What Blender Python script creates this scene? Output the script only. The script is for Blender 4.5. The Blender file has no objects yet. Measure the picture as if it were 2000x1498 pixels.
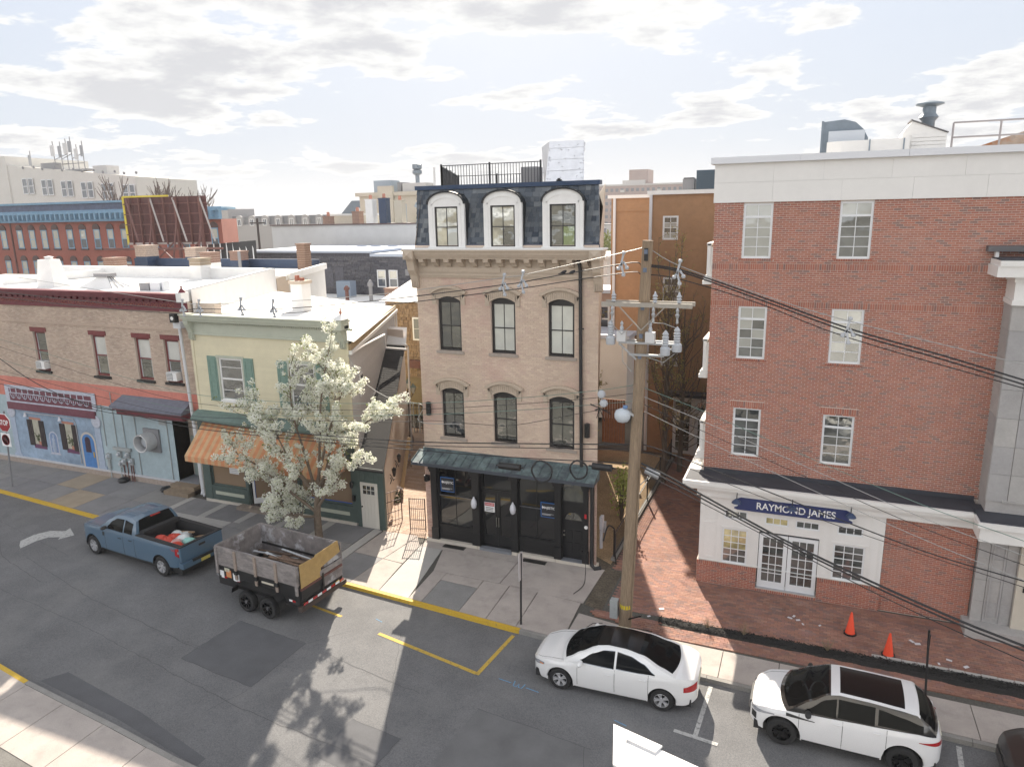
import bpy, bmesh, math, random
from mathutils import Vector, Matrix
R = math.radians
rnd = random.Random(11)
sc = bpy.context.scene
COL = sc.collection

# ------------------------------------------------------------------ camera
YAW, PITCH, ROLL, FPX = R(-22.5327), math.atan(332/1415), math.atan(.0194), 1415.
CAM = Vector((0, 0, 13.0))
_r0 = Vector((math.cos(YAW), -math.sin(YAW), 0)); _f0 = Vector((math.sin(YAW), math.cos(YAW), 0)); _z = Vector((0, 0, 1))
_f = _f0*math.cos(PITCH) - _z*math.sin(PITCH); _u = _f0*math.sin(PITCH) + _z*math.cos(PITCH)
_cx = _r0*math.cos(ROLL) - _u*math.sin(ROLL); _cy = _r0*math.sin(ROLL) + _u*math.cos(ROLL)
cd = bpy.data.cameras.new('camera'); cam = bpy.data.objects.new('camera', cd); COL.objects.link(cam)
cam.matrix_world = Matrix(((_cx.x, _cy.x, -_f.x, CAM.x), (_cx.y, _cy.y, -_f.y, CAM.y), (_cx.z, _cy.z, -_f.z, CAM.z), (0, 0, 0, 1)))
cd.sensor_width = 36; cd.lens = FPX/2000*36; cd.clip_start = .2; cd.clip_end = 9000
sc.camera = cam

# ------------------------------------------------------------------ sky, sun, exposure
SUN_AZ, SUN_EL = R(-22.4), R(31.3)
SUN_DIR = Vector((math.sin(SUN_AZ)*math.cos(SUN_EL), math.cos(SUN_AZ)*math.cos(SUN_EL), math.sin(SUN_EL)))
SKY_STRENGTH, SUN_STRENGTH, EXPOSURE = .13, 5.0, 1.28
SKY_OFF = (10.3, 2.2)
sc.view_settings.view_transform = 'Standard'; sc.view_settings.look = 'None'
sc.cycles.max_bounces = 6; sc.cycles.diffuse_bounces = 3; sc.cycles.glossy_bounces = 3; sc.cycles.volume_bounces = 0
sc.view_settings.gamma = 1; sc.view_settings.exposure = EXPOSURE
w = bpy.data.worlds.new('World'); sc.world = w; w.use_nodes = True
def world_nodes():
    nt = w.node_tree; N = nt.nodes; L = nt.links; N.clear()
    def nd(t, **k):
        n = N.new(t)
        for a, b in k.items(): setattr(n, a, b)
        return n
    def math_(op, a, b=None, c=None, clamp=False):
        n = nd('ShaderNodeMath', operation=op, use_clamp=clamp)
        for i, v in enumerate((a, b, c)):
            if v is None: continue
            if isinstance(v, (int, float)): n.inputs[i].default_value = v
            else: L.new(v, n.inputs[i])
        return n.outputs[0]
    out = nd('ShaderNodeOutputWorld'); bg = nd('ShaderNodeBackground'); L.new(bg.outputs[0], out.inputs[0])
    sky = nd('ShaderNodeTexSky', sky_type='NISHITA', sun_disc=False, sun_elevation=SUN_EL, sun_rotation=SUN_AZ)
    sky.air_density = 1.0; sky.dust_density = .6; sky.ozone_density = 1.5; sky.altitude = 20
    tc = nd('ShaderNodeTexCoord'); sep = nd('ShaderNodeSeparateXYZ'); L.new(tc.outputs['Generated'], sep.inputs[0])
    zz = math_('MAXIMUM', sep.outputs[2], 0.0)
    den = math_('ADD', zz, .17)
    px = math_('DIVIDE', sep.outputs[0], den); py = math_('DIVIDE', sep.outputs[1], den)
    def field(dx, dy):
        c = nd('ShaderNodeCombineXYZ'); L.new(math_('ADD', px, dx), c.inputs[0]); L.new(math_('ADD', py, dy), c.inputs[1]); L.new(math_('DIVIDE', math_('MULTIPLY', zz, 3.4), den), c.inputs[2])
        n1 = nd('ShaderNodeTexNoise'); n1.inputs['Scale'].default_value = 1.75; n1.inputs['Detail'].default_value = 10; n1.inputs['Roughness'].default_value = .6; n1.inputs['Distortion'].default_value = .0
        L.new(c.outputs[0], n1.inputs['Vector'])
        n2 = nd('ShaderNodeTexNoise'); n2.inputs['Scale'].default_value = .55; n2.inputs['Detail'].default_value = 3
        L.new(c.outputs[0], n2.inputs['Vector'])
        return math_('ADD', math_('MULTIPLY', n1.outputs[0], .72), math_('MULTIPLY', n2.outputs[0], .4))
    f0 = field(*SKY_OFF)
    def rng(v, a, b, lo=0., hi=1., smooth=True):
        n = nd('ShaderNodeMapRange'); n.interpolation_type = 'SMOOTHSTEP' if smooth else 'LINEAR'
        L.new(v, n.inputs[0]); n.inputs[1].default_value = a; n.inputs[2].default_value = b; n.inputs[3].default_value = lo; n.inputs[4].default_value = hi
        return n.outputs[0]
    def mix(a, b, fac):
        n = nd('ShaderNodeMix', data_type='RGBA')
        for s, v in ((6, a), (7, b)):
            if isinstance(v, tuple): n.inputs[s].default_value = v
            else: L.new(v, n.inputs[s])
        if isinstance(fac, (int, float)): n.inputs[0].default_value = fac
        else: L.new(fac, n.inputs[0])
        return n.outputs[2]
    mask = rng(f0, .548, .578)
    thick = rng(f0, .565, .66)
    # cumulus: thin rims scatter brightly; thick bodies grey towards the sun; unseen clouds behind the camera brightened to fill shaded fronts
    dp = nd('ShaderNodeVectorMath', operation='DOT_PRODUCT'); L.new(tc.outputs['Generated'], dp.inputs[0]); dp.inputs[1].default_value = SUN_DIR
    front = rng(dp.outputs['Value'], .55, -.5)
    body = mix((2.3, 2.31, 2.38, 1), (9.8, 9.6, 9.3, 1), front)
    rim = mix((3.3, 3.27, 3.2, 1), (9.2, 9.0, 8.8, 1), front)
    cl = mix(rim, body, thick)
    gap = nd('ShaderNodeMix', data_type='RGBA', blend_type='MULTIPLY'); gap.inputs[0].default_value = 1; L.new(sky.outputs[0], gap.inputs[6]); gap.inputs[7].default_value = (.8, .72, .68, 1)
    skyc = mix(gap.outputs[2], (2.2, 2.34, 2.6, 1), rng(zz, 0., .6, .96, .72))
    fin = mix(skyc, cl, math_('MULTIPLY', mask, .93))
    fin = mix(fin, (2.85, 2.85, 2.85, 1), rng(zz, 0., .10, .75, 0.))
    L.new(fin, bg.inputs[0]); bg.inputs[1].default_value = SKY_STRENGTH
world_nodes()
sl = bpy.data.lights.new('sun', 'SUN'); sl.energy = SUN_STRENGTH; sl.angle = R(.53); sl.color = (1, .90, .76)
so = bpy.data.objects.new('sun', sl); COL.objects.link(so); so.location = (-20, 60, 50)
so.rotation_euler = (-SUN_DIR).to_track_quat('-Z', 'Y').to_euler()

# ------------------------------------------------------------------ materials
MATS = {}
def M(name, c=(.5, .5, .5), rough=.75, metal=0., n=.0, ns=6., n2=0., ns2=.5, bump=0., bs=60., piece=None, pv=0., spec=.5, coat=0., stretch=None, emit=None, stain=None, transl=0.):
    """Procedural surface: base colour (or per-piece palette), two noise layers, fine relief."""
    if name in MATS: return MATS[name]
    m = bpy.data.materials.new(name); m.use_nodes = True; nt = m.node_tree; N = nt.nodes; L = nt.links
    b = N['Principled BSDF']; b.inputs['Roughness'].default_value = rough; b.inputs['Metallic'].default_value = metal
    b.inputs['Specular IOR Level'].default_value = spec
    if coat: b.inputs['Coat Weight'].default_value = coat; b.inputs['Coat Roughness'].default_value = .04
    geo = N.new('ShaderNodeNewGeometry'); pos = geo.outputs['Position']
    if stretch:
        mp = N.new('ShaderNodeMapping'); mp.inputs['Scale'].default_value = stretch; L.new(pos, mp.inputs[0]); pos = mp.outputs[0]
    def noise_(scale, detail=6, rg=.6):
        t = N.new('ShaderNodeTexNoise'); t.inputs['Scale'].default_value = scale; t.inputs['Detail'].default_value = detail; t.inputs['Roughness'].default_value = rg
        L.new(pos, t.inputs['Vector']); return t.outputs[0]
    def remap(v, a, b_, lo, hi):
        r = N.new('ShaderNodeMapRange'); L.new(v, r.inputs[0])
        for i, q in enumerate((a, b_, lo, hi)): r.inputs[i+1].default_value = q
        return r.outputs[0]
    def mixc(a, bb, fac, blend='MIX'):
        x = N.new('ShaderNodeMix'); x.data_type = 'RGBA'; x.blend_type = blend
        for s, v in ((6, a), (7, bb)):
            if isinstance(v, tuple): x.inputs[s].default_value = (*v, 1)[:4]
            else: L.new(v, x.inputs[s])
        if isinstance(fac, (int, float)): x.inputs[0].default_value = fac
        else: L.new(fac, x.inputs[0])
        return x.outputs[2]
    col = None
    if piece or pv:
        oi = N.new('ShaderNodeObjectInfo'); ad = N.new('ShaderNodeMath'); ad.operation = 'ADD'
        L.new(oi.outputs['Random'], ad.inputs[0]); L.new(geo.outputs['Random Per Island'], ad.inputs[1])
        fr = N.new('ShaderNodeMath'); fr.operation = 'FRACT'; L.new(ad.outputs[0], fr.inputs[0]); rv = fr.outputs[0]
        if piece:
            cr = N.new('ShaderNodeValToRGB'); cr.color_ramp.interpolation = 'LINEAR'
            e = cr.color_ramp.elements
            while len(e) < len(piece): e.new(.5)
            for i, q in enumerate(piece): e[i].position = i/(len(piece)-1); e[i].color = (*q, 1)
            L.new(rv, cr.inputs[0]); col = cr.outputs[0]
        if pv: 
            g = remap(rv, 0, 1, 1-pv, 1+pv); cb = N.new('ShaderNodeCombineColor')
            for i in range(3): L.new(g, cb.inputs[i])
            col = mixc(col if col is not None else c, cb.outputs[0], 1., 'MULTIPLY')
    if col is None: col = c
    for amt, s in ((n, ns), (n2, ns2)):
        if amt:
            g = remap(noise_(s), .3, .7, 1-amt, 1+amt); cb = N.new('ShaderNodeCombineColor')
            for i in range(3): L.new(g, cb.inputs[i])
            col = mixc(col, cb.outputs[0], 1., 'MULTIPLY')
    if stain:
        col = mixc(col, stain[0], remap(noise_(stain[1], 8, .65), stain[2], stain[3], 0, stain[4] if len(stain) > 4 else 1.))
    if isinstance(col, tuple): b.inputs['Base Color'].default_value = (*col, 1)[:4]
    else: L.new(col, b.inputs['Base Color'])
    if bump:
        bp = N.new('ShaderNodeBump'); bp.inputs['Strength'].default_value = bump; bp.inputs['Distance'].default_value = .02
        L.new(noise_(bs, 4), bp.inputs['Height']); L.new(bp.outputs[0], b.inputs['Normal'])
    if emit: b.inputs['Emission Color'].default_value = (*emit[0], 1); b.inputs['Emission Strength'].default_value = emit[1]
    if transl:
        out = [x for x in N if x.type == 'OUTPUT_MATERIAL'][0]; tb_ = N.new('ShaderNodeBsdfTranslucent'); mx = N.new('ShaderNodeMixShader'); mx.inputs[0].default_value = transl
        if isinstance(col, tuple): tb_.inputs[0].default_value = (*col, 1)[:4]
        else: L.new(col, tb_.inputs[0])
        L.new(b.outputs[0], mx.inputs[1]); L.new(tb_.outputs[0], mx.inputs[2]); L.new(mx.outputs[0], out.inputs[0])
    MATS[name] = m; return m

def GLASS(name, c, refl=.35, wob=.05, ws=1.2, var=0., vs=.8, tint=.93):
    """Window glass: dark or curtained interior, or painted sky, under a slightly wavy mirror-like pane."""
    if name in MATS: return MATS[name]
    m = bpy.data.materials.new(name); m.use_nodes = True; nt = m.node_tree; N = nt.nodes; L = nt.links
    b = N['Principled BSDF']; b.inputs['Roughness'].default_value = .6
    b.inputs['Base Color'].default_value = (*c, 1); b.inputs['Specular IOR Level'].default_value = 0
    out = [x for x in N if x.type == 'OUTPUT_MATERIAL'][0]
    geo = N.new('ShaderNodeNewGeometry')
    if var:
        t = N.new('ShaderNodeTexNoise'); t.inputs['Scale'].default_value = vs; t.inputs['Detail'].default_value = 3; L.new(geo.outputs['Position'], t.inputs[0])
        r = N.new('ShaderNodeMapRange'); r.inputs[1].default_value = .35; r.inputs[2].default_value = .65; r.inputs[3].default_value = 1-var; r.inputs[4].default_value = 1+var; L.new(t.outputs[0], r.inputs[0])
        x = N.new('ShaderNodeMix'); x.data_type = 'RGBA'; x.blend_type = 'MULTIPLY'; x.inputs[0].default_value = 1; x.inputs[6].default_value = (*c, 1)
        cb = N.new('ShaderNodeCombineColor')
        for i in range(3): L.new(r.outputs[0], cb.inputs[i])
        L.new(cb.outputs[0], x.inputs[7]); L.new(x.outputs[2], b.inputs['Base Color'])
    gl = N.new('ShaderNodeBsdfGlossy'); gl.inputs['Roughness'].default_value = .02; gl.inputs['Color'].default_value = (tint*.99, tint*1.02, tint*1.02, 1)
    t2 = N.new('ShaderNodeTexNoise'); t2.inputs['Scale'].default_value = ws; t2.inputs['Detail'].default_value = 1.5; L.new(geo.outputs['Position'], t2.inputs[0])
    bp = N.new('ShaderNodeBump'); bp.inputs['Strength'].default_value = wob; bp.inputs['Distance'].default_value = .3; L.new(t2.outputs[0], bp.inputs['Height']); L.new(bp.outputs[0], gl.inputs['Normal'])
    fr = N.new('ShaderNodeFresnel'); fr.inputs[0].default_value = 1.5
    ad = N.new('ShaderNodeMath'); ad.operation = 'ADD'; ad.use_clamp = True; ad.inputs[1].default_value = refl-.04; L.new(fr.outputs[0], ad.inputs[0])
    mx = N.new('ShaderNodeMixShader'); L.new(ad.outputs[0], mx.inputs[0]); L.new(b.outputs[0], mx.inputs[1]); L.new(gl.outputs[0], mx.inputs[2]); L.new(mx.outputs[0], out.inputs[0])
    MATS[name] = m; return m

# ------------------------------------------------------------------ mesh helpers
WM = {}
class MB:
    def __init__(s): s.v = []; s.f = []
    def add(s, vs, fs):
        o = len(s.v); s.v += [tuple(q) for q in vs]; s.f += [tuple(i+o for i in f) for f in fs]; return s
    def box(s, x0, y0, z0, x1, y1, z1):
        return s.add([(x0,y0,z0),(x1,y0,z0),(x1,y1,z0),(x0,y1,z0),(x0,y0,z1),(x1,y0,z1),(x1,y1,z1),(x0,y1,z1)],
                     [(0,3,2,1),(4,5,6,7),(0,1,5,4),(1,2,6,5),(2,3,7,6),(3,0,4,7)])
    def obox(s, c, ax, ay, az):
        c, ax, ay, az = Vector(c), Vector(ax), Vector(ay), Vector(az)
        vs = [c+i*ax+j*ay+k*az for k in (-1, 1) for i, j in ((-1,-1),(1,-1),(1,1),(-1,1))]
        return s.add(vs, [(0,3,2,1),(4,5,6,7),(0,1,5,4),(1,2,6,5),(2,3,7,6),(3,0,4,7)])
    def bar(s, a, b, w, h=None, up=(0, 0, 1)):
        a, b = Vector(a), Vector(b); d = b-a; l = d.length; d.normalize(); h = h or w
        up = Vector(up)
        if abs(d.dot(up)) > .98: up = Vector((0, 1, 0))
        sx = d.cross(up).normalized(); sy = sx.cross(d)
        return s.obox((a+b)/2, sx*w/2, sy*h/2, d*l/2)
    def prism(s, pts, off):
        """closed polygon of 3-D points extruded by off"""
        n = len(pts); off = Vector(off); a = [Vector(p) for p in pts]
        return s.add(a+[p+off for p in a], [tuple(range(n))[::-1], tuple(range(n, 2*n))]+[(i, (i+1) % n, n+(i+1) % n, n+i) for i in range(n)])
    def poly(s, pts): return s.add(pts, [tuple(range(len(pts)))])
    def tube(s, pts, r, n=6, cap=True):
        P = [Vector(p) for p in pts]; k = len(P); rr = r if isinstance(r, (list, tuple)) else [r]*k
        vs = []; prev = None
        for i, p in enumerate(P):
            d = (P[min(i+1, k-1)]-P[max(i-1, 0)]).normalized()
            if prev is None: sx = d.cross(Vector((0, 0, 1)) if abs(d.z) < .9 else Vector((0, 1, 0))).normalized()
            else: sx = (prev-d*prev.dot(d)).normalized()
            prev = sx; sy = d.cross(sx)
            vs += [p+(sx*math.cos(2*math.pi*j/n)+sy*math.sin(2*math.pi*j/n))*rr[i] for j in range(n)]
        fs = [(i*n+j, i*n+(j+1) % n, (i+1)*n+(j+1) % n, (i+1)*n+j) for i in range(k-1) for j in range(n)]
        if cap: fs += [tuple(range(n))[::-1], tuple(range((k-1)*n, k*n))]
        return s.add(vs, fs)
    def lathe(s, prof, c, axis=(0, 0, 1), n=16, caps=True):
        ax = Vector(axis).normalized(); sx = ax.cross(Vector((0, 0, 1)) if abs(ax.z) < .9 else Vector((1, 0, 0))).normalized(); sy = ax.cross(sx); c = Vector(c)
        vs = [c+ax*h+(sx*math.cos(2*math.pi*j/n)+sy*math.sin(2*math.pi*j/n))*q for q, h in prof for j in range(n)]
        k = len(prof)
        fs = [(i*n+j, i*n+(j+1) % n, (i+1)*n+(j+1) % n, (i+1)*n+j) for i in range(k-1) for j in range(n)]
        if caps: fs += [tuple(range(n))[::-1], tuple(range((k-1)*n, k*n))]
        return s.add(vs, fs)
    def grid(s, rows):
        m = len(rows[0]); vs = [q for r in rows for q in r]
        return s.add(vs, [(i*m+j, i*m+j+1, (i+1)*m+j+1, (i+1)*m+j) for i in range(len(rows)-1) for j in range(m-1)])
    def face(s, x0, x1, z0, z1, y, holes, rev):
        """wall face at y (seen from -y) with rectangular holes (x0,x1,z0,z1) and reveals going back rev"""
        xs = sorted({x0, x1, *[q for h in holes for q in h[:2] if x0 < q < x1]}); zs = sorted({z0, z1, *[q for h in holes for q in h[2:4] if z0 < q < z1]})
        inh = lambda x, z: any(h[0] < x < h[1] and h[2] < z < h[3] for h in holes)
        S = {}
        for i in range(len(xs)-1):
            for j in range(len(zs)-1):
                S[i, j] = not inh((xs[i]+xs[i+1])/2, (zs[j]+zs[j+1])/2)
        for (i, j), q in S.items():
            a, b, c, d = xs[i], xs[i+1], zs[j], zs[j+1]
            if q: s.poly([(a, y, c), (b, y, c), (b, y, d), (a, y, d)])
            else:
                if S.get((i-1, j), True): s.poly([(a, y, c), (a, y, d), (a, y+rev, d), (a, y+rev, c)])
                if S.get((i+1, j), True): s.poly([(b, y, c), (b, y+rev, c), (b, y+rev, d), (b, y, d)])
                if S.get((i, j-1), True): s.poly([(a, y, c), (a, y+rev, c), (b, y+rev, c), (b, y, c)])
                if S.get((i, j+1), True): s.poly([(a, y, d), (b, y, d), (b, y+rev, d), (a, y+rev, d)])
        return s
    def build(s, name, mat, parent=None, smooth=False, local=False, kind=None, label=None, cat=None, group=None, recalc=True):
        vs = s.v; loc = None
        if parent is not None and not local:
            inv = WM[parent.name].inverted(); vs = [inv @ Vector(q) for q in vs]
        elif parent is None and kind is None:
            xs, ys, zs = zip(*vs); loc = Vector(((min(xs)+max(xs))/2, (min(ys)+max(ys))/2, min(zs))); vs = [Vector(q)-loc for q in vs]
        me = bpy.data.meshes.new(name); me.from_pydata([tuple(q) for q in vs], [], s.f); 
        if recalc:
            bm = bmesh.new(); bm.from_mesh(me); bmesh.ops.recalc_face_normals(bm, faces=bm.faces); bm.to_mesh(me); bm.free()
        if mat: me.materials.append(mat)
        if smooth:
            me.polygons.foreach_set('use_smooth', [True]*len(me.polygons)); me.set_sharp_from_angle(angle=R(smooth if smooth is not True else 40))
        o = bpy.data.objects.new(name, me); COL.objects.link(o)
        if parent is not None: o.parent = parent; WM[o.name] = WM[parent.name]
        else: WM[o.name] = Matrix.Translation(loc) if loc is not None else Matrix.Identity(4)
        if loc is not None: o.location = loc
        if kind: o['kind'] = kind
        if label: o['label'] = label
        if cat: o['category'] = cat
        if group: o['group'] = group
        return o
def thing(name, label, cat, loc=(0, 0, 0), rz=0., group=None):
    o = bpy.data.objects.new(name, None); COL.objects.link(o); o.location = loc; o.rotation_euler = (0, 0, rz); o.empty_display_size = .3
    WM[o.name] = Matrix.Translation(loc) @ Matrix.Rotation(rz, 4, 'Z')
    o['label'] = label; o['category'] = cat
    if group: o['group'] = group
    return o
def bxs(name, mat, parent, *bb, **k):
    m = MB()
    for q in bb: m.box(*q)
    return m.build(name, mat, parent, **k)
_pc = {}
def pieces(parent, name, boxes, mat, limit=300, stuffname=None):
    """boxes (x0,y0,z0,x1,y1,z1): the ones nearest the camera become objects sharing meshes, the rest one joined part"""
    def d(b): return ((b[0]+b[3])/2-CAM.x)**2+((b[1]+b[4])/2-CAM.y)**2+((b[2]+b[5])/2-CAM.z)**2
    boxes = sorted(boxes, key=d); inv = WM[parent.name].inverted()
    for b in boxes[:limit]:
        k = (name, mat.name, round(b[3]-b[0], 3), round(b[4]-b[1], 3), round(b[5]-b[2], 3))
        if k not in _pc:
            hx, hy, hz = k[2]/2, k[3]/2, k[4]/2; q = MB().box(-hx, -hy, -hz, hx, hy, hz)
            me = bpy.data.meshes.new(name); me.from_pydata(q.v, [], q.f); me.materials.append(mat); _pc[k] = me
        o = bpy.data.objects.new(name, _pc[k]); COL.objects.link(o); o.parent = parent
        o.location = inv @ Vector(((b[0]+b[3])/2, (b[1]+b[4])/2, (b[2]+b[5])/2)); o.rotation_euler = (0, 0, -WM[parent.name].to_euler().z)
    if len(boxes) > limit:
        m = MB()
        for b in boxes[limit:]: m.box(*b)
        return m.build(stuffname or name+'work', mat, parent, kind='stuff', recalc=False)
def bricks(x0, x1, z0, z1, y, holes, L=.203, hc=.0677, j=.01, proud=.008, jit=0.):
    out = []; n = int(round((z1-z0)/hc)); hc = (z1-z0)/n
    for r in range(n):
        za, zb = z0+r*hc+j/2, z0+(r+1)*hc-j/2; zm = (za+zb)/2
        iv = [(x0, x1)]
        for h in holes:
            if h[2] < zm < h[3]:
                nv = []
                for a, b in iv:
                    if h[1] <= a or h[0] >= b: nv.append((a, b)); continue
                    if a < h[0]: nv.append((a, h[0]))
                    if h[1] < b: nv.append((h[1], b))
                iv = nv
        off = (r % 2)*L/2
        for a, b in iv:
            k = math.floor((a-x0-off)/L)
            while True:
                p, q = x0+off+k*L+j/2, x0+off+(k+1)*L-j/2; k += 1
                if p >= b: break
                p, q = max(p, a), min(q, b)
                if q-p > .012:
                    e = rnd.uniform(-jit, jit); out.append((round(p, 3), y-proud+e, za, round(q, 3), y+.02, zb))
    return out
def soldiers(x0, x1, z0, z1, y, w=.0677, j=.01, proud=.008):
    n = int((x1-x0)/w); w = (x1-x0)/n
    return [(x0+i*w+j/2, y-proud, z0+j/2, x0+(i+1)*w-j/2, y+.02, z1-j/2) for i in range(n)]
def text(body, size, loc, mat, parent, name='lettering', align='CENTER', sx=1., rz=0., flat=False, ext=.004, label=None, local=False, shear=0., bold=0.):
    cu = bpy.data.curves.new(name, 'FONT'); cu.body = body; cu.size = size; cu.align_x = align; cu.align_y = 'CENTER'; cu.extrude = ext; cu.shear = shear; cu.offset = bold
    tmp = bpy.data.objects.new('tmp', cu); COL.objects.link(tmp)
    me = bpy.data.meshes.new_from_object(tmp.evaluated_get(bpy.context.evaluated_depsgraph_get()))
    COL.objects.unlink(tmp); bpy.data.objects.remove(tmp)
    rot = Matrix.Rotation(rz, 4, 'Z') @ (Matrix.Identity(4) if flat else Matrix.Rotation(R(90), 4, 'X'))
    mt = Matrix.Translation(loc) @ rot @ Matrix.Diagonal((sx, 1, 1, 1))
    if parent is not None and not local: mt = WM[parent.name].inverted() @ mt
    me.transform(mt); me.materials.clear(); me.materials.append(mat); me.name = name
    o = bpy.data.objects.new(name, me); COL.objects.link(o); o.parent = parent; WM[o.name] = WM[parent.name]
    return o
def window(parent, x0, x1, z0, z1, y, frame, panes, fw=.06, cols=2, rows=2, mw=.022, rec=.08, name='window', split=None, sill=None, sillmat=None, depth=.06, rails=(), glass_off=.03):
    """framed window set rec behind the wall plane y; panes are sub-parts.  split: list of (za,zb,cols,rows) sashes"""
    yf = y+rec; f = MB()
    f.box(x0, yf, z0, x0+fw, yf+depth, z1); f.box(x1-fw, yf, z0, x1, yf+depth, z1)
    f.box(x0+fw, yf, z1-fw, x1-fw, yf+depth, z1); f.box(x0+fw, yf, z0, x1-fw, yf+depth, z0+fw)
    xa, xb, za, zb = x0+fw, x1-fw, z0+fw, z1-fw; cells = []
    sp = split or [(za, zb, cols, rows)]
    for i, (a, b, c, r) in enumerate(sp):
        if i: f.box(xa, yf-.004, sp[i-1][1], xb, yf+depth-.01, a)
        cw = (xb-xa)/c; rh = (b-a)/r
        for k in range(1, c): f.box(xa+k*cw-mw/2, yf+.012, a, xa+k*cw+mw/2, yf+depth-.012, b)
        for k in range(1, r): f.box(xa, yf+.014, a+k*rh-mw/2, xb, yf+depth-.014, a+k*rh+mw/2)
        for p in range(c):
            for q in range(r): cells.append((xa+p*cw, xa+(p+1)*cw, a+q*rh, a+(q+1)*rh))
    wo = f.build(name, frame, parent)
    for i, (a, b, c, d) in enumerate(cells):
        MB().poly([(a, yf+glass_off, c), (b, yf+glass_off, c), (b, yf+glass_off, d), (a, yf+glass_off, d)]).build('pane', panes[i % len(panes)] if isinstance(panes, (list, tuple)) else panes, wo, recalc=False)
    if sill: MB().box(x0-sill, y-.06, z0-.1, x1+sill, y+rec+.02, z0-.001).build('sill', sillmat or frame, wo)
    return wo
# ------------------------------------------------------------------ ground, road, pavements
RD = -.12                                   # road level; pavement top is z = 0
asphalt = M('asphalt', (.145, .145, .149), .92, n=.34, ns=38, n2=.13, ns2=.7, bump=.5, bs=140, stain=((.2, .195, .187), .35, .5, .75, .6))
asphalt_dark = M('asphalt_patch', (.105, .106, .113), .93, n=.3, ns=60, n2=.12, ns2=1.2, bump=.5, bs=150)
asphalt_lot = M('asphalt_lot', (.14, .135, .125), .93, n=.25, ns=30, n2=.2, ns2=.8, bump=.6, bs=60)
concrete = M('concrete', (.40, .355, .325), .9, n=.14, ns=40, n2=.12, ns2=1.1, bump=.25, bs=120, stain=((.29, .26, .24), 1.6, .52, .7, .7))
slate = M('slate_slab', rough=.85, piece=[(.19, .188, .195), (.23, .225, .225), (.205, .203, .21), (.245, .235, .225), (.21, .208, .214)], n=.1, ns=30, n2=.12, ns2=1.3, bump=.25, bs=100)
tanslab = M('tan_slab', (.33, .27, .2), .9, n=.12, ns=30, n2=.12, ns2=1.2, bump=.25, bs=100)
pale = M('pale_concrete', (.40, .385, .365), .88, n=.07, ns=40, n2=.08, ns2=1.0, bump=.2, bs=120)
rough_c = M('rough_concrete', (.24, .235, .23), .95, n=.3, ns=35, n2=.12, ns2=1.5, bump=.7, bs=60)
kerbc = M('kerb_concrete', (.26, .25, .235), .9, n=.15, ns=30, n2=.15, ns2=1.5, bump=.3, bs=80)
yellowp = M('yellow_kerb_paint', (.56, .36, .035), .7, n=.12, ns=25, stain=((.22, .19, .13), 5, .6, .72, .8), bump=.2, bs=60)
yline = M('yellow_road_paint', (.50, .34, .06), .8, n=.2, ns=40, stain=((.12, .11, .10), 9, .55, .68, .8))
wline = M('white_road_paint', (.42, .42, .41), .8, n=.2, ns=40, stain=((.12, .12, .12), 9, .52, .66, .85))
bluep = M('blue_spray_paint', (.12, .28, .45), .8, n=.25, ns=30)
soil = M('garden_soil', (.10, .082, .06), .98, n=.45, ns=14, n2=.25, ns2=2, bump=1., bs=30)
drygrass = M('dry_leaf_litter', (.34, .24, .14), .98, n=.5, ns=18, n2=.2, ns2=1.5, bump=1., bs=30)
mulchm = M('black_mulch', (.022, .021, .02), .98, n=.6, ns=30, bump=1., bs=60)
earth = M('far_ground', (.16, .15, .13), .95, n=.3, ns=.05, n2=.3, ns2=.01)
PA = [(-80, 25.4), (-36.8, 21.66), (-29.6, 21.03), (-15.3, 19.82), (-7.95, 19.2), (-1.28, 18.78), (4.5, 18.55), (14, 18.3), (60, 17.2)]   # far kerb
NA = [(-80, 18.5), (-22.5, 12.2), (-20.3, 11.8), (-16.2, 11.35), (-13.9, 11.05), (0, 9.9), (60, 6)]                                     # near kerb
def lerp_line(P, x):
    for (a, b), (c, d) in zip(P, P[1:]):
        if x <= c: return b+(d-b)*(x-a)/(c-a)
    return P[-1][1]
kY = lambda x: lerp_line(PA, x)
nY = lambda x: lerp_line(NA, x)
MB().poly([(-3500, -1500, -.3), (3500, -1500, -.3), (3500, 6000, -.3), (-3500, 6000, -.3)]).build('ground', earth, kind='structure', recalc=False)
MB().poly([(x, nY(x)-.02, RD) for x, _ in NA]+[(x, kY(x)+.02, RD) for x, _ in reversed(PA)]).build('road', asphalt, kind='structure', recalc=False)
def sheet(name, mat, pts, z, kind='structure'):
    return MB().poly([(x, y, z) for x, y in pts]).build(name, mat, kind=kind)
sheet('road_patch', asphalt_dark, [(-16.93, 16.66), (-14.02, 16.34), (-14.12, 13.99), (-17.16, 14.34)], RD+.004)
sheet('road_patch', asphalt_dark, [(-10.6, 13.9), (-9.0, 13.7), (-9.1, 12.2), (-10.7, 12.4)], RD+.004)
sheet('road_patch', M('asphalt_patch_b', (.145, .145, .148), .93, n=.3, ns=60, n2=.15, ns2=1.2, bump=.5, bs=150), [(-7.6, 15.5), (-4.3, 15.1), (-3.6, 11.2), (-8, 11.6)], RD+.004)
sheet('road_patch', asphalt_dark, [(-20.2, 12.0), (-16.6, 11.62), (-13.2, 11.05), (-13.2, 11.35), (-16.2, 12.05), (-19.8, 12.6)], RD+.004)
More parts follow.
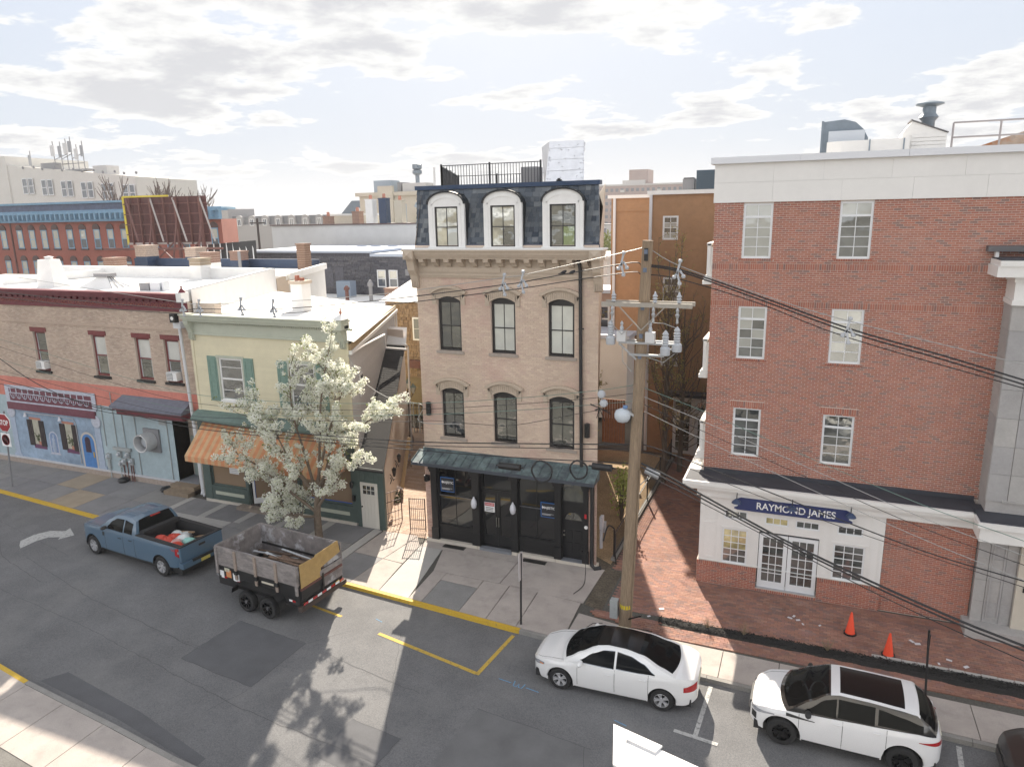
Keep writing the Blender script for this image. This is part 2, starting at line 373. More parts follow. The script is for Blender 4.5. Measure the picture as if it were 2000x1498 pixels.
# saw-cut seams and cracks in the road, thin tar lines
crack = M('tar_crack', (.075, .075, .078), .9)
def ribbon(name, mat, pts, wdt, z, wob=0.):
    m = MB(); L = []; Q = []
    P = []
    for (a, b), (c, d) in zip(pts, pts[1:]):
        n = max(1, int(math.hypot(c-a, d-b)/.3)) if wob else 1
        for i in range(n): P.append((a+(c-a)*i/n, b+(d-b)*i/n))
    P.append(pts[-1])
    if wob: P = [(x+rnd.uniform(-wob, wob), y+rnd.uniform(-wob, wob)) for x, y in P]
    for i, (x, y) in enumerate(P):
        dx, dy = P[min(i+1, len(P)-1)][0]-P[max(i-1, 0)][0], P[min(i+1, len(P)-1)][1]-P[max(i-1, 0)][1]; l = math.hypot(dx, dy) or 1
        L.append((x-dy/l*wdt/2, y+dx/l*wdt/2, z)); Q.append((x+dy/l*wdt/2, y-dx/l*wdt/2, z))
    m.grid([L, Q]); return m.build(name, mat, kind='structure')
for i, (pts, wd) in enumerate([([(-16.93, 16.66), (-14.02, 16.34), (-14.12, 13.99), (-17.16, 14.34), (-16.93, 16.66)], .03), ([(-14.02, 16.34), (-13.2, 17.3)], .02), ([(-14.1, 13.9), (-14.6, 12.6)], .02),
        ([(-12.9, 16.1), (-10.3, 15.6), (-9.4, 15.5)], .02), ([(-34, 19.6), (-29.5, 17.0), (-26, 16.1)], .03), ([(-28.5, 17.3), (-23, 15.9), (-17, 14.9)], .025), ([(-7.6, 15.5), (-4.3, 15.1)], .025), ([(-2.2, 14.9), (-.4, 14.6), (.9, 14.7)], .02),
        ([(-11.5, 17.9), (-9.4, 13.6)], .02), ([(-10.6, 13.9), (-9, 13.7), (-9.1, 12.2)], .025), ([(-30, 15.6), (-22, 14.6), (-14, 13.2), (-8, 12.6)], .022), ([(-4.5, 15.1), (-3.9, 13.0)], .02), ([(-40, 20.8), (-33, 19.3), (-27, 18.0)], .02), ([(-19.5, 15.2), (-16.5, 15.0)], .012)]):
    ribbon('road_crack', crack, pts, wd*.55, RD+.006, .03)
# painted markings
k2 = 1.0092
def mark(name, mat, pts, wd, z=.008): return ribbon(name, mat, [(x*k2, y*k2) for x, y in pts], wd, RD+z)
mark('yellow_bay_line', yline, [(-16.2, 18.32), (-15.3, 18.17), (-13.76, 17.91)], .11); mark('yellow_bay_line', yline, [(-12.04, 17.49), (-8.24, 16.72)], .13); mark('yellow_bay_line', yline, [(-8.2, 16.67), (-7.96, 18.9)], .13)
mark('white_bay_line', wline, [(-1.83, 18.5), (-1.94, 16.36)], .12); mark('white_bay_line', wline, [(-2.48, 16.37), (-1.37, 16.24)], .12, .012); mark('white_bay_line', wline, [(4.15, 18.3), (4.0, 16.2)], .12)
sheet('turn_arrow', wline, [(x*k2, y*k2) for x, y in [(-29.62, 17.8), (-29.3, 17.62), (-29.35, 18.35), (-29.2, 18.75), (-28.75, 18.95), (-28.6, 18.75), (-28.35, 19.3), (-29.2, 19.75), (-29.1, 19.45), (-29.75, 19.25), (-30.05, 18.75), (-30.0, 18.1)]], RD+.008)
mark('survey_mark', bluep, [(-7.53, 16.73), (-7.12, 16.68)], .03); mark('survey_mark', bluep, [(-6.65, 16.62), (-6.25, 16.56)], .03)
mark('survey_mark', bluep, [(-7.05, 16.80), (-7.02, 16.58), (-6.93, 16.56), (-6.89, 16.72), (-6.86, 16.56), (-6.76, 16.55), (-6.72, 16.75)], .03)
mark('survey_mark', bluep, [(-4.0, 16.2), (-3.65, 16.1)], .03); mark('survey_mark', bluep, [(-12.6, 18.2), (-12.3, 18.1)], .025)
# kerbs: stone lengths, each its own piece
def kerb_run(name, P, xs, yellow, side, kind='structure'):
    k = MB()
    root = sheet(name, kerbc, [(q, P(q)+side*.03) for q in xs]+[(q, P(q)+side*.12) for q in reversed(xs)], -.06)
    for a, b in zip(xs, xs[1:]):
        pa, pb = Vector((a+.006, P(a), 0)), Vector((b-.006, P(b), 0)); m = MB()
        q = [pa, pb, pb+Vector((0, side*.17, 0)), pa+Vector((0, side*.17, 0))]
        if side < 0: q = q[::-1]
        bot = [v+Vector((0, 0, -.29)) for v in q]; top = [Vector((v.x, v.y+(.025*side if i in ((0, 1) if side > 0 else (2, 3)) else 0), .004)) for i, v in enumerate(q)]
        m.add(bot+top, [(4, 5, 6, 7), (0, 1, 5, 4), (1, 2, 6, 5), (2, 3, 7, 6), (3, 0, 4, 7)])
        ym = (a+b)/2
        m.build('kerbstone', yellowp if yellow(ym) else kerbc, root)
xs = [-80, -60, -48, -40, -36.8, -34.4, -32, -29.6, -27.2, -24.8, -22.4, -20, -17.6, -15.3, -12.55, -9.0, -7.9, -5.0, -2.0, 1.0, 4.5, 8, 14, 30, 60]
kerb_run('far_kerb', kY, xs, lambda x: -45 < x < -8, 1)
xs = [-80, -50, -30, -24, -20.35, -18.2, -16.2, -13.9, -10, -6, -2, 2, 8, 20, 60]
kerb_run('near_kerb', nY, xs, lambda x: x < -20.35, -1)
# pavements: bed + slabs
def slab(parent, mat, q, z=0., t=.05):
    m = MB(); m.add([(x, y, z-t) for x, y in q]+[(x, y, z) for x, y in q], [(4, 5, 6, 7), (0, 1, 5, 4), (1, 2, 6, 5), (2, 3, 7, 6), (3, 0, 4, 7)]); return m.build('slab', mat, parent)
bed = M('joint_dirt', (.09, .085, .075), .95, n=.3, ns=20)
def row(parent, xs, ya, yb, mats, g=.011):
    for i, (a, b) in enumerate(zip(xs, xs[1:])):
        m = mats(a, b) if callable(mats) else mats
        if m: slab(parent, m, [(a+g, ya(a)+g), (b-g, ya(b)+g), (b-g, yb(b)-g), (a+g, yb(a)-g)])
pv = sheet('pavement', bed, [(x, kY(x)+.1) for x in (-80, -36.8, -29.6, -15.3, -7.95, -1.28, 4.5, 14, 60)]+[(60, 40), (-60, 40), (-80, 40)], -.03)
kk = lambda x: kY(x)+.18
fac = lambda x: 25.12 if x <= -27 else 24.34 if x < -16.1 else 24.6 if x < -13.9 else 24.12
mid = lambda x: kk(x)+.5*(24.9-kk(x)) if x <= -27 else 22.25 if x < -16 else 21.75
rnd.seed(3)
xsl = [-48, -46, -44, -42.2, -40.4, -38.5, -36.7, -34.9, -33.1, -31.2, -29.4, -27.0]
row(pv, xsl, kk, mid, lambda a, b: tanslab if abs(a+33.1) < .1 else slate)
row(pv, xsl, mid, lambda x: 25.12, lambda a, b: tanslab if abs(a+34.9) < .1 else slate)
xsy = [-27.0, -24.9, -22.9, -20.9, -18.9, -16.6]
for a, b in zip(xsy, xsy[1:]):
    slab(pv, slate, [(a+.4, 22.73), (b-.012, 22.7), (b-.012, 24.33), (a+.4, 24.33)])
    slab(pv, pale, [(a+.012, 22.73), (a+.375, 22.73), (a+.375, 24.33), (a+.012, 24.33)])
    slab(pv, pale if b < -21 else slate, [(a+.012, 22.26), (b-.012, 22.23), (b-.012, 22.68), (a+.012, 22.71)])
    slab(pv, slate if b > -21 else pale, [(a+.012, kk(a)+.012), (b-.012, kk(b)+.012), (b-.012, 22.2), (a+.012, 22.23)])
slab(pv, pale, [(-16.58, kk(-16.6)+.01), (-16.2, kk(-16.2)+.01), (-16.15, 24.2), (-16.55, 24.3)])
slab(pv, slate, [(-16.17, kk(-16.1)+.01), (-14.9, kk(-14.9)+.01), (-14.75, 22.0), (-16.13, 22.1)]); slab(pv, concrete, [(-14.88, kk(-14.9)+.01), (-13.55, kk(-13.5)+.01), (-13.8, 21.9), (-14.73, 22.0)])
slab(pv, concrete, [(-16.12, 22.13), (-14.73, 22.03), (-14.45, 24.3), (-16.05, 24.2)]); 
slab(pv, pale, [(-13.53, kk(-13.5)+.01), (-12.28, kk(-12.3)+.01), (-12.95, 23.5), (-13.88, 23.5), (-14.42, 24.2), (-14.71, 22.05), (-13.77, 21.92)][:2]+[(-12.92, 23.5), (-13.9, 23.5)])
slab(pv, concrete, [(-14.4, 24.2), (-14.7, 22.06), (-13.8, 21.93), (-13.92, 23.5), (-13.9, 24.1)][::-1]) if False else None
slab(pv, concrete, [(-14.70, 22.03), (-13.80, 21.95), (-13.93, 23.5), (-14.42, 24.2)])
slab(pv, concrete, [(-13.9, 23.52), (-12.9, 23.52), (-9.68, 23.4), (-6.5, 23.3), (-6.45, 24.08), (-13.9, 24.08)][:1]+[(-9.7, 23.52), (-9.7, 24.08), (-13.9, 24.08)])
slab(pv, concrete, [(-12.87, 23.49), (-12.4, 21.85), (-9.69, 21.8), (-9.69, 23.49)]); slab(pv, concrete, [(-9.66, 21.8), (-6.47, 21.55), (-6.4, 24.1), (-9.66, 24.08)])
slab(pv, concrete, [(-12.27, kk(-12.3)+.01), (-11.75, kk(-11.8)+.01), (-11.85, 21.82), (-12.39, 21.83)]); slab(pv, rough_c, [(-11.73, kk(-11.7)+.01), (-10.25, kk(-10.2)+.01), (-10.3, 21.2), (-11.8, 21.3)]); slab(pv, concrete, [(-11.82, 21.32), (-10.3, 21.22), (-10.33, 21.79), (-11.83, 21.81)])
slab(pv, concrete, [(-10.23, kk(-10.2)+.01), (-9.2, kk(-9.2)+.01), (-9.3, 21.77), (-10.3, 21.79)]); 
for a, b in ((-9.18, -8.1), (-8.08, -6.45)): slab(pv, concrete, [(a, kk(a)+.01), (b, kk(b)+.01), (b-.1, 21.53-.1*(b+6.5)), (a-.08, 21.53-.1*(a+6.5))])
xr = [-6.43, -4.9, -3.3, -1.7, -.1, 1.5, 3.1, 4.7, 6.3, 8, 10, 14]
row(pv, xr, kk, lambda x: 20.45-.03*(x+4) if x > -4 else 20.9-.16*(x+6.4), concrete)
for i in range(6): sheet('pavement_mark', bluep if i % 2 else pale, [(-12.2+.02*i, 20.3), (-12.15+.02*i, 20.3), (-12.15+.02*i, 20.34), (-12.2+.02*i, 20.34)], .004) if i < 2 else None
# garden strip, mulch bed, plaza of brick pavers
sheet('garden_soil', soil, [(-6.4, 21.5), (-5.75, 21.3), (-5.75, 24.2), (-6.2, 24.2), (-6.2, 38.2), (-16, 38.2), (-12, 34), (-6.72, 24.0), (-6.42, 24.0)], -.012)
sheet('garden_litter', drygrass, [(-6.3, 24.6), (-6.3, 37.8), (-11.8, 37.8), (-7.2, 25.2)], -.004)
paver = M('brick_paver', rough=.9, piece=[(.23, .115, .085), (.30, .15, .105), (.26, .135, .11), (.19, .115, .1), (.33, .18, .13), (.25, .12, .09)], n=.15, ns=30, n2=.22, ns2=.7, bump=.3, bs=90, stain=((.30, .26, .25), .9, .6, .75, .55))
pl = sheet('plaza', bed, [(-6.2, 21.15), (13, 21.15), (13, 38.4), (-6.2, 38.4)], -.016)
def in_plaza(x, y):
    if y > 24.45 and x > -3.1: return False
    if y < 24.2 and x < -5.75 : return False
    return True
pb = []; pb2 = []
rnd.seed(5)
for r in range(int((38.2-21.62)/.105)):
    y = 21.62+r*.105; x = -6.18+(r % 2)*.1
    while x < 8:
        if in_plaza(x, y): 
            e = rnd.uniform(-.002, .002); pb.append((round(x+.004, 3), y+.003, -.05, round(x+.204, 3), y+.102, e))
        x += .208
for r in range(8):
    y = 20.48+r*.105; x = -6.1+(r % 2)*.1
    while x < 8:
        if y > 20.45-.03*(x+4)+.03 and not (y < 20.9-.16*(x+6.4)+.06 and x < -3.8) and not (y > 21.08 and x > -3.9) : pb2.append((round(x+.004, 3), y+.003, -.05, round(x+.204, 3), y+.102, rnd.uniform(-.002, .002)))
        x += .208
pieces(pl, 'paver', pb+pb2, paver, 300, 'paving')
mu = MB()                                    # mulch bed: low uneven mound
rows_ = []
for i in range(60):
    x = -3.85+i*.2; wd = .42+.012*i*.5; y0 = 21.62-wd if i > 3 else 21.55-.3
    rows_.append([(x, y0+rnd.uniform(-.03, .03), -.01)]+[(x, y0+wd*j/4, .03+rnd.uniform(0, .035)) for j in range(1, 4)]+[(x, 21.6+rnd.uniform(-.02, .02), -.01)])
mu.grid(rows_).build('mulch_bed', mulchm, kind='stuff')
mu = MB()
for i in range(2600):
    x = rnd.uniform(-3.85, 7.9); y = rnd.uniform(21.18, 21.58); a = rnd.uniform(0, 6.3); l = rnd.uniform(.015, .04)
    mu.obox((x, y, rnd.uniform(.03, .075)), (math.cos(a)*l, math.sin(a)*l, rnd.uniform(-.01, .01)), (-math.sin(a)*.008, math.cos(a)*.008, 0), (0, 0, .005))
mu.build('mulch_chips', mulchm, kind='stuff', recalc=False)
ke = sheet('bed_edging', kerbc, [(2.4, 21.62), (8, 21.62), (8, 21.66), (2.4, 21.66)], .0)
for i in range(14): bxs('edging_block', pale, ke, (2.42+i*.4, 21.6, -.02, 2.80+i*.4, 21.72, .035+.01*(i % 2)))
# tossed paper scraps on the pavers
scrap = M('paper_scrap', (.6, .58, .6), .8)
for i, (x, y) in enumerate([(.1, 23.0), (.35, 22.95), (.5, 22.75), (1.0, 22.85), (.22, 23.15), (4.2, 21.9), (4.5, 22.2), (4.9, 22.0), (3.6, 22.9), (3.75, 22.8), (-3.9, 22.1), (-4.2, 21.5)]):
    a = rnd.uniform(0, 3); l = rnd.uniform(.04, .09)
    MB().obox((x, y, .012), (math.cos(a)*l, math.sin(a)*l, .004), (-math.sin(a)*l*.6, math.cos(a)*l*.6, .003), (0, 0, .003)).build('paper_scrap', scrap, label='small pale paper scrap lying on the brick plaza', cat='litter', group='paper scraps on the plaza')
# alley floor
alleym = M('alley_brick', (.42, .31, .24), .9, n=.2, ns=18, n2=.15, ns2=1., bump=.5, bs=40)
sheet('alley_paving', alleym, [(-16.1, 24.2), (-13.95, 24.2), (-19.6, 38.2), (-22.9, 38.2)], -.008)
ap = sheet('alley_bed', bed, [(-16.1, 24.25), (-13.95, 24.25), (-14.0, 24.3), (-16.1, 24.3)], -.02)
pav2 = M('alley_paver', rough=.9, piece=[(.40, .28, .2), (.46, .34, .26), (.36, .26, .2), (.5, .38, .3)], n=.15, ns=20, bump=.3, bs=60)
bl = []
for r in range(64):
    y = 24.32+r*.22; xa = -16.05-.46*(y-24.2); xb = -13.95-.4*(y-24.2); x = xa+(r % 2)*.2
    while x+.4 < xb: bl.append((round(x, 3), y, -.06, round(x+.4, 3), round(y+.21, 3), rnd.uniform(-.003, .001))); x += .41
pieces(ap, 'paver', bl, pav2, 300)
# near pavement and the lot behind it
npv = sheet('near_pavement', bed, [(-60, nY(-60)-.1), (-22, nY(-22)-.1), (-16, nY(-16)-.1), (-10, nY(-10)-.1), (20, nY(20)-.1), (20, 6), (-60, 6)], -.03)
nk = lambda x: nY(x)-.18
xn = [-44, -41, -38, -35, -32.5, -30.3, -28.1, -26, -24, -22, -20.2, -18.4, -16.6, -14.8, -13, -11.2, -9.4, -7.6, -5.8, -4, -2, 0, 2, 4, 6, 8]
for a, b in zip(xn, xn[1:]): slab(npv, concrete, [(a+.01, nk(a)-1.75), (b-.01, nk(b)-1.75), (b-.01, nk(b)), (a+.01, nk(a))])
sheet('parking_lot', asphalt_lot, [(-60, nk(-60)-1.78), (-22, nk(-22)-1.78), (-10, nk(-10)-1.78), (-1.6, nk(-1.6)-1.78), (-1.6, -30), (-60, -30)], -.012)
# ------------------------------------------------------------------ tan brick mansard building
black = M('black_paint', (.014, .014, .015), .45, n=.1, ns=4, spec=.5)
bronze = M('dark_bronze_frame', (.022, .02, .02), .45)
stone_t = M('tan_painted_trim', (.47, .385, .30), .75, n=.06, ns=8, n2=.06, ns2=1.2)
whitep = M('white_paint', (.78, .77, .75), .6, n=.03, ns=5)
navy = M('navy_metal', (.03, .055, .11), .4, metal=.3, n=.1, ns=3)
blackmetal = M('black_metal_roof', (.02, .022, .026), .38, metal=.4)
tanbrick = M('tan_painted_brick', rough=.85, piece=[(.56, .435, .34), (.60, .475, .37), (.53, .40, .32), (.58, .455, .355), (.63, .51, .40), (.54, .405, .335)], n=.08, ns=25, n2=.08, ns2=.8, bump=.25, bs=70, stain=((.50, .30, .26), .38, .5, .66, .75))
mortar_t = M('tan_mortar', (.58, .475, .39), .95, n=.08, ns=20, n2=.08, ns2=.8, stain=((.48, .36, .33), .38, .5, .66, .6))
g_dark = GLASS('glass_dark', (.02, .024, .025), .22, .12, 1.6)
g_mid = GLASS('glass_dim_room', (.09, .088, .07), .2, .1, 1.5, .5, 1.1)
g_sky = GLASS('glass_painted_sky', (.50, .52, .48), .35, .1, 1.3, .15)  # reflected sky painted in as a pale pane colour
g_warm = GLASS('glass_cream_shade', (.42, .39, .28), .3, .15, 1.6, .4, 1.5)
g_blind = GLASS('glass_white_blind', (.55, .55, .52), .2, .08, 1.4, .12)
g_store = GLASS('shop_glass', (.012, .012, .013), .08, .03, .6)
KM = -.38; KR = -.28
bx0, bx1, by = -13.88, -6.75, 24.2
mb_ = thing('mansard_building', 'tall tan brick building with black storefront, dark slate mansard and three white arched dormers', 'building', (bx0, by, 0))
wx = [(-13.02, -12.06), (-10.83, -9.86), (-8.6, -7.62)]
F3, F2 = (7.95, 10.02), (4.5, 6.5)
holes = [(a, b, *z) for a, b in wx for z in (F3, F2)]
store_hole = (-13.62, -7.08, -.1, 3.62)
fm = MB().face(bx0, bx1, 0, 11.9, by, holes+[store_hole], .25)
dk = 14.0
for x, KK in ((bx0, KM), (bx1, KR)): fm.poly([(x, by, 0), (x+KK*dk, by+dk, 0), (x+KK*dk, by+dk, 13.95), (x, by+.75, 13.95), (x, by, 11.9)])
fm.poly([(bx0+KM*dk, by+dk, 0), (bx1+KR*dk, by+dk, 0), (bx1+KR*dk, by+dk, 13.95), (bx0+KM*dk, by+dk, 13.95)])
fm.build('wall', mortar_t, mb_, recalc=False)
bh = [(a-.02, b+.02, z[0]-.1, z[1]+.05) for a, b in wx for z in (F3, F2)]
bh2 = [(store_hole[0], store_hole[1], -.1, 3.9)]
pieces(mb_, 'brick', bricks(bx0, bx1, 0, 10.75, by, bh+bh2, L=.21, hc=.07, jit=.003), tanbrick)
sillm = M('stone_sill', (.34, .29, .25), .8, n=.08, ns=9)
def arc(x0, x1, z, rise, n=10): 
    return [(x0+(x1-x0)*i/n, z+rise*(1-(2*i/n-1)**2)) for i in range(n+1)]
panesets = {(0, 1): [g_dark, g_mid, g_dark, g_dark], (1, 1): [g_sky]*4, (2, 1): [g_sky]*4, (0, 0): [g_dark, g_dark, g_mid, g_mid], (1, 0): [g_mid, g_mid, g_mid, g_mid], (2, 0): [g_mid]*4}
for fi, (z0, z1) in enumerate((F2, F3)):
    for i, (a, b) in enumerate(wx):
        zm = z0+(z1-.16-z0)*.5
        # arched head: rectangle opening is closed above the arc by the frame head
        wo = window(mb_, a, b, z0, z1-.15, by, bronze, panesets[(i, fi)], fw=.09, split=[(z0+.12, zm-.02, 2, 1), (zm+.02, z1-.24, 2, 1)], rec=.1, mw=.02, sill=.1, sillmat=sillm)
        hp = arc(a, b, z1-.15, .15); MB().prism([(x, by+.09, z) for x, z in hp]+[(b, by+.09, z1-.16), (a, by+.09, z1-.16)], (0, .07, 0)).build('window_head', bronze, wo)
        # brick arch hood with cap moulding
        h = MB(); lo = arc(a-.03, b+.03, z1-.16, .17, 14); hi = arc(a-.2, b+.2, z1+.08, .22, 14)
        h.prism([(x, by-.05, z) for x, z in lo]+[(x, by-.05, z) for x, z in reversed(hi)], (0, .1, 0))
        h.box(a-.2, by-.05, z1-.30, a-.035, by+.03, z1+.09); h.box(b+.035, by-.05, z1-.30, b+.2, by+.03, z1+.09)
        ho = h.build('window_hood', stone_t, mb_)
        c = MB(); t0 = arc(a-.22, b+.22, z1+.1, .22, 14); t1 = arc(a-.3, b+.3, z1+.19, .23, 14)
        c.prism([(x, by-.13, z) for x, z in t0]+[(x, by-.13, z) for x, z in reversed(t1)], (0, .16, 0)); c.build('hood_cap', stone_t, ho)
        for q in range(15):
            u = (q+.5)/15; x = a-.12+(b-a+.24)*u; zz = z1-.04+.19*(1-(2*u-1)**2); bxs('arch_brick', stone_t, ho, (x-.022, by-.066, zz-.09, x+.022, by-.04, zz+.12))
# cornice
cn = bxs('cornice', stone_t, mb_, (bx0-.06, by-.06, 10.72, bx1+.06, by+.0, 10.8), (bx0-.04, by-.1, 10.8, bx1+.04, by, 10.88), (bx0-.02, by-.045, 10.88, bx1+.02, by, 11.42), (bx0-.14, by-.36, 11.42, bx1+.14, by, 11.5), (bx0-.2, by-.42, 11.5, bx1+.2, by, 11.58), (bx0-.24, by-.48, 11.58, bx1+.24, by, 11.7), (bx0-.28, by-.54, 11.7, bx1+.28, by+.05, 11.76))
bxs('frieze_panel', stone_t, cn, (bx0+.35, by-.07, 10.93, bx0+3.5, by-.046, 11.1), (bx0+3.6, by-.07, 10.93, bx1-.35, by-.046, 11.1))
for i in range(13):
    x = bx0+.42+i*(bx1-bx0-.84)/12; m = MB(); prof = [(0, 11.12), (-.12, 11.16), (-.2, 11.26), (-.3, 11.3), (-.33, 11.42), (0, 11.42)]
    m.prism([(x-.1, by-.046+yy, z) for yy, z in prof], (.2, 0, 0)); m.build('modillion', stone_t, cn)
for x in (bx0-.16, bx1-.14):
    m = MB(); prof = [(0, 10.3), (-.1, 10.35), (-.13, 10.6), (-.2, 10.8), (-.36, 11.0), (-.42, 11.3), (-.46, 11.42), (0, 11.42)]
    m.prism([(x, by+yy, z) for yy, z in prof], (.3, 0, 0)); m.box(x-.06, by-.56, 11.4, x+.36, by-.02, 11.74)
    m.add([(x-.06, by-.56, 11.4), (x+.36, by-.56, 11.4), (x+.36, by-.56, 11.74), (x-.06, by-.56, 11.74), (x+.15, by-.66, 11.57)], [(0, 1, 4), (1, 2, 4), (2, 3, 4), (3, 0, 4)])
    for g in range(4): m.box(x+.03+g*.065, by-.15, 10.35, x+.06+g*.065, by-.1, 10.62)
    m.build('console', stone_t, cn)
bxs('gutter_edge', whitep, cn, (bx0-.28, by-.55, 11.76, bx1+.28, by+.12, 11.81))
# mansard
my0, my1, mz0, mz1 = by+.1, by+.78, 11.83, 14.0
sl_ = (my1-my0)/(mz1-mz0)
shm = M('slate_grey_shingle', rough=.9, piece=[(.04, .052, .072), (.13, .15, .175), (.065, .08, .10), (.19, .205, .22), (.05, .062, .08), (.22, .235, .245), (.085, .10, .12)], n=.2, ns=50, bump=.3, bs=160)
mr = MB().add([(bx0, my0, mz0), (bx1, my0, mz0), (bx1+KM*.6, my1, mz1), (bx0+KM*.6, my1, mz1), (bx0+KM*dk, by+dk, mz1-.1), (bx1+KR*dk, by+dk, mz1-.1)], [(0, 1, 2, 3), (3, 2, 5, 4)]).build('roof', M('roof_membrane', (.32, .32, .33), .9, n=.1, ns=2), mb_)
inv = WM[mb_.name].inverted(); nr = 12; q = MB(); shl = {}
dz = (mz1-.1-mz0)/nr; cnt = 0
tilt = math.atan(sl_)
rnd.seed(8)
for r in range(nr):
    z = mz0+r*dz; xa, xb = bx0+KM*.6*(r+.5)/nr+.01, bx1+KM*.6*(r+.5)/nr-.01; x = xa
    while x < xb-.02:
        wd = rnd.choice((.14, .18, .22, .26)); wd = min(wd, xb-x)
        k = (round(wd, 2)); 
        if k not in shl:
            b = MB(); b.add([(0, 0, 0), (k-.008, 0, 0), (k-.008, sl_*dz*1.15, dz*1.15), (0, sl_*dz*1.15, dz*1.15)]+[(0, -.022, 0), (k-.008, -.022, 0), (k-.008, sl_*dz*1.15-.006, dz*1.15), (0, sl_*dz*1.15-.006, dz*1.15)], [(4, 5, 6, 7), (0, 1, 5, 4), (1, 2, 6, 5), (3, 0, 4, 7)])
            me = bpy.data.meshes.new('shingle'); me.from_pydata(b.v, [], b.f); me.materials.append(shm); shl[k] = (me, b)
        yy = my0+sl_*(z-mz0)-.004
        indorm = any(c-.6 < x and x+wd < c+.6 for c in (-12.49, -10.26, -8.03)) and z < 13.2
        if not indorm:
            if cnt < 300:
                o = bpy.data.objects.new('shingle', shl[k][0]); COL.objects.link(o); o.parent = mr; o.location = inv @ Vector((x, yy, z)); cnt += 1
            else: q.add([(a+x, b_+yy, c+z) for a, b_, c in shl[k][1].v], shl[k][1].f)
        x += wd
q.build('shingles', shm, mr, kind='stuff', recalc=False)
bxs('ridge_cap', navy, mr, (bx0+KM*.6-.05, my1-.1, mz1-.09, bx1+KM*.6+.05, my1+.2, mz1+.06))
for a, b in ((bx0, -13.2), (-11.78, -10.98), (-9.54, -8.76), (-7.3, bx1)): bxs('base_flashing', navy, mr, (a, my0-.05, mz0-.015, b, my0+.03, mz0+.1))
for i, c in enumerate((-12.49, -10.26, -8.03)):
    d = MB(); hw = .73; yf = by-.06; zs = 13.37
    outer = [(c-hw, 11.81)]+[(c-hw*math.cos(math.pi*j/16), zs+.4*math.sin(math.pi*j/16)) for j in range(17)]+[(c+hw, 11.81)]
    ww, zt = .47, 13.28
    inner = [(c+ww, 11.81), (c+ww, zt), (c-ww, zt), (c-ww, 11.81)]
    # front plate with the window opening: built as left, right and top pieces
    lft = [p for p in outer if p[0] <= c-ww+1e-6]; rgt = [p for p in outer if p[0] >= c+ww-1e-6]; top = [p for p in outer if c-ww-1e-6 < p[0] < c+ww+1e-6]
    zl = zs+.4*math.sqrt(1-(ww/hw)**2)
    lft = lft+[(c-ww, zl), (c-ww, 11.81)]; rgt = [(c+ww, 11.81), (c+ww, zl)]+rgt
    for pl_ in (lft, rgt, [(c-ww, zt), (c-ww, zl)]+[p for p in top if abs(p[0]-c) < ww]+[(c+ww, zl), (c+ww, zt)]): d.prism([(x, yf, z) for x, z in pl_], (0, .12, 0))
    do = d.build('dormer', whitep, mb_)
    t = MB(); o1 = [(c-.6*math.cos(math.pi*j/16), zs-.02+.3*math.sin(math.pi*j/16)) for j in range(17)]; o2 = [(c-.55*math.cos(math.pi*j/16), zs-.05+.26*math.sin(math.pi*j/16)) for j in range(17)]
    t.prism([(x, yf-.02, z) for x, z in o1]+[(x, yf-.02, z) for x, z in reversed(o2)], (0, .03, 0)); t.box(c-.6, yf-.02, 11.9, c-.55, yf+.01, zs); t.box(c+.55, yf-.02, 11.9, c+.6, yf+.01, zs)
    t.build('trim', whitep, do)
    zm = 12.55
    window(do, c-ww, c+ww, 11.83, zt, yf, bronze, [[g_warm, g_sky, g_warm, g_warm], [g_warm, g_mid, g_warm, g_warm], [g_mid, GLASS('glass_green_view', (.16, .22, .06), .25, .15, 2), g_mid, g_mid]][i], fw=.055, split=[(11.9, zm-.015, 2, 1), (zm+.015, zt-.055, 2, 1)], rec=.03, mw=.022)
    rf = MB(); a1 = [(c-(hw+.05)*math.cos(math.pi*j/16), zs+.46*math.sin(math.pi*j/16)) for j in range(17)]; a0 = [(c-hw*math.cos(math.pi*j/16), zs+.405*math.sin(math.pi*j/16)) for j in range(17)]
    rf.prism([(x, yf-.07, z) for x, z in a1]+[(x, yf-.07, z) for x, z in reversed(a0)], (-.2, .95, 0))
    rf.prism([(c-hw-.02, yf+.13, 11.9), (c-hw-.02, yf+.13, zs+.02), (c-hw+.03, yf+.13, zs+.02), (c-hw+.03, yf+.13, 11.9)], (-.1, .62, 0)); rf.prism([(c+hw-.03, yf+.13, 11.9), (c+hw-.03, yf+.13, zs+.02), (c+hw+.02, yf+.13, zs+.02), (c+hw+.02, yf+.13, 11.9)], (-.1, .62, 0))
    ro = rf.build('dormer_roof', blackmetal, do, smooth=30)
    for j in (4, 7, 9, 12): x, z = a1[j]; MB().bar((x, yf-.07, z+.012), (x-.2, yf+.88, z+.012), .02, .03).build('standing_seam', blackmetal, ro)
    bxs('dormer_sill', whitep, do, (c-hw-.03, yf-.05, 11.805, c+hw+.03, yf+.1, 11.85))
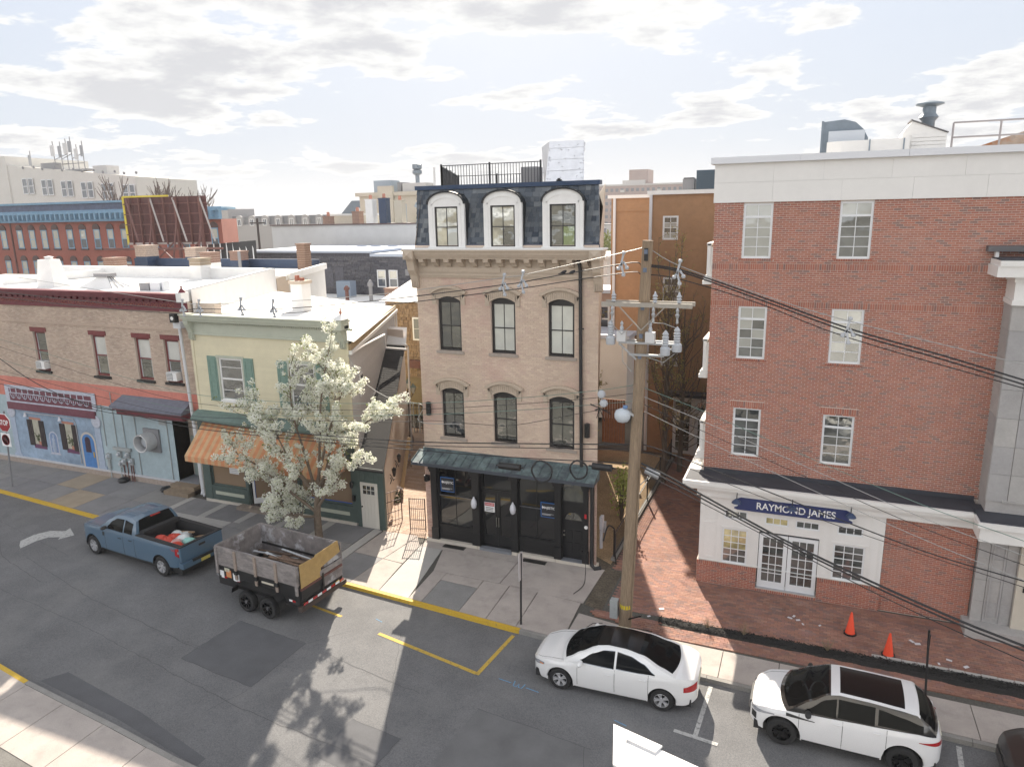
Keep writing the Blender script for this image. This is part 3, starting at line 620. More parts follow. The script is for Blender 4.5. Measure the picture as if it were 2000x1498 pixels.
# storefront
sy = by-.1
st = bxs('storefront', black, mb_, (-13.62, by+.03, .02, -7.06, by+.18, .12), (-13.62, sy+.0, 3.3, -7.06, by+.12, 3.62), (-11.56, by+.3, .0, -10.06, by+.33, 3.3))
for a, b in ((-13.62, -13.36), (-11.8, -11.5), (-10.12, -9.88), (-8.36, -8.12), (-7.24, -7.06)):
    bxs('pilaster', black, st, (a, sy-.02, .12, b, by+.14, 3.02), (a-.03, sy-.05, .12, b+.03, by+.14, .62), (a-.03, sy-.06, 3.02, b+.03, by+.14, 3.12), (a-.06, sy-.1, 3.12, b+.06, by+.14, 3.3), (a+.06, sy-.03, .8, b-.06, sy-.01, 2.9))
for a, b in ((-13.36, -11.8), (-9.88, -8.36)):
    bk = bxs('bulkhead', black, st, (a, by, .12, b, by+.1, .72), (a, by-.04, .68, b, by+.1, .76), (a+.08, by-.015, .2, b-.08, by, .26), (a+.08, by-.015, .58, b-.08, by, .64), (a+.08, by-.015, .26, a+.14, by, .58), (b-.14, by-.015, .26, b-.08, by, .58), (a+.08, by-.012, .38, b-.08, by, .44))
    window(st, a, b, .76, 3.3, by, black, [g_store], fw=.05, cols=2, rows=1, rec=.02, mw=.018, name='shop_window')
    bxs('window_rail', M('grey_rail', (.18, .18, .2), .4, metal=.5), st, (a+.05, by+.015, 2.0, b-.05, by+.035, 2.025))
# recessed double door
dm = bxs('door_surround', black, st, (-11.5, by+.1, 2.35, -10.12, by+.2, 2.47), (-11.5, by+.1, .02, -11.46, by+.3, 3.3), (-10.16, by+.1, .02, -10.12, by+.3, 3.3))
window(st, -11.46, -10.16, 2.47, 3.28, by, black, [g_store], fw=.05, cols=1, rows=1, rec=.12, name='transom')
steel = M('brushed_steel', (.55, .53, .48), .3, metal=1.)
for a, b, hx in ((-11.46, -10.815, -10.86), (-10.805, -10.16, -10.76)):
    w_ = window(st, a, b, .1, 2.35, by, black, [g_store], fw=.1, split=[(.55, 2.25, 1, 1)], rec=.14, name='door'); bxs('kick_panel', black, w_, (a+.1, by+.15, .2, b-.1, by+.19, .55))
    MB().tube([(hx, by+.1, .95), (hx, by+.1, 1.35)], .014).bar((hx, by+.1, 1.0), (hx, by+.16, 1.0), .015).bar((hx, by+.1, 1.3), (hx, by+.16, 1.3), .015).build('door_handle', steel, w_)
# panelled side door with fanlight
sd = bxs('side_door', black, st, (-8.12, by+.1, .14, -7.24, by+.15, 2.3), (-8.12, by+.06, 2.3, -7.24, by+.16, 2.42))
for zz, hh in ((.3, .5), (.95, .35)):
    for a in (-8.0, -7.62): bxs('door_panel', black, sd, (a, by+.085, zz, a+.28, by+.1, zz+hh))
fl = MB(); fl.prism([(-7.68+.32*math.cos(math.pi*j/12), by+.088, 1.72+.3*math.sin(math.pi*j/12)) for j in range(13)], (0, .01, 0)); fl.build('fanlight', g_mid, sd)
for j in (3, 6, 9): MB().bar((-7.68, by+.083, 1.72), (-7.68+.32*math.cos(math.pi*j/12), by+.083, 1.72+.3*math.sin(math.pi*j/12)), .012, .012).build('glazing_bar', black, sd)
MB().lathe([(.03, 0), (.04, .03), (.01, .06)], (-8.04, by+.04, 1.08), (0, 1, 0), 10).build('door_knob', steel, sd); MB().lathe([(.025, 0), (.03, .03)], (-8.04, by+.06, 1.24), (0, 1, 0), 10).build('deadbolt', steel, sd)
window(st, -8.12, -7.24, 2.42, 3.28, by, black, [g_mid], fw=.05, cols=1, rows=1, rec=.05, name='transom')
bxs('door_light', whitep, st, (-11.0, by+.02, 3.17, -10.55, by+.1, 3.22))
stone_w = M('pale_stone_sill', (.58, .53, .46), .8, n=.08, ns=6)
for a, b in ((-13.9, -11.62), (-11.6, -11.5), (-10.12, -9.9), (-9.88, -8.34), (-8.32, -6.7)): bxs('base_stone', stone_w, st, (a, sy-.06, -.02, b, by+.16, .12))
bxs('door_step', M('bluestone', (.2, .21, .23), .8, n=.1, ns=12), st, (-11.49, sy-.1, -.02, -10.13, by+.3, .1)); bxs('door_step', M('bluestone'), st, (-8.1, sy-.07, .122, -7.26, by+.15, .14))
# copper canopy: standing-seam panels
cop = M('verdigris_copper', (.14, .19, .195), .55, metal=.3, n=.3, ns=5, n2=.25, ns2=1.4, stain=((.07, .085, .1), 2.2, .45, .62, .9))
cy0, cz0, cz1 = by-.72, 3.6, 3.88
ca = bxs('canopy', M('canopy_gutter', (.10, .115, .14), .35, metal=.6), mb_, (bx0-.2, cy0-.06, cz0-.13, bx1+.1, cy0+.0, cz0-.01), (bx0-.2, cy0+.0, cz0-.1, bx1+.1, by-.02, cz0-.03))
npn = 21; pw = (bx1+.1-bx0+.2)/npn
for i in range(npn):
    x = bx0-.2+i*pw
    MB().add([(x+.005, cy0-.03, cz0), (x+pw-.005, cy0-.03, cz0), (x+pw-.005, by-.01, cz1), (x+.005, by-.01, cz1), (x+.005, cy0-.03, cz0-.025), (x+pw-.005, cy0-.03, cz0-.025), (x+pw-.005, by-.01, cz1-.3), (x+.005, by-.01, cz1-.3)], [(0, 1, 2, 3), (4, 5, 1, 0), (5, 6, 2, 1), (7, 4, 0, 3)]).build('copper_panel', cop, ca)
    MB().bar((x, cy0-.03, cz0+.012), (x, by-.01, cz1+.012), .02, .04).build('standing_seam', cop, ca)
bxs('canopy_flashing', cop, ca, (bx0-.05, by-.03, cz1-.02, bx1+.04, by-.012, cz1+.1))
# rain pipe
pipem = M('black_pipe', (.02, .02, .021), .5)
MB().tube([(-7.38, by-.3, 11.4), (-7.38, by-.12, 11.1), (-7.38, by-.1, 10.9), (-7.32, by-.1, 3.95)], .065, 8).build('downspout', pipem, mb_, smooth=50); bxs('downspout_bracket', pipem, mb_, (-7.44, by-.1, 9.0, -7.26, by-.02, 9.04), (-7.44, by-.1, 6.6, -7.26, by-.02, 6.64))
MB().tube([(-6.9, by-.12, 3.45), (-6.9, by-.12, .3), (-6.88, by-.16, .12), (-6.75, by-.24, .05), (-6.55, by-.1, .06)], .075, 8).build('downspout', pipem, mb_, smooth=50)
pinkb = M('pink_brick', rough=.9, piece=[(.42, .27, .22), (.48, .33, .27), (.38, .24, .2), (.5, .37, .31)], n=.1, ns=20, bump=.3, bs=60)
for a, b in ((bx0, -13.63), (-7.05, -6.97), (-6.83, bx1)): pieces(mb_, 'brick', bricks(a, b, .12, 3.5, by-.06, [], L=.21, hc=.07), pinkb, 40)
bxs('brick_pier', mortar_t, mb_, (bx0, by-.06, .1, -13.63, by+.02, 3.5), (-7.05, by-.06, .1, -6.97, by+.02, 3.5), (-6.83, by-.06, .1, bx1, by+.02, 3.5))
# fittings on the front
lampm = M('black_lamp', (.012, .012, .013), .4)
for x, z in ((-13.55, 5.62), (-7.1, 5.35)): MB().lathe([(.0, 0), (.09, 0), (.1, .02), (.1, .5), (.09, .52), (0, .52)], (x, by-.12, z-.26), n=12).box(x-.03, by-.1, z-.05, x+.03, by, z+.05).build('wall_light', lampm, mb_)
MB().box(-13.86, by-.2, 2.62, -13.66, by-.06, 2.84).box(-13.82, by-.24, 2.6, -13.7, by-.2, 2.8).build('security_light', lampm, mb_)
plas = M('frosted_plastic', (.62, .62, .66), .35)
for x in (-11.65, -10.0):
    MB().lathe([(.02, .0), (.09, .05), (.12, .2), (.1, .34), (.05, .42), (.02, .5)], (x, sy-.16, 1.75), n=10).build('wrapped_lantern', plas, mb_, smooth=50); MB().bar((x, sy-.02, 2.1), (x, sy-.15, 2.15), .03).build('lantern_arm', lampm, mb_)
MB().box(-7.18, sy-.05, 1.95, -7.1, sy-.02, 2.12).build('fire_alarm', M('alarm_red', (.5, .02, .03), .5), mb_); MB().lathe([(0, 0), (.07, .01), (.07, .05), (0, .06)], (-7.12, sy-.06, 1.6), (0, 1, 0), 12).build('alarm_bell', whitep, mb_)
m = MB().box(-6.73, by+.3, 1.4, -6.62, by+.55, 1.9).box(-6.73, by+.35, .6, -6.64, by+.5, 1.35).box(-6.72, by+.7, 1.1, -6.62, by+.9, 1.5); m.build('meter_box', M('grey_box', (.42, .42, .44), .5), mb_)
text('181', .08, (-9.99, sy-.025, 1.42), M('sign_white', (.8, .8, .8), .5), mb_, 'house_number')
# signs in the windows
sblue = M('sign_blue', (.03, .16, .48), .5); sblk = M('sign_black', (.02, .02, .025), .5); swh = M('sign_white'); sred = M('sign_red', (.5, .03, .04), .5)
def board(x, z, label):
    t_ = thing('builder_sign', label, 'sign', (x, by-.004, z-.3), group=None)
    bxs('sign_panel', sblue, t_, (x-.3, by-.012, z-.3, x+.3, by-.002, z+.3)); bxs('sign_face', sblk, t_, (x-.275, by-.018, z-.275, x+.29, by-.013, z+.275))
    text('MAJESTIC', .135, (x+.03, by-.022, z+.09), swh, t_, ext=.002, bold=.002, sx=.88); bxs('sign_rule', swh, t_, (x-.25, by-.021, z-.2, x+.1, by-.0185, z-.185), (x-.25, by-.021, z-.16, x+.22, by-.0185, z-.15))
    MB().add([(x-.25, by-.021, z+.1), (x-.22, by-.021, z+.17), (x-.19, by-.021, z+.1), (x-.22, by-.021, z+.03)], [(0, 3, 2, 1)]).build('sign_mark', swh, t_, recalc=False)
board(-12.92, 2.5, 'blue-edged black MAJESTIC sign in the window left of the double doors')
board(-8.65, 2.02, 'blue-edged black MAJESTIC sign in the window right of the double doors')
t_ = thing('warning_sign', 'small white sign with red DANGER band on the black double door', 'sign', (-11.12, by+.1, 1.55))
bxs('sign_panel', swh, t_, (-11.36, by+.1, 1.55, -10.92, by+.108, 1.95)); bxs('sign_band', sred, t_, (-11.34, by+.094, 1.8, -10.94, by+.099, 1.93)); text('DANGER', .09, (-11.14, by+.09, 1.865), swh, t_, ext=.002)
for k in range(3): bxs('sign_line', sblk, t_, (-11.3, by+.095, 1.6+k*.06, -10.98, by+.099, 1.62+k*.06))
# cellar grates
for x, y in ((-12.55, 23.85), (-9.1, 23.8)):
    g_ = thing('cellar_grate', 'black iron cellar grate in the pavement by the storefront', 'grate', (x, y, 0), group='cellar grates by the storefront')
    bxs('frame', lampm, g_, (x-.48, y-.13, -.02, x+.48, y+.15, .006))
    for k in range(12): bxs('bar', lampm, g_, (x-.45+k*.08, y-.12, .006, x-.42+k*.08, y+.14, .016))
# roof deck: railing, stair bulkhead, air conditioner
rl = thing('roof_railing', 'black metal baluster railing round the roof deck of the mansard building', 'railing', (-12, 27, 13.95))
def rail(a, b, z0, z1, n, posts):
    a, b = Vector(a), Vector(b); m = MB(); m.bar(a+Vector((0, 0, z1)), b+Vector((0, 0, z1)), .04, .03); m.bar(a+Vector((0, 0, z0+.1)), b+Vector((0, 0, z0+.1)), .03, .03); m.build('rail', blackmetal, rl)
    for i in range(n+1):
        p = a.lerp(b, i/n); MB().bar(p+Vector((0, 0, z0+.1)), p+Vector((0, 0, z1)), .018).build('baluster', blackmetal, rl)
    for i in range(posts+1):
        p = a.lerp(b, i/posts); MB().bar(p+Vector((0, 0, z0)), p+Vector((0, 0, z1+.06)), .06).build('post', blackmetal, rl)
rail((-14.1, 27, 0), (-9.85, 27, 0), 13.9, 14.9, 34, 2); rail((-14.1, 27, 0), (-17.0, 34.4, 0), 13.9, 14.88, 44, 4); rail((-17.0, 34.4, 0), (-10.6, 34.4, 0), 13.9, 14.88, 40, 3)
foil = M('silver_foil', (.62, .63, .66), .33, metal=.75, n=.08, ns=3, bump=.6, bs=6)
bk = thing('stair_bulkhead', 'silver foil clad stair bulkhead leaning above the dark mansard roof', 'roof hut', (-9.6, 29.2, 13.9))
MB().add([(-10.42, 29, 13.9), (-8.74, 29, 13.9), (-8.88, 29.5, 15.82), (-10.36, 29.5, 15.84), (-11.5, 32, 13.9), (-9.8, 32, 13.9), (-9.9, 31.4, 15.8), (-11.4, 31.4, 15.8)], [(0, 1, 2, 3), (1, 5, 6, 2), (4, 0, 3, 7), (5, 4, 7, 6), (3, 2, 6, 7)]).build('shell', foil, bk)
for k in range(4): z = 14.2+k*.45; y = 29+(z-13.9)/1.92*.5; bxs('foil_seam', foil, bk, (-10.41+.03*k, y-.012, z, -8.77-.03*k, y+.01, z+.02))
for k in range(60):
    z = rnd.uniform(14.0, 15.75); x = rnd.choice((-10.33, -8.85, rnd.uniform(-10.3, -8.9))); y = 29+(z-13.9)/1.92*.5
    MB().lathe([(.035, 0), (.02, -.018), (0, -.022)], (x, y-.002, z), (0, 1, 0), 6).build('foil_washer', foil, bk)
bxs('bracket', lampm, bk, (-9.9, 28.98, 14.2, -9.7, 29.06, 14.3), (-9.85, 28.98, 14.1, -9.75, 29.06, 14.35))
acg = M('ac_grey', (.22, .22, .23), .5)
ac = thing('rooftop_condenser', 'grey louvred condenser unit behind the railing of the roof deck', 'air conditioner', (-11, 29, 13.9)); bxs('casing', acg, ac, (-11.45, 29, 13.9, -10.75, 29.7, 14.85))
for k in range(9): bxs('louvre', acg, ac, (-11.43, 28.97, 14.0+k*.09, -10.77, 29.0, 14.04+k*.09))
MB().tube([(-14.75, 27.6, 13.9), (-14.75, 27.6, 14.9)], .05, 8).build('vent_stack', whitep, label='thin white vent stack at the left end of the roof deck railing', cat='vent')
# ------------------------------------------------------------------ red brick office building
redbrick = M('red_brick', rough=.88, piece=[(.33, .125, .085), (.40, .155, .105), (.36, .14, .095), (.43, .19, .135), (.32, .13, .10), (.385, .145, .095), (.22, .135, .12), (.41, .165, .115)], n=.12, ns=30, n2=.1, ns2=.9, bump=.25, bs=80, stain=((.34, .2, .165), .45, .56, .72, .5))
mortar_r = M('pale_mortar', (.58, .50, .44), .95, n=.1, ns=20)
panelw = M('white_panel', (.74, .725, .70), .65, n=.02, ns=4, n2=.03, ns2=.6)
dkroof = M('dark_membrane', (.045, .048, .06), .8, n=.15, ns=2, n2=.1, ns2=.6)
greystone = M('grey_stone', rough=.8, piece=[(.36, .345, .335), (.40, .385, .37), (.34, .33, .33), (.42, .40, .385)], n=.06, ns=18, n2=.1, ns2=1.5, bump=.15, bs=50)
g_off = GLASS('glass_office', (.10, .105, .10), .2, .03, 1.5, .5, 1.2)
g_offb = GLASS('glass_office_blind', (.42, .42, .38), .16, .03, 1.5, .15)
g_lit = GLASS('glass_lit_room', (.42, .36, .18), .15, .06, 1.5, .5, 2)
rx0, rx1, ry = -3.13, 12., 25.3
rb = thing('red_brick_building', 'red brick office block with white top band and white ground-floor shopfront', 'building', (rx0, ry, 0))
cols_ = [(-2.21, -1.30), (.66, 1.61)]; rows3 = [(4.61, 6.34), (8.06, 9.84), (11.41, 13.17)]
holes = [(a, b, *z) for a, b in cols_ for z in rows3]
m = MB().face(rx0, rx1, 3.5, 13.2, ry, holes, .2)
m.poly([(rx0, ry, 0), (rx0, 38, 0), (rx0, 38, 14.4), (rx0, ry, 14.4)]); m.poly([(rx0, 38, 0), (rx1, 38, 0), (rx1, 38, 14.4), (rx0, 38, 14.4)]); m.poly([(rx1, ry, 0), (rx1, 38, 0), (rx1, 38, 14.4), (rx1, ry, 14.4)])
m.build('wall', mortar_r, rb, recalc=False)
sol = [(rx0, 9.2, 11.0395, 11.242), (rx0, 9.2, 9.8242, 10.0268)]; arch = [(a-.1, b+.1, 6.36, 6.56) for a, b in cols_]; rowl = [(a-.08, b+.08, z[0]-.09, z[0]) for a, b in cols_ for z in rows3]
bb = bricks(rx0, 9.0, 3.95, 13.2, ry, holes+sol+arch+rowl, jit=.002, j=.014)
for a, b, c, d in sol[:1]: bb += soldiers(a, 9.0, c, d, ry)
for a, b, c, d in sol[1:]: bb += [q for q in soldiers(a, 9.0, c, d, ry)]
for a, b, c, d in arch: bb += soldiers(a, b, c, d, ry)
for a, b, c, d in rowl: bb += soldiers(a, b, c, d, ry, proud=.03)
pieces(rb, 'brick', bb, redbrick)
wf = M('white_vinyl', (.72, .73, .74), .5)
for ci, (a, b) in enumerate(cols_):
    for ri, (z0, z1) in enumerate(rows3):
        ps = {0: [g_off], 1: [g_off, g_offb, g_off, g_offb, g_off], 2: [g_offb] if ci == 0 else [g_off]}[ri]
        ps = (ps*10)[:8]+([g_offb, g_offb] if ri else [g_dark, g_dark])
        window(rb, a, b, z0, z1, ry, wf, ps, fw=.07, split=[(z0+.07, z1-.47, 2, 4), (z1-.40, z1-.07, 2, 1)], rec=.03, mw=.022)
# white band: panels with open joints, coping
bxs('band_backing', M('joint_shadow', (.55, .55, .54), .9), rb, (rx0-.02, ry-.03, 13.2, rx1, ry+.1, 14.42))
for a, b in ((rx0-.04, -1.354), (-1.35, .106), (.11, 2.006), (2.01, 3.906), (3.91, 8)): bxs('facade_panel', panelw, rb, (a, ry-.06, 13.83, b, ry-.02, 14.42))
for a, b in ((rx0-.04, -1.354), (-1.35, .656), (.66, 2.606), (2.61, 4.506), (4.51, 8)): bxs('facade_panel', panelw, rb, (a, ry-.06, 13.2, b, ry-.02, 13.825))
bxs('coping', M('coping_white', (.68, .69, .72), .5), rb, (rx0-.16, ry-.2, 14.42, -.6, ry+.5, 14.62), (-.595, ry-.2, 14.42, 2.4, ry+.5, 14.62), (2.405, ry-.2, 14.42, 9, ry+.5, 14.62))
bxs('roof', M('office_roof', (.5, .5, .5), .9), rb, (rx0, ry+.5, 14.3, rx1, 37.9, 14.4))
# ground floor
gy = 24.55
sh = bxs('shopfront_roof', dkroof, rb, (-3.6, 24.2, 3.88, 5.2, ry-.02, 3.93)); bxs('roof_upstand', dkroof, sh, (-3.1, ry-.06, 3.93, 5.2, ry-.01, 4.06))
en = bxs('entablature', panelw, rb, (-3.66, 24.08, 3.78, 5.15, 24.3, 3.92), (-3.58, 24.16, 3.66, 5.15, 24.3, 3.78), (-3.5, 24.22, 3.6, 5.15, 24.4, 3.66), (-3.2, 24.42, 3.3, 5.15, 24.6, 3.6), (-3.66, 24.3, 3.78, -3.12, ry+1.5, 3.92), (-3.5, 24.4, 3.6, -3.12, ry+1.5, 3.78))
gw = [(-2.3, -1.44, .84, 2.16, 3, 5), (1.27, 2.24, .84, 2.13, 3, 5)]; gt = [(-2.26, -1.48, 2.5, 2.84), (-.92, -.15, 2.47, 2.77), (.06, .82, 2.47, 2.77), (1.35, 2.13, 2.47, 2.78)]
gd = [(-1.06, -.14), (-.12, .82)]
m = MB().face(-3.08, 2.75, .82, 3.4, gy, [g[:4] for g in gw]+gt+[(-1.08, .84, .1, 2.2)], .15); m.poly([(-3.08, gy, .8), (-3.08, gy, 3.6), (-3.08, ry+1, 3.6), (-3.08, ry+1, .8)]); m.box(-3.08, gy+.2, 0, 2.75, gy+.3, 3.5)
sf = m.build('shopfront', panelw, rb, recalc=False)
bxs('backing', g_dark, sf, (-3.0, gy+.14, .2, 2.7, gy+.19, 3.2))
for a, b, c, d, p, q in gw: window(sf, a, b, c, d, gy, wf, [g_lit if a < 0 else g_off]*6+[g_off]*3 if a > 0 else [g_off, g_off, g_lit, g_lit, g_lit], fw=.06, cols=p, rows=q, rec=.02, mw=.025)
for i, (a, b, c, d) in enumerate(gt): window(sf, a, b, c, d, gy, wf, [g_lit if i in (1,) else g_off], fw=.05, cols=3, rows=1, rec=.02, mw=.025, name='transom')
for a, b in gd:
    w_ = window(sf, a, b, .12, 2.12, gy, wf, [g_off], fw=.13, split=[(.36, 1.98, 3, 5)], rec=.03, mw=.025, name='door'); bxs('kick_rail', wf, w_, (a+.13, gy+.032, .25, b-.13, gy+.08, .36))
def pframe(x0, x1, z0, z1, w=.035):
    bxs('panel_mould', panelw, sf, (x0, gy-.015, z0, x1, gy, z0+w), (x0, gy-.015, z1-w, x1, gy, z1), (x0, gy-.015, z0+w, x0+w, gy, z1-w), (x1-w, gy-.015, z0+w, x1, gy, z1-w))
for q in ((-2.95, -2.5, .95, 2.3), (-2.95, -2.5, 2.42, 3.2), (-1.32, -1.14, .95, 3.2), (.9, 1.16, .95, 3.2), (2.36, 2.66, .95, 3.2)): pframe(*q)
for q in gw: pframe(q[0]-.06, q[1]+.06, q[2]-.05, q[3]+.06, .05)
lowb = []; lowm = MB()
for a, b, yy in ((-3.12, -1.1, gy-.08), (.86, 2.76, gy-.08)):
    lowb += bricks(a, b, .0, .72, yy, []); lowb += soldiers(a, b, .72, .84, yy, proud=.02); lowm.box(a, yy, -.02, b, gy+.1, .72); lowm.box(a, yy, .72, b, gy, .835)
lowb += soldiers(-1.1, .86, .0, .1, gy-.1); lowm.box(-1.1, gy-.1, -.02, .86, gy+.1, .1)
lowb += bricks(2.76, 5.3, 0, 3.42, gy+.02, []); lowm.box(2.76, gy+.02, -.02, 5.3, gy+.2, 3.42)
lowm.box(-3.125, gy-.07, -.02, -3.1, ry+2, .84)
lb = lowm.build('lower_wall', mortar_r, rb); pieces(lb, 'brick', lowb, redbrick, 300)
bxs('door_threshold', M('aluminium', (.5, .5, .52), .35, metal=.9), sf, (-1.08, gy-.06, .1, .84, gy+.06, .125))
# stone entrance pier with balcony
st_ = thing('stone_pier', 'grey stone entrance pier with white balcony beside the red brick wall', 'pier', (6.2, 24.6, 0))
bxs('core', greystone, st_, (5.33, 24.35, .3, 7.4, 26, 10.3)); bxs('footing', greystone, st_, (5.12, 23.75, -.02, 7.6, 26, .3))
sb = []
zs_ = [.3, 1.0, 1.72, 2.44, 3.0]
for z0, z1 in zip(zs_, zs_[1:]):
    for a, b in ((5.31, 5.62), (5.63, 6.05), (6.06, 6.35), (6.36, 7.4)): sb.append((a+.004, 24.31, z0+.004, b-.004, 24.36, z1-.004))
zs_ = [4.3+k*.86 for k in range(8)]
for z0, z1 in zip(zs_, zs_[1:]):
    for a, b in ((5.31, 5.85), (5.86, 7.4)): sb.append((a+.004, 24.31, z0+.004, b-.004, 24.36, min(z1, 10.28)-.004))
    sb.append((5.3, 24.365, z0+.004, 5.335, 25.28, z1-.004))
pieces(st_, 'stone_block', sb, greystone)
bxs('niche_frame', greystone, st_, (5.7, 24.28, .45, 5.75, 24.31, 2.9), (6.0, 24.28, .45, 6.05, 24.31, 2.9), (5.75, 24.28, .45, 6.0, 24.31, .5)); bxs('string_moulding', greystone, st_, (5.72, 24.27, 4.3, 6.6, 24.31, 4.36))
bxs('plaster_wall', M('cream_plaster', (.55, .5, .42), .8, n=.05, ns=3), st_, (6.38, 24.2, .3, 9, 24.3, 3.1)); bxs('bell_plate', black, st_, (6.55, 24.17, 1.55, 6.63, 24.2, 1.7))
bxs('entablature', panelw, st_, (5.1, 23.5, 3.3, 9, 24.7, 3.75), (5.02, 23.4, 3.75, 9, 24.75, 3.92)); bxs('entablature_roof', dkroof, st_, (5.08, 23.46, 3.92, 9, 24.9, 3.95))
bxs('balcony', panelw, st_, (4.78, 24.0, 11.0, 9, 25.29, 11.3), (4.82, 23.96, 11.3, 9, 25.28, 11.46), (5.3, 24.25, 10.25, 9, 25.28, 11.0), (5.26, 24.2, 10.2, 9, 25.28, 10.34), (5.26, 24.2, 10.85, 9, 25.28, 11.0)); bxs('balcony_deck', dkroof, st_, (4.84, 24.0, 11.46, 9, 25.2, 11.5)); bxs('balcony_rail', M('charcoal_cap', (.12, .115, .12), .6), st_, (4.66, 24.9, 11.66, 9, 25.25, 11.82)); bxs('rail_post', panelw, st_, (4.86, 24.95, 11.5, 4.95, 25.15, 11.66))
# side balconies seen end-on at the left edge
for z in (10.52, 7.26, 4.3):
    m = MB().box(-3.46, 25.45, z, -3.14, 28.5, z+.12).box(-3.42, 25.42, z+.12, -3.14, 28.5, z+.24).box(-3.38, 25.4, z+.24, -3.14, 28.5, z+.3).box(-3.34, 25.5, z+.3, -3.22, 25.62, z+1.35).box(-3.2, 25.44, z+.3, -3.14, 25.6, z+1.25).box(-3.36, 25.5, z+1.3, -3.2, 28.4, z+1.38)
    m.build('side_balcony', panelw, rb)
# name board and gooseneck lamps
nav = M('sign_navy', (.022, .035, .13), .5)
t_ = thing('shop_sign', 'navy shop sign reading RAYMOND JAMES in white above the office doors', 'sign', (-.08, gy-.12, 2.95))
x0, x1 = -1.82, 1.66
MB().prism([(x, gy-.16, z) for x, z in [(x0-.12, 2.99), (x0-.1, 3.02), (x0, 3.06), (x0, 3.28), (x0-.04, 3.34), (x0+.1, 3.4), (x1-.1, 3.4), (x1+.04, 3.34), (x1, 3.28), (x1, 3.06), (x1+.1, 3.02), (x1+.12, 2.99), (x1, 2.95), (x0, 2.95)]], (0, .06, 0)).build('board', nav, t_)
MB().prism([(x, gy-.10, z) for x, z in [(x0-.14, 2.97), (x0-.02, 3.42), (x1+.02, 3.42), (x1+.14, 2.97), (x1, 2.93), (x0, 2.93)]], (0, .02, 0)).build('border', swh, t_)
tx = text('RAYMOND JAMES', .34, (.02, gy-.165, 3.165), swh, t_, ext=.004, sx=.92, bold=.004)
for x in (x0-.02, -.08, x1+.02):
    l_ = thing('gooseneck_lamp', 'dark gooseneck lamp over the navy sign', 'lamp', (x, gy-.1, 3.4), group='gooseneck lamps over the navy sign')
    MB().tube([(x, gy+.0, 3.5), (x, gy-.2, 3.62), (x, gy-.4, 3.6), (x, gy-.46, 3.45)], .016, 6).build('arm', black, l_); MB().lathe([(0, .0), (.06, -.01), (.14, -.09), (.17, -.14), (.15, -.14), (.03, -.05)], (x, gy-.46, 3.45), n=14).build('shade', M('sign_lamp_navy', (.03, .05, .11), .45), l_, smooth=40); MB().lathe([(.05, 0), (.06, .03), (0, .05)], (x, gy-.2, 3.63), n=8).build('knuckle', black, l_)
# rooftop plant
duct = M('galvanised', (.2, .24, .28), .5, metal=.3, n=.12, ns=3)
r_ = thing('duct_hood', 'grey sheet-metal curved duct hood on the office roof', 'duct', (.9, 28, 14.4))
MB().prism([(x, 28.3, z) for x, z in [(.0, 14.4), (.0, 15.83), (.25, 15.85), (.65, 15.88), (1.0, 15.78), (1.25, 15.55), (1.42, 15.25), (1.45, 14.4)]], (0, .9, 0)).build('hood', duct, r_); bxs('throat', M('galv_light', (.55, .58, .62), .35, metal=.5), r_, (.18, 28.1, 14.4, 1.3, 28.3, 15.5)); bxs('flange', duct, r_, (-.06, 28.25, 14.4, .02, 29.25, 15.86))
r_ = thing('roof_screen', 'low white metal roof tank with rounded end beside the duct hood', 'roof unit', (1.3, 27.6, 14.4))
MB().prism([(x, y, 14.4) for x, y in [(.15, 27.75), (.3, 27.6), (.6, 27.5), (2.6, 27.5), (2.6, 28.05), (.15, 28.05)]], (0, 0, .72)).build('casing', panelw, r_); bxs('strap', duct, r_, (1.42, 27.48, 14.4, 1.46, 27.52, 15.14), (2.42, 27.48, 14.4, 2.46, 27.52, 15.12))
r_ = thing('roof_vent_house', 'small white clapboard vent house with sloped top on the office roof', 'roof hut', (3.1, 28, 14.4))
MB().prism([(x, 27.9, z) for x, z in [(2.4, 14.4), (2.4, 15.3), (2.66, 15.66), (3.68, 15.25), (3.68, 14.4)]], (0, 1.1, 0)).build('shell', panelw, r_)
for k in range(7): bxs('clapboard', panelw, r_, (2.68, 27.87, 14.45+k*.115, 3.66, 27.9, 14.54+k*.115)) if 14.54+k*.115 < 15.25 else None
MB().prism([(2.62, 27.85, 15.68), (3.72, 27.85, 15.25), (3.72, 27.85, 15.28), (2.62, 27.85, 15.72)], (0, 1.2, 0)).build('roof', M('charcoal_cap'), r_)
r_ = thing('mushroom_vent', 'grey mushroom roof vent standing behind the clapboard vent house', 'vent', (3.2, 28.7, 14.4)); MB().lathe([(.2, 0), (.2, 1.3), (.3, 1.42), (.24, 1.5), (.2, 1.55), (.2, 1.75), (.42, 1.82), (.42, 1.86), (.18, 1.93), (0, 1.94)], (3.2, 28.7, 14.4), n=16).build('vent', duct, r_, smooth=40)
r_ = thing('pipe_railing', 'grey pipe guard rail running back along the office roof', 'railing', (6, 28, 14.4))
pipeg = M('pipe_grey', (.36, .33, .33), .5, metal=.4)
for z in (15.55, 15.1): MB().tube([(3.85, 28, z), (9, 28, z)], .03, 6).build('rail', pipeg, r_)
for x in (3.85, 5.15, 6.5, 7.8): MB().tube([(x, 28, 14.4), (x, 28, 15.55)], .03, 6).build('post', pipeg, r_)
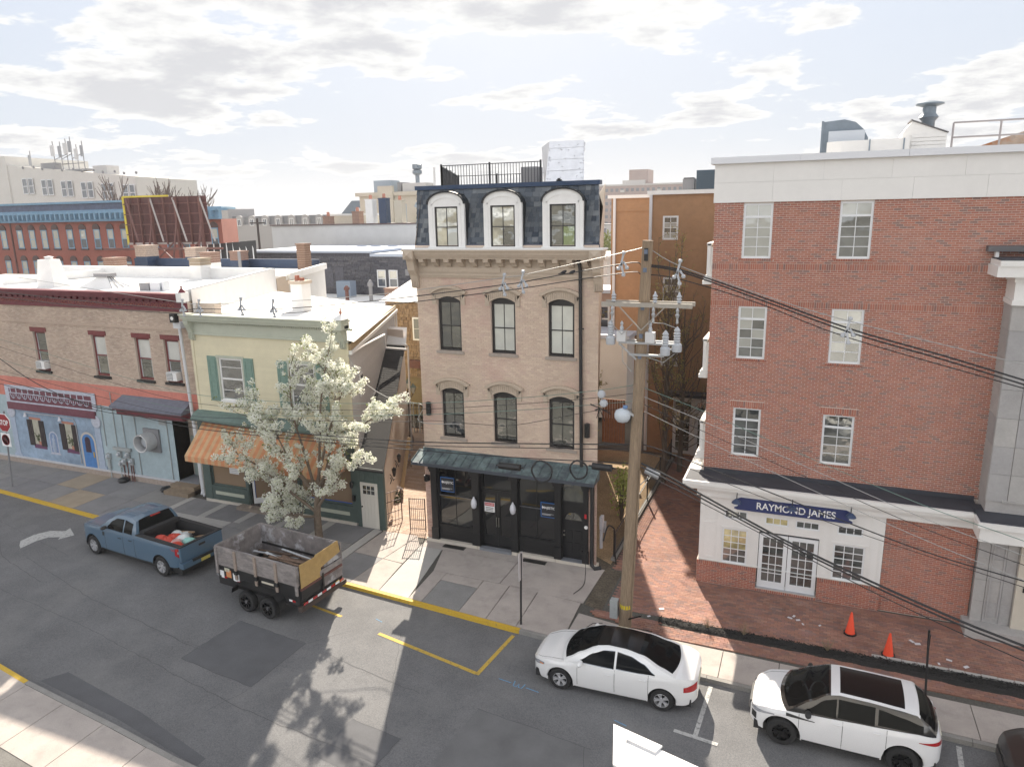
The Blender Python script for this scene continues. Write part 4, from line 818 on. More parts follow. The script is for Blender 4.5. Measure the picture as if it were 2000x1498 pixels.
MB().add([(4.9, 29.2, 14.9), (7.2, 29.2, 14.9), (6.1, 29.2, 15.3), (4.9, 31, 14.9), (7.2, 31, 14.9), (6.1, 31, 15.3), (4.9, 29.2, 14.4), (7.2, 29.2, 14.4), (7.2, 31, 14.4), (4.9, 31, 14.4)], [(0, 1, 2), (0, 2, 5, 3), (1, 4, 5, 2), (3, 5, 4), (6, 7, 1, 0), (9, 6, 0, 3), (7, 8, 4, 1)]).build('rusty_cowl', M('rusty_metal', (.38, .3, .24), .7, n=.2, ns=8, stain=((.30, .11, .03), 2, .45, .6)), label='low rusty peaked metal cowl behind the pipe rail on the office roof', cat='vent')
# ------------------------------------------------------------------ brown stucco building round the courtyard
brown = M('brown_stucco', (.36, .21, .115), .9, n=.08, ns=4, n2=.1, ns2=.4, bump=.3, bs=60)
bb_ = thing('brown_stucco_building', 'brown stucco building with white gutters closing the brick courtyard', 'building', (-7, 38.2, 0))
by2 = 38.2
wn = [(-7.29, -6.5, 11.52, 12.72), (-7.2, -6.3, 8.1, 9.6), (-7.2, -6.3, 4.9, 6.3)]
m = MB().face(-8.0, -1, 0, 13.8, by2, wn+[(-6.45, -4.2, .05, 3.1)], .15); m.poly([(-8, by2, 0), (-8, by2, 13.8), (-8, 41.5, 13.8), (-8, 41.5, 0)]); m.poly([(-8, 41.5, 0), (-1, 41.5, 0), (-1, 41.5, 13.8), (-8, 41.5, 13.8)]); m.poly([(-12.05, 46, 0), (-1, 46, 0), (-1, 46, 13.8), (-12.05, 46, 13.8)]); m.poly([(-12.05, 46, 0), (-12.05, 46, 13.8), (-12.05, 54, 13.8), (-12.05, 54, 0)]); m.poly([(-12.05, 54, 0), (-1, 54, 0), (-1, 54, 13.7), (-12.05, 54, 13.7)])
m.build('wall', brown, bb_, recalc=False)
for q in ((-12.04, 45.96, 12.98, -8.0, 46, 13.78), (-12.04, 45.97, 9.3, -8.0, 46, 9.36), (-7.9, by2-.012, 10.6, -1, by2, 10.64)): bxs('stucco_band', brown, bb_, q)
bxs('roof', M('office_roof'), bb_, (-8, by2+.1, 13.6, -1, 41.5, 13.66)); bxs('rear_roof', M('office_roof'), bb_, (-12, 46.1, 13.6, -1, 54, 13.66))
bxs('gutter', whitep, bb_, (-12.25, 45.82, 13.78, -8.02, 46.05, 13.98)); bxs('gutter', whitep, bb_, (-8.1, by2-.14, 13.78, -1, by2+.05, 13.98))
bxs('downspout', M('white_aluminium', (.62, .63, .66), .5), bb_, (-11.9, 45.84, .1, -11.74, 45.97, 13.8)); bxs('downspout', M('white_aluminium'), bb_, (-7.98, by2-.13, .1, -7.84, by2-.01, 13.8))
for q in wn: window(bb_, *q, by2, wf, [g_offb, g_mid], fw=.09, cols=2, rows=4, rec=.0, mw=.03)
do = bxs('entrance', panelw, bb_, (-6.5, by2-.05, 3.1, -4.2, by2+.1, 3.4), (-6.5, by2-.05, 2.35, -4.2, by2+.1, 2.45), (-5.42, by2-.04, .05, -5.28, by2+.1, 3.1))
for a in (-6.45, -5.28):
    w_ = window(do, a, a+1.04, .08, 2.35, by2, wf, [g_mid], fw=.16, split=[(.4, 2.2, 2, 5)], rec=.02, mw=.03, name='door'); window(do, a, a+1.04, 2.45, 3.1, by2, wf, [g_dark], fw=.1, cols=2, rows=1, rec=.02, name='transom')
bxs('door_canopy', dkroof, bb_, (-6.8, by2-.9, 3.45, -4, by2, 3.6))
c_ = thing('rooftop_condenser', 'dark blue louvred condenser on the brown building roof beside the white band', 'air conditioner', (-5.3, 40, 13.66)); bxs('casing', M('blue_grey_metal', (.05, .08, .11), .5), c_, (-5.95, 40, 13.66, -4.75, 41.2, 15.0))
for k in range(9): bxs('louvre', M('blue_grey_metal'), c_, (-5.93, 39.96, 13.8+k*.13, -4.77, 40, 13.87+k*.13))
c_ = thing('rooftop_condenser', 'grey rooftop condenser left of the dark blue louvred unit', 'air conditioner', (-6.5, 40.4, 13.66)); bxs('casing', acg, c_, (-6.7, 40.3, 13.66, -6.1, 41, 14.6)); bxs('top', lampm, c_, (-6.66, 40.34, 14.6, -6.14, 40.96, 14.66))
# ------------------------------------------------------------------ tan corner building with mural ground floor
KT = -.40
tb = thing('corner_shop_building', 'low tan brick building with maroon cornice and blue mural ground floor', 'building', (-38, 25.1, 0))
ty = 25.1; tx0, tx1 = -52., -26.5
beigeb = M('beige_brick', rough=.9, piece=[(.47, .37, .29), (.53, .42, .33), (.41, .31, .25), (.50, .39, .31), (.57, .46, .37), (.44, .33, .265), (.49, .37, .295)], n=.1, ns=20, n2=.12, ns2=.7, bump=.3, bs=60)
mortar_b = M('beige_mortar', (.55, .46, .38), .95, n=.1, ns=15)
maroon = M('maroon_paint', (.14, .022, .032), .6, n=.15, ns=3); maroon_l = M('maroon_window', (.17, .035, .035), .6, n=.1, ns=5)
pink = M('salmon_paint', (.55, .20, .155), .85, n=.08, ns=6, n2=.12, ns2=.7, stain=((.5, .36, .3), 3, .66, .74))
bluew = M('pale_blue_stucco', (.35, .43, .46), .85, n=.07, ns=5, n2=.12, ns2=.5, bump=.2, bs=40)
bluem = M('mural_blue', (.26, .34, .44), .85, n=.15, ns=4, n2=.25, ns2=.6)
ww = [(-37.46, -36.5), (-33.15, -32.2), (-30.2, -29.22), (-28.32, -27.36)]
hol = [(a, b, 5.42, 7.6) for a, b in ww]
ent = (-28.36, -27.1, -.1, 3.55)
m = MB().face(tx0, tx1, 0, 9.3, ty, hol+[ent], .9)
m.poly([(tx1, ty, 0), (tx1+KT*14, ty+14, 0), (tx1+KT*14, ty+14, 9.3), (tx1, ty, 9.3)]); m.poly([(-28.36, ty+.9, 0), (-27.1, ty+.9, 0), (-27.1, ty+.9, 3.6), (-28.36, ty+.9, 3.6)])
m.poly([(tx0+KT*11, 36.5, 0), (tx1+KT*11, 36.5, 0), (tx1+KT*11, 36.5, 9.3), (tx0+KT*11, 36.5, 9.3)])
m.build('wall', mortar_b, tb, recalc=False)
bkb = bricks(-46, tx1, 4.92, 8.85, ty, [(a-.05, b+.05, 5.42, 7.62) for a, b in ww], L=.21, hc=.07, jit=.004)
pieces(tb, 'brick', bkb, beigeb)
bxs('brick_course', beigeb, tb, (tx0, ty-.05, 7.93, tx1, ty, 8.0), (tx0, ty-.03, 8.0, tx1, ty, 8.06))
rx_ = M('white_roof', (.80, .79, .77), .8, n=.04, ns=2, n2=.06, ns2=.3)
MB().add([(tx0, ty-.1, 9.35), (tx1, ty-.1, 9.35), (tx1+KT*11.4, 36.5, 9.25), (tx0+KT*11.4, 36.5, 9.25)], [(0, 1, 2, 3)]).build('roof', rx_, tb)
pw_ = M('white_parapet', (.74, .735, .72), .8, n=.05, ns=1.5)
MB().prism([(tx1-.3, ty-.12, 9.3), (tx1, ty-.12, 9.3), (tx1, ty-.12, 9.85), (tx1-.3, ty-.12, 9.85)], (KT*11.5, 11.5, .1)).build('parapet', pw_, tb)
MB().prism([(tx1+.004, ty+.3, 7.7), (tx1+.03, ty+.3, 7.7), (tx1+.03, ty+.3, 9.84), (tx1+.004, ty+.3, 9.84)], (KT*11, 11, .08)).build('side_render', pw_, tb)
bxs('parapet', pw_, tb, (-52, 36.3, 9.2, -31.8, 36.7, 9.95)); bxs('parapet', pw_, tb, (-46, 29.5, 9.3, -45.6, 36.3, 9.75))
co = bxs('cornice', maroon, tb, (tx0, ty-.1, 8.85, tx1, ty, 8.98), (tx0, ty-.08, 8.98, tx1, ty, 9.42), (tx0, ty-.3, 9.42, tx1, ty, 9.5), (tx0, ty-.38, 9.5, tx1+.02, ty, 9.62), (tx0, ty-.46, 9.62, tx1+.04, ty+.05, 9.72))
for i in range(46): bxs('dentil', maroon, co, (-46.9+i*.44, ty-.2, 9.3, -46.7+i*.44, ty-.08, 9.42))
orn = M('gilt_ornament', (.30, .10, .06), .6)
for i in range(38):
    x = -46.3+i*.51; MB().tube([(x+.2*math.cos(t*.55), ty-.09, 9.13+.09*math.sin(t*1.1)) for t in range(12)], .014, 4).build('scroll_ornament', orn, co)
bxs('end_block', whitep, co, (tx1-.12, ty-.5, 9.35, tx1+.2, ty-.05, 9.78)); MB().lathe([(.17, 0), (.1, .12), (.03, .2), (.05, .26), (.0, .34)], (tx1+.04, ty-.28, 9.78), n=10).build('finial', maroon, co)
gl = [[g_mid, g_dark], [g_mid, g_blind], [g_mid, g_blind], [g_dark, g_blind]]
brownf = M('brown_frame', (.16, .075, .04), .6)
for i, (a, b) in enumerate(ww):
    bxs('lintel', maroon_l, tb, (a-.12, ty-.05, 7.5, b+.12, ty+.02, 7.72)); bxs('sill', black, tb, (a-.1, ty-.1, 5.3, b+.1, ty+.05, 5.42))
    wo = window(tb, a+.02, b-.02, 5.42, 7.5, ty, maroon_l, gl[i], fw=.1, split=[(5.54, 6.44, 1, 1), (6.5, 7.38, 1, 1)], rec=.1, mw=.02)
    bxs('inner_sash', M('grey_sash', (.5, .52, .53), .5), wo, (a+.12, ty+.115, 5.54, a+.16, ty+.14, 7.38), (b-.16, ty+.115, 5.54, b-.12, ty+.14, 7.38), (a+.16, ty+.116, 6.43, b-.16, ty+.139, 6.5))
for i in (0, 3):
    a, b = ww[i]; u = thing('window_air_conditioner', 'white window air conditioner in the maroon window '+('beside the white downspout' if i == 3 else 'above the lacy mural frieze'), 'air conditioner', ((a+b)/2, ty-.1, 5.5))
    bxs('case', whitep, u, (a+.17, ty-.22, 5.55, b-.15, ty+.1, 5.95)); bxs('grille', acg, u, (a+.2, ty-.235, 5.58, b-.4, ty-.221, 5.92))
    for k in range(5): bxs('slat', whitep, u, (a+.2, ty-.245, 5.6+k*.065, b-.4, ty-.236, 5.625+k*.065))
bxs('pink_band', pink, tb, (tx0, ty-.02, 3.85, tx1+.0, ty+.002, 4.93))
bxs('blue_wall', bluew, tb, (tx0, ty-.03, .36, -28.36, ty+.003, 3.85))
bxs('base_ledge', M('white_ledge', (.5, .5, .52), .8, n=.1, ns=4), tb, (tx0, ty-.1, .28, -28.36, ty, .38)); bxs('plinth', M('pinkish_plinth', (.34, .28, .24), .9, n=.15, ns=6), tb, (tx0, ty-.07, -.02, -28.36, ty, .28))
# painted mural
mu_ = bxs('mural', bluem, tb, (-40.05, ty-.045, .38, -33.85, ty-.031, 3.2))
lace = M('mural_white', (.46, .48, .55), .8, n=.15, ns=8); mar2 = M('mural_maroon', (.16, .055, .075), .8, n=.15, ns=4); terr = M('mural_terracotta', (.45, .2, .14), .8); dkw = M('mural_dark_wood', (.045, .035, .035), .8, n=.3, ns=8, stretch=(4, 4, .5)); vio = M('mural_violet', (.15, .06, .12), .8)
bxs('mural_cornice', mar2, mu_, (-40.3, ty-.15, 3.12, -33.6, ty-.03, 3.5)); bxs('mural_frieze', mar2, mu_, (-40.3, ty-.06, 3.5, -33.5, ty-.021, 4.4)); bxs('mural_band', lace, mu_, (-40.4, ty-.075, 4.28, -33.45, ty-.061, 4.46), (-40.4, ty-.075, 3.5, -33.5, ty-.061, 3.58), (-40.4, ty-.078, 3.58, -40.1, ty-.061, 4.28), (-33.75, ty-.078, 3.58, -33.45, ty-.061, 4.28), (-40.1, ty-.074, 4.0, -33.75, ty-.061, 4.05))
for i in range(13):
    x = -39.8+i*.47; bxs('mural_arch', lace, mu_, (x-.2, ty-.073, 4.05, x-.14, ty-.061, 4.28)); MB().tube([(x+.19*math.cos(t*math.pi/6), ty-.068, 3.98-.26*math.sin(t*math.pi/6)) for t in range(7)], .02, 4).build('mural_swag', lace, mu_); MB().tube([(x, ty-.068, 3.95), (x, ty-.068, 3.7)], .02, 4).build('mural_drop', lace, mu_)
for x in (-40.2, -33.65):
    MB().box(x-.2, ty-.07, .5, x+.2, ty-.032, 2.75).box(x-.3, ty-.08, .38, x+.3, ty-.032, .55).build('mural_pilaster', lace if False else M('mural_pale_blue', (.36, .42, .52), .8, n=.1, ns=5), mu_); MB().lathe([(0, 0), (.3, .0), (.34, .02), (.3, .05), (0, .06)], (x, ty-.1, 2.95), (0, 1, 0), 14).build('mural_capital', lace, mu_)
cream_g = M('mural_window_view', (.42, .40, .32), .7, n=.2, ns=3); leafm = M('mural_leaf', (.08, .10, .04), .8, n=.3, ns=10)
for x in (-38.4, -35.85):
    bxs('mural_window', cream_g, mu_, (x-.28, ty-.055, 1.2, x+.3, ty-.046, 2.62)); bxs('mural_lintel', terr, mu_, (x-.45, ty-.06, 2.62, x+.45, ty-.046, 2.74)); bxs('mural_sill', vio, mu_, (x-.35, ty-.062, 1.0, x+.62, ty-.046, 1.18), (x-.3, ty-.062, 1.18, x+.4, ty-.047, 1.24))
    for a, b in ((x-.66, x-.24), (x+.26, x+.66)):
        bxs('mural_shutter', dkw, mu_, (a, ty-.075, 1.15, b, ty-.047, 2.6))
        for k in range(3): bxs('shutter_board', dkw, mu_, (a+.02+k*.13, ty-.083, 1.17, a+.13+k*.13, ty-.0755, 2.58))
    m = MB()
    for k in range(26): a_ = rnd.uniform(0, 6.3); m.obox((x+.05+rnd.gauss(0, .11), ty-.062, 1.62+rnd.gauss(0, .16)), (.07*math.cos(a_), 0, .07*math.sin(a_)), (-.02*math.sin(a_), 0, .02*math.cos(a_)), (0, .003, 0))
    m.build('mural_plant', leafm, mu_, recalc=False); bxs('mural_pot', terr, mu_, (x+.08, ty-.07, 1.22, x+.24, ty-.056, 1.42))
def archplate(x, z0, zs, hw, y, t): return MB().prism([(x-hw, y, z0), (x-hw, y, zs)]+[(x-hw*math.cos(math.pi*j/12), y, zs+hw*math.sin(math.pi*j/12)) for j in range(1, 12)]+[(x+hw, y, zs), (x+hw, y, z0)], (0, t, 0))
archplate(-37.15, .85, 1.75, .33, ty-.052, .006).build('mural_niche', lace, mu_); archplate(-37.15, .9, 1.75, .26, ty-.058, .006).build('mural_niche', M('mural_niche_blue', (.2, .27, .42), .8, n=.2, ns=6), mu_); bxs('mural_niche', lace, mu_, (-37.55, ty-.06, .78, -36.75, ty-.046, .85))
MB().lathe([(.1, 0), (.14, .3), (.1, .6), (.11, .75), (.05, .82), (.07, .95), (0, 1.02)], (-37.15, ty-.02, .92), n=10).build('mural_figure', M('mural_pale_blue'), mu_, smooth=50)
archplate(-34.5, .3, 1.75, .56, ty-.055, .01).build('mural_door', M('mural_cream', (.5, .46, .42), .8), mu_); archplate(-34.5, .3, 1.75, .44, ty-.062, .007).build('mural_door', M('mural_bright_blue', (.07, .2, .46), .7, n=.15, ns=5), mu_); archplate(-34.52, 1.2, 1.85, .2, ty-.068, .006).build('mural_door', M('mural_glass', (.05, .03, .05), .6, n=.5, ns=15), mu_); bxs('mural_handle', M('brass', (.5, .33, .06), .4), mu_, (-34.2, ty-.08, .95, -34.12, ty-.06, 1.25))
MB().tube([(-39.0, ty-.12, 3.0), (-36.2, ty-.12, 3.0), (-35.3, ty-.1, 2.95), (-35.2, ty-.08, 2.7), (-35.2, ty-.08, .5)], .022, 5).build('lamp_conduit', M('grey_box'), tb)
for x in (-39.0, -36.3): MB().lathe([(.03, .1), (.05, .0), (.1, -.12), (.08, -.12)], (x, ty-.14, 2.9), n=8).build('mural_lamp', plas, tb)
# exhaust fan, meters, conduits, grille
f_ = thing('exhaust_fan', 'large round white exhaust fan duct sticking out of the pale blue wall', 'fan', (-29.95, ty-.5, 1.7))
MB().box(-30.35, ty-.12, 1.75, -29.3, ty-.03, 2.95).build('back_plate', acg, f_)
MB().lathe([(.42, 0), (.46, .02), (.46, -.62), (.44, -.64), (.40, -.62), (.40, -.1), (0, -.1)], (-29.9, ty-.12, 2.35), (0, 1, 0), 24).build('drum', M('fan_white', (.55, .55, .55), .45, metal=.2, n=.1, ns=4), f_, smooth=40)
MB().lathe([(.0, -.35), (.18, -.36), (.28, -.3), (.3, -.1)], (-29.9, ty-.12, 2.35), (0, 1, 0), 16).build('hub', M('galv_light'), f_, smooth=40)
for k in range(5):
    a_ = k*1.257; MB().obox((-29.9+.24*math.cos(a_), ty-.32, 2.35+.24*math.sin(a_)), (.17*math.cos(a_), 0, .17*math.sin(a_)), (-.06*math.sin(a_), .05, .06*math.cos(a_)), (0, .006, 0)).build('blade', acg, f_)
e_ = thing('utility_meters', 'cluster of grey utility meters and pipes on the blue wall', 'meter', (-32.3, ty-.1, .4))
mg = M('meter_grey', (.34, .36, .36), .5, n=.1, ns=6); rustp = M('rusty_pipe', (.14, .06, .05), .8, n=.2, ns=8)
bxs('header_box', mg, e_, (-32.6, ty-.16, 1.58, -31.4, ty-.031, 1.74))
for k, (x, z) in enumerate([(-32.25, 1.35), (-31.95, 1.0), (-31.65, 1.38), (-31.45, 1.05), (-32.2, .85), (-33.05, 1.15)]):
    bxs('meter_can', mg, e_, (x-.12, ty-.15, z-.17, x+.12, ty-.031, z+.17)); MB().lathe([(.0, -.12), (.08, -.1), (.1, 0)], (x, ty-.15, z+.02), (0, 1, 0), 12).build('meter_dial', M('galv_light'), e_)
for x in (-33.05, -32.3, -32.05, -31.8, -31.55, -31.4): MB().tube([(x, ty-.09, 1.0), (x, ty-.09, .3), (x+.05, ty-.14, .12), (x+.06, ty-.16, 0)], .03, 6).build('riser_pipe', rustp if x > -32.2 else mg, e_)
MB().box(-33.15, ty-.14, .5, -33.0, ty-.031, .95).build('regulator', mg, e_)
for x, z1 in ((-33.15, 3.9), (-32.35, 4.6), (-31.75, 4.0), (-30.9, 3.9), (-28.75, 3.85)): MB().tube([(x, ty-.06, 1.7 if x < -31 else .4), (x, ty-.06, z1)], .022, 5).build('conduit', mg, tb)
bxs('vent_grille', mg, tb, (-29.25, ty-.06, 3.2, -28.8, ty-.031, 3.68), *[(-29.22, ty-.075, 3.24+k*.07, -28.83, ty-.06, 3.27+k*.07) for k in range(6)])
hd = MB().add([(-31.5, ty-.02, 4.55), (-26.98, ty-.02, 4.55), (-26.9, ty-.8, 4.16), (-31.6, ty-.8, 4.16), (-31.6, ty-.8, 4.05), (-26.9, ty-.8, 4.05), (-26.98, ty-.02, 4.05), (-31.5, ty-.02, 4.05)], [(0, 1, 2, 3), (3, 2, 5, 4), (4, 5, 6, 7), (0, 3, 4, 7), (1, 6, 5, 2)]).build('door_hood', M('slate_hood', (.15, .16, .2), .7, n=.15, ns=5), tb); bxs('hood_fascia', maroon, hd, (-31.3, ty-.66, 3.72, -27.0, ty-.03, 4.05), (-31.45, ty-.74, 3.98, -26.95, ty-.03, 4.046))
bxs('entry_side', bluew, tb, (-28.5, ty-.05, .36, -28.36, ty+.9, 3.7)); bxs('entry_door', M('pale_green_door', (.3, .36, .33), .6), tb, (-28.2, ty+.8, .4, -27.3, ty+.88, 2.5)); bxs('entry_floor', M('bluestone'), tb, (-28.36, ty-.1, .0, -27.1, ty+.9, .42))
bst = M('brown_step', (.24, .185, .13), .9, n=.12, ns=6)
s_ = thing('entry_steps', 'brownstone entrance steps beside the white downspout', 'steps', (-27.7, 24.6, 0))
for k in range(2): bxs('step', bst, s_, (-28.5+.02*k, ty-.95+k*.42, -.02, -26.95, ty-.11+.0*k, .19*(k+1)))
for x, y in ((-31.9, 24.75), (-28.75, 24.55)): MB().lathe([(0, 0), (.26, .02), (.3, .1), (.22, .2), (0, .22)], (x, y, 0), n=10).build('black_bag', lampm, smooth=50, label='small black rubbish bag slumped against the blue wall', cat='bag', group='black bags by the blue wall')
wdown = M('white_downspout', (.62, .63, .65), .5)
MB().box(-27.0, ty-.5, 8.15, -26.55, ty-.02, 8.42).tube([(-26.75, ty-.38, 8.2), (-26.62, ty-.38, 4.0), (-26.55, ty-.38, .25), (-26.5, ty-.5, .08)], .075, 8).build('downspout', wdown, tb); MB().tube([(-26.4, ty-.5, 3.6), (-26.34, ty-.5, .2), (-26.28, ty-.6, .06)], .05, 8).build('downspout', wdown, tb)
MB().box(-26.9, ty-.75, 8.45, -26.6, ty-.5, 8.85).build('floodlight', lampm, tb); MB().lathe([(.0, -.02), (.09, -.01), (.09, 0)], (-26.75, ty-.75, 8.65), (0, 1, 0), 10).build('floodlight_lens', whitep, tb)
# roof things
c_ = thing('roof_chimney', 'tall white rendered chimney on the white roof behind the maroon cornice', 'chimney', (-41, 29, 9.3)); MB().add([(-41.9, 28.8, 9.3), (-40.4, 28.8, 9.3), (-40.4, 29.8, 9.3), (-41.9, 29.8, 9.3), (-41.7, 28.95, 10.9), (-40.7, 28.95, 10.9), (-40.7, 29.6, 10.9), (-41.7, 29.6, 10.9)], [(4, 5, 6, 7), (0, 1, 5, 4), (1, 2, 6, 5), (2, 3, 7, 6), (3, 0, 4, 7)]).build('stack', pw_, c_); MB().lathe([(.2, 0), (.2, .12), (.28, .14), (0, .2)], (-41.2, 29.3, 10.9), n=10).build('pot', pw_, c_)
c_ = thing('skylight', 'pyramid skylight with dark cap on the white roof', 'skylight', (-37.3, 29.5, 9.3)); MB().add([(-38.7, 28.9, 9.3), (-35.9, 28.9, 9.3), (-35.9, 30.3, 9.3), (-38.7, 30.3, 9.3), (-37.6, 29.5, 9.95), (-36.9, 29.5, 9.95), (-36.9, 29.8, 9.95), (-37.6, 29.8, 9.95)], [(4, 5, 6, 7), (0, 1, 5, 4), (1, 2, 6, 5), (2, 3, 7, 6), (3, 0, 4, 7)]).build('frame', pw_, c_); bxs('cap', acg, c_, (-37.8, 29.35, 9.95, -36.7, 29.95, 10.12))
for k in range(4): MB().bar((-36.9+.02*k, 29.5+.08*k, 9.98), (-35.95, 28.95+.4*k, 9.36), .03).build('glazing_bar', acg, c_)
c_ = thing('roof_exhaust', 'grey box exhaust units on the white roof near the maroon corner', 'roof unit', (-32.8, 29, 9.3)); bxs('box', acg, c_, (-33.6, 28.7, 9.3, -32.9, 29.3, 9.72)); bxs('box', M('galv_light'), c_, (-32.8, 28.7, 9.3, -32.1, 29.3, 9.76), (-32.0, 28.75, 9.3, -31.9, 29.2, 9.82))
# ------------------------------------------------------------------ yellow clapboard shop house
KY = -.425
yh = thing('yellow_house', 'pale yellow clapboard house with green shutters above an orange striped awning', 'house', (-22, 24.4, 0))
yy = 24.4; hx0, hx1 = -25.78, -17.35
yel = M('pale_yellow_clapboard', (.66, .60, .425), .75, n=.03, ns=3, n2=.06, ns2=.5, pv=.03)
sage = M('sage_trim', (.45, .47, .385), .7, n=.05, ns=4); shut = M('green_shutter', (.175, .27, .225), .6, n=.1, ns=6); dgreen = M('storefront_green', (.07, .10, .09), .6, n=.12, ns=4)
wins = [(-24.3, -22.98, 5.05, 6.98), (-20.4, -19.1, 5.05, 6.98)]
m = MB().face(hx0, hx1, 4.0, 8.6, yy, wins, .12)
for x in (hx1, hx0): m.poly([(x, yy, 0), (x+KY*12, yy+12, 0), (x+KY*12, yy+12, 7.75), (x, yy, 7.9)])
m.poly([(hx0+KY*12, yy+12, 0), (hx1+KY*12, yy+12, 0), (hx1+KY*12, yy+12, 7.75), (hx0+KY*12, yy+12, 8.5)])
m.box(hx0, yy+.02, 3.0, hx1, yy+.3, 3.98)
m.build('wall', yel, yh, recalc=False)
nb = 30; bh_ = (8.0-4.35)/nb
for k in range(nb):
    z = 4.35+k*bh_; iv = [(hx0+.02, hx1-.02)]
    for a, b, c, d in wins:
        if c-.1 < z+bh_/2 < d+.1: iv = [q for p in iv for q in ((p[0], min(p[1], a-.09)), (max(p[0], b+.09), p[1])) if q[1]-q[0] > .05] if any(p[0] < b and p[1] > a for p in iv) else iv
    for a, b in iv: MB().add([(a, yy-.022, z), (b, yy-.022, z), (b, yy-.006, z+bh_), (a, yy-.006, z+bh_), (a, yy, z), (b, yy, z)], [(0, 1, 2, 3), (4, 5, 1, 0)]).build('clapboard', yel, yh, recalc=False)
bxs('sun_gap_filler', mortar_b, yh, (-27.6, ty+.6, 0, hx0+.3, ty+1.0, 9.2))  # filler wall added between the houses to stop a sliver of sun
bxs('corner_board', yel, yh, (hx0-.02, yy-.04, 4.0, hx0+.12, yy, 8.0), (hx1-.14, yy-.04, 4.0, hx1+.02, yy, 8.0))
g_st = GLASS('glass_screened', (.10, .10, .095), .28, .12, 2.0, .5, 1.5)
for a, b, c, d in wins:
    wo = window(yh, a, b, c, d, yy, whitep, [g_st], fw=.08, split=[(c+.08, 6.0, 1, 1), (6.07, d-.08, 1, 1)], rec=.0, mw=.02, sill=.06); bxs('casing', sage, wo, (a-.09, yy-.05, c-.08, a, yy+.0, d+.08), (b, yy-.05, c-.08, b+.09, yy+.0, d+.08), (a-.12, yy-.06, d+.001, b+.12, yy, d+.11)); bxs('storm_rail', whitep, wo, (a+.08, yy+.018, 5.5, b-.08, yy+.03, 5.52), (a+.08, yy+.018, 6.55, b-.08, yy+.03, 6.57))
    for s0, s1 in ((a-.64, a-.1), (b+.1, b+.64)):
        so_ = bxs('shutter', shut, yh, (s0, yy-.055, c-.08, s1, yy-.023, d+.06))
        for z0, z1 in ((c+.02, c+.9), (c+1.0, d-.03)):
            bxs('shutter_panel', shut, so_, (s0+.08, yy-.07, z0, s1-.08, yy-.0555, z0+.05), (s0+.08, yy-.07, z1-.05, s1-.08, yy-.0555, z1), (s0+.08, yy-.07, z0+.05, s0+.13, yy-.0555, z1-.05), (s1-.13, yy-.07, z0+.05, s1-.08, yy-.0555, z1-.05))
bxs('house_window_fan', M('navy_cloth', (.02, .03, .07), .8), yh, (-19.95, yy-.2, 5.1, -19.35, yy-.03, 5.6))
yc = bxs('cornice', sage, yh, (hx0-.05, yy-.1, 7.98, hx1+.05, yy, 8.08), (hx0, yy-.06, 8.08, hx1, yy, 8.52), (hx0-.1, yy-.28, 8.6, hx1+.1, yy, 8.72), (hx0-.15, yy-.36, 8.72, hx1+.12, yy, 8.86), (hx0-.2, yy-.42, 8.86, hx1+.14, yy+.1, 8.92))
for k in range(74): bxs('dentil', sage, yc, (hx0+.3+k*.115, yy-.16, 8.5, hx0+.36+k*.115, yy-.06, 8.6))
for x in (hx0+.02, hx1-.3):
    m = MB().prism([(x, yy+q, z) for q, z in [(0, 7.7), (-.1, 7.75), (-.14, 8.0), (-.25, 8.25), (-.36, 8.45), (-.4, 8.62), (0, 8.62)]], (.26, 0, 0))
    for g in range(3): m.box(x+.04+g*.08, yy-.2, 7.8, x+.08+g*.08, yy-.12, 8.1)
    m.build('bracket', sage, yc)
bxs('corner_block', sage, yc, (hx1-.32, yy-.5, 8.56, hx1+.1, yy+.05, 8.98)); MB().add([(hx1-.36, yy-.54, 8.98), (hx1+.14, yy-.54, 8.98), (hx1+.14, yy+.1, 8.98), (hx1-.36, yy+.1, 8.98), (hx1-.1, yy-.2, 9.2)], [(0, 1, 4), (1, 2, 4), (2, 3, 4), (3, 0, 4)]).build('block_cap', pw_, yc); MB().lathe([(.04, 0), (.07, .08), (.02, .16), (.04, .2), (0, .26)], (hx1-.1, yy-.2, 9.18), n=8).build('finial', terr, yc)
MB().add([(hx0-.1, yy-.05, 8.75), (hx1+.05, yy-.05, 8.1), (hx1+.02, yy+.4, 7.95), (hx1+.12+KY*12, yy+12, 7.82), (hx0+KY*12-.2, yy+12, 8.55)], [(0, 1, 2, 3, 4)]).build('roof', rx_, yh)
MB().prism([(hx1+.02, yy+.0, 7.5), (hx1+.18, yy+.0, 7.5), (hx1+.18, yy+.0, 7.66), (hx1+.02, yy+.0, 7.66)], (KY*12.2, 12.2, 0)).build('side_gutter', whitep, yh); MB().prism([(hx1+.0, yy+.0, 7.67), (hx1+.14, yy+.0, 7.67), (hx1+.1, yy+.0, 7.92), (hx1+.0, yy+.0, 7.92)], (KY*12, 12, 0)).build('side_eave', M('weathered_wood', (.34, .25, .14), .85, n=.2, ns=6, stretch=(1, .3, 1)), yh)
grey_s = M('grey_white_siding', (.52, .51, .50), .75, n=.04, ns=3, pv=.03)
for k in range(34):
    z = 2.6+k*.145; MB().add([(hx1+.02, yy+.02, z), (hx1+.02+KY*11.9, yy+11.9, z), (hx1+.008+KY*11.9, yy+11.9, z+.145), (hx1+.008, yy+.02, z+.145), (hx1, yy+.02, z), (hx1+KY*11.9, yy+11.9, z)], [(0, 1, 2, 3), (4, 5, 1, 0)]).build('side_clapboard', grey_s, yh, recalc=False)
def wall_pt(t, z, off=.03): return Vector((hx1+KY*t+off, yy+t+off*.38, z))
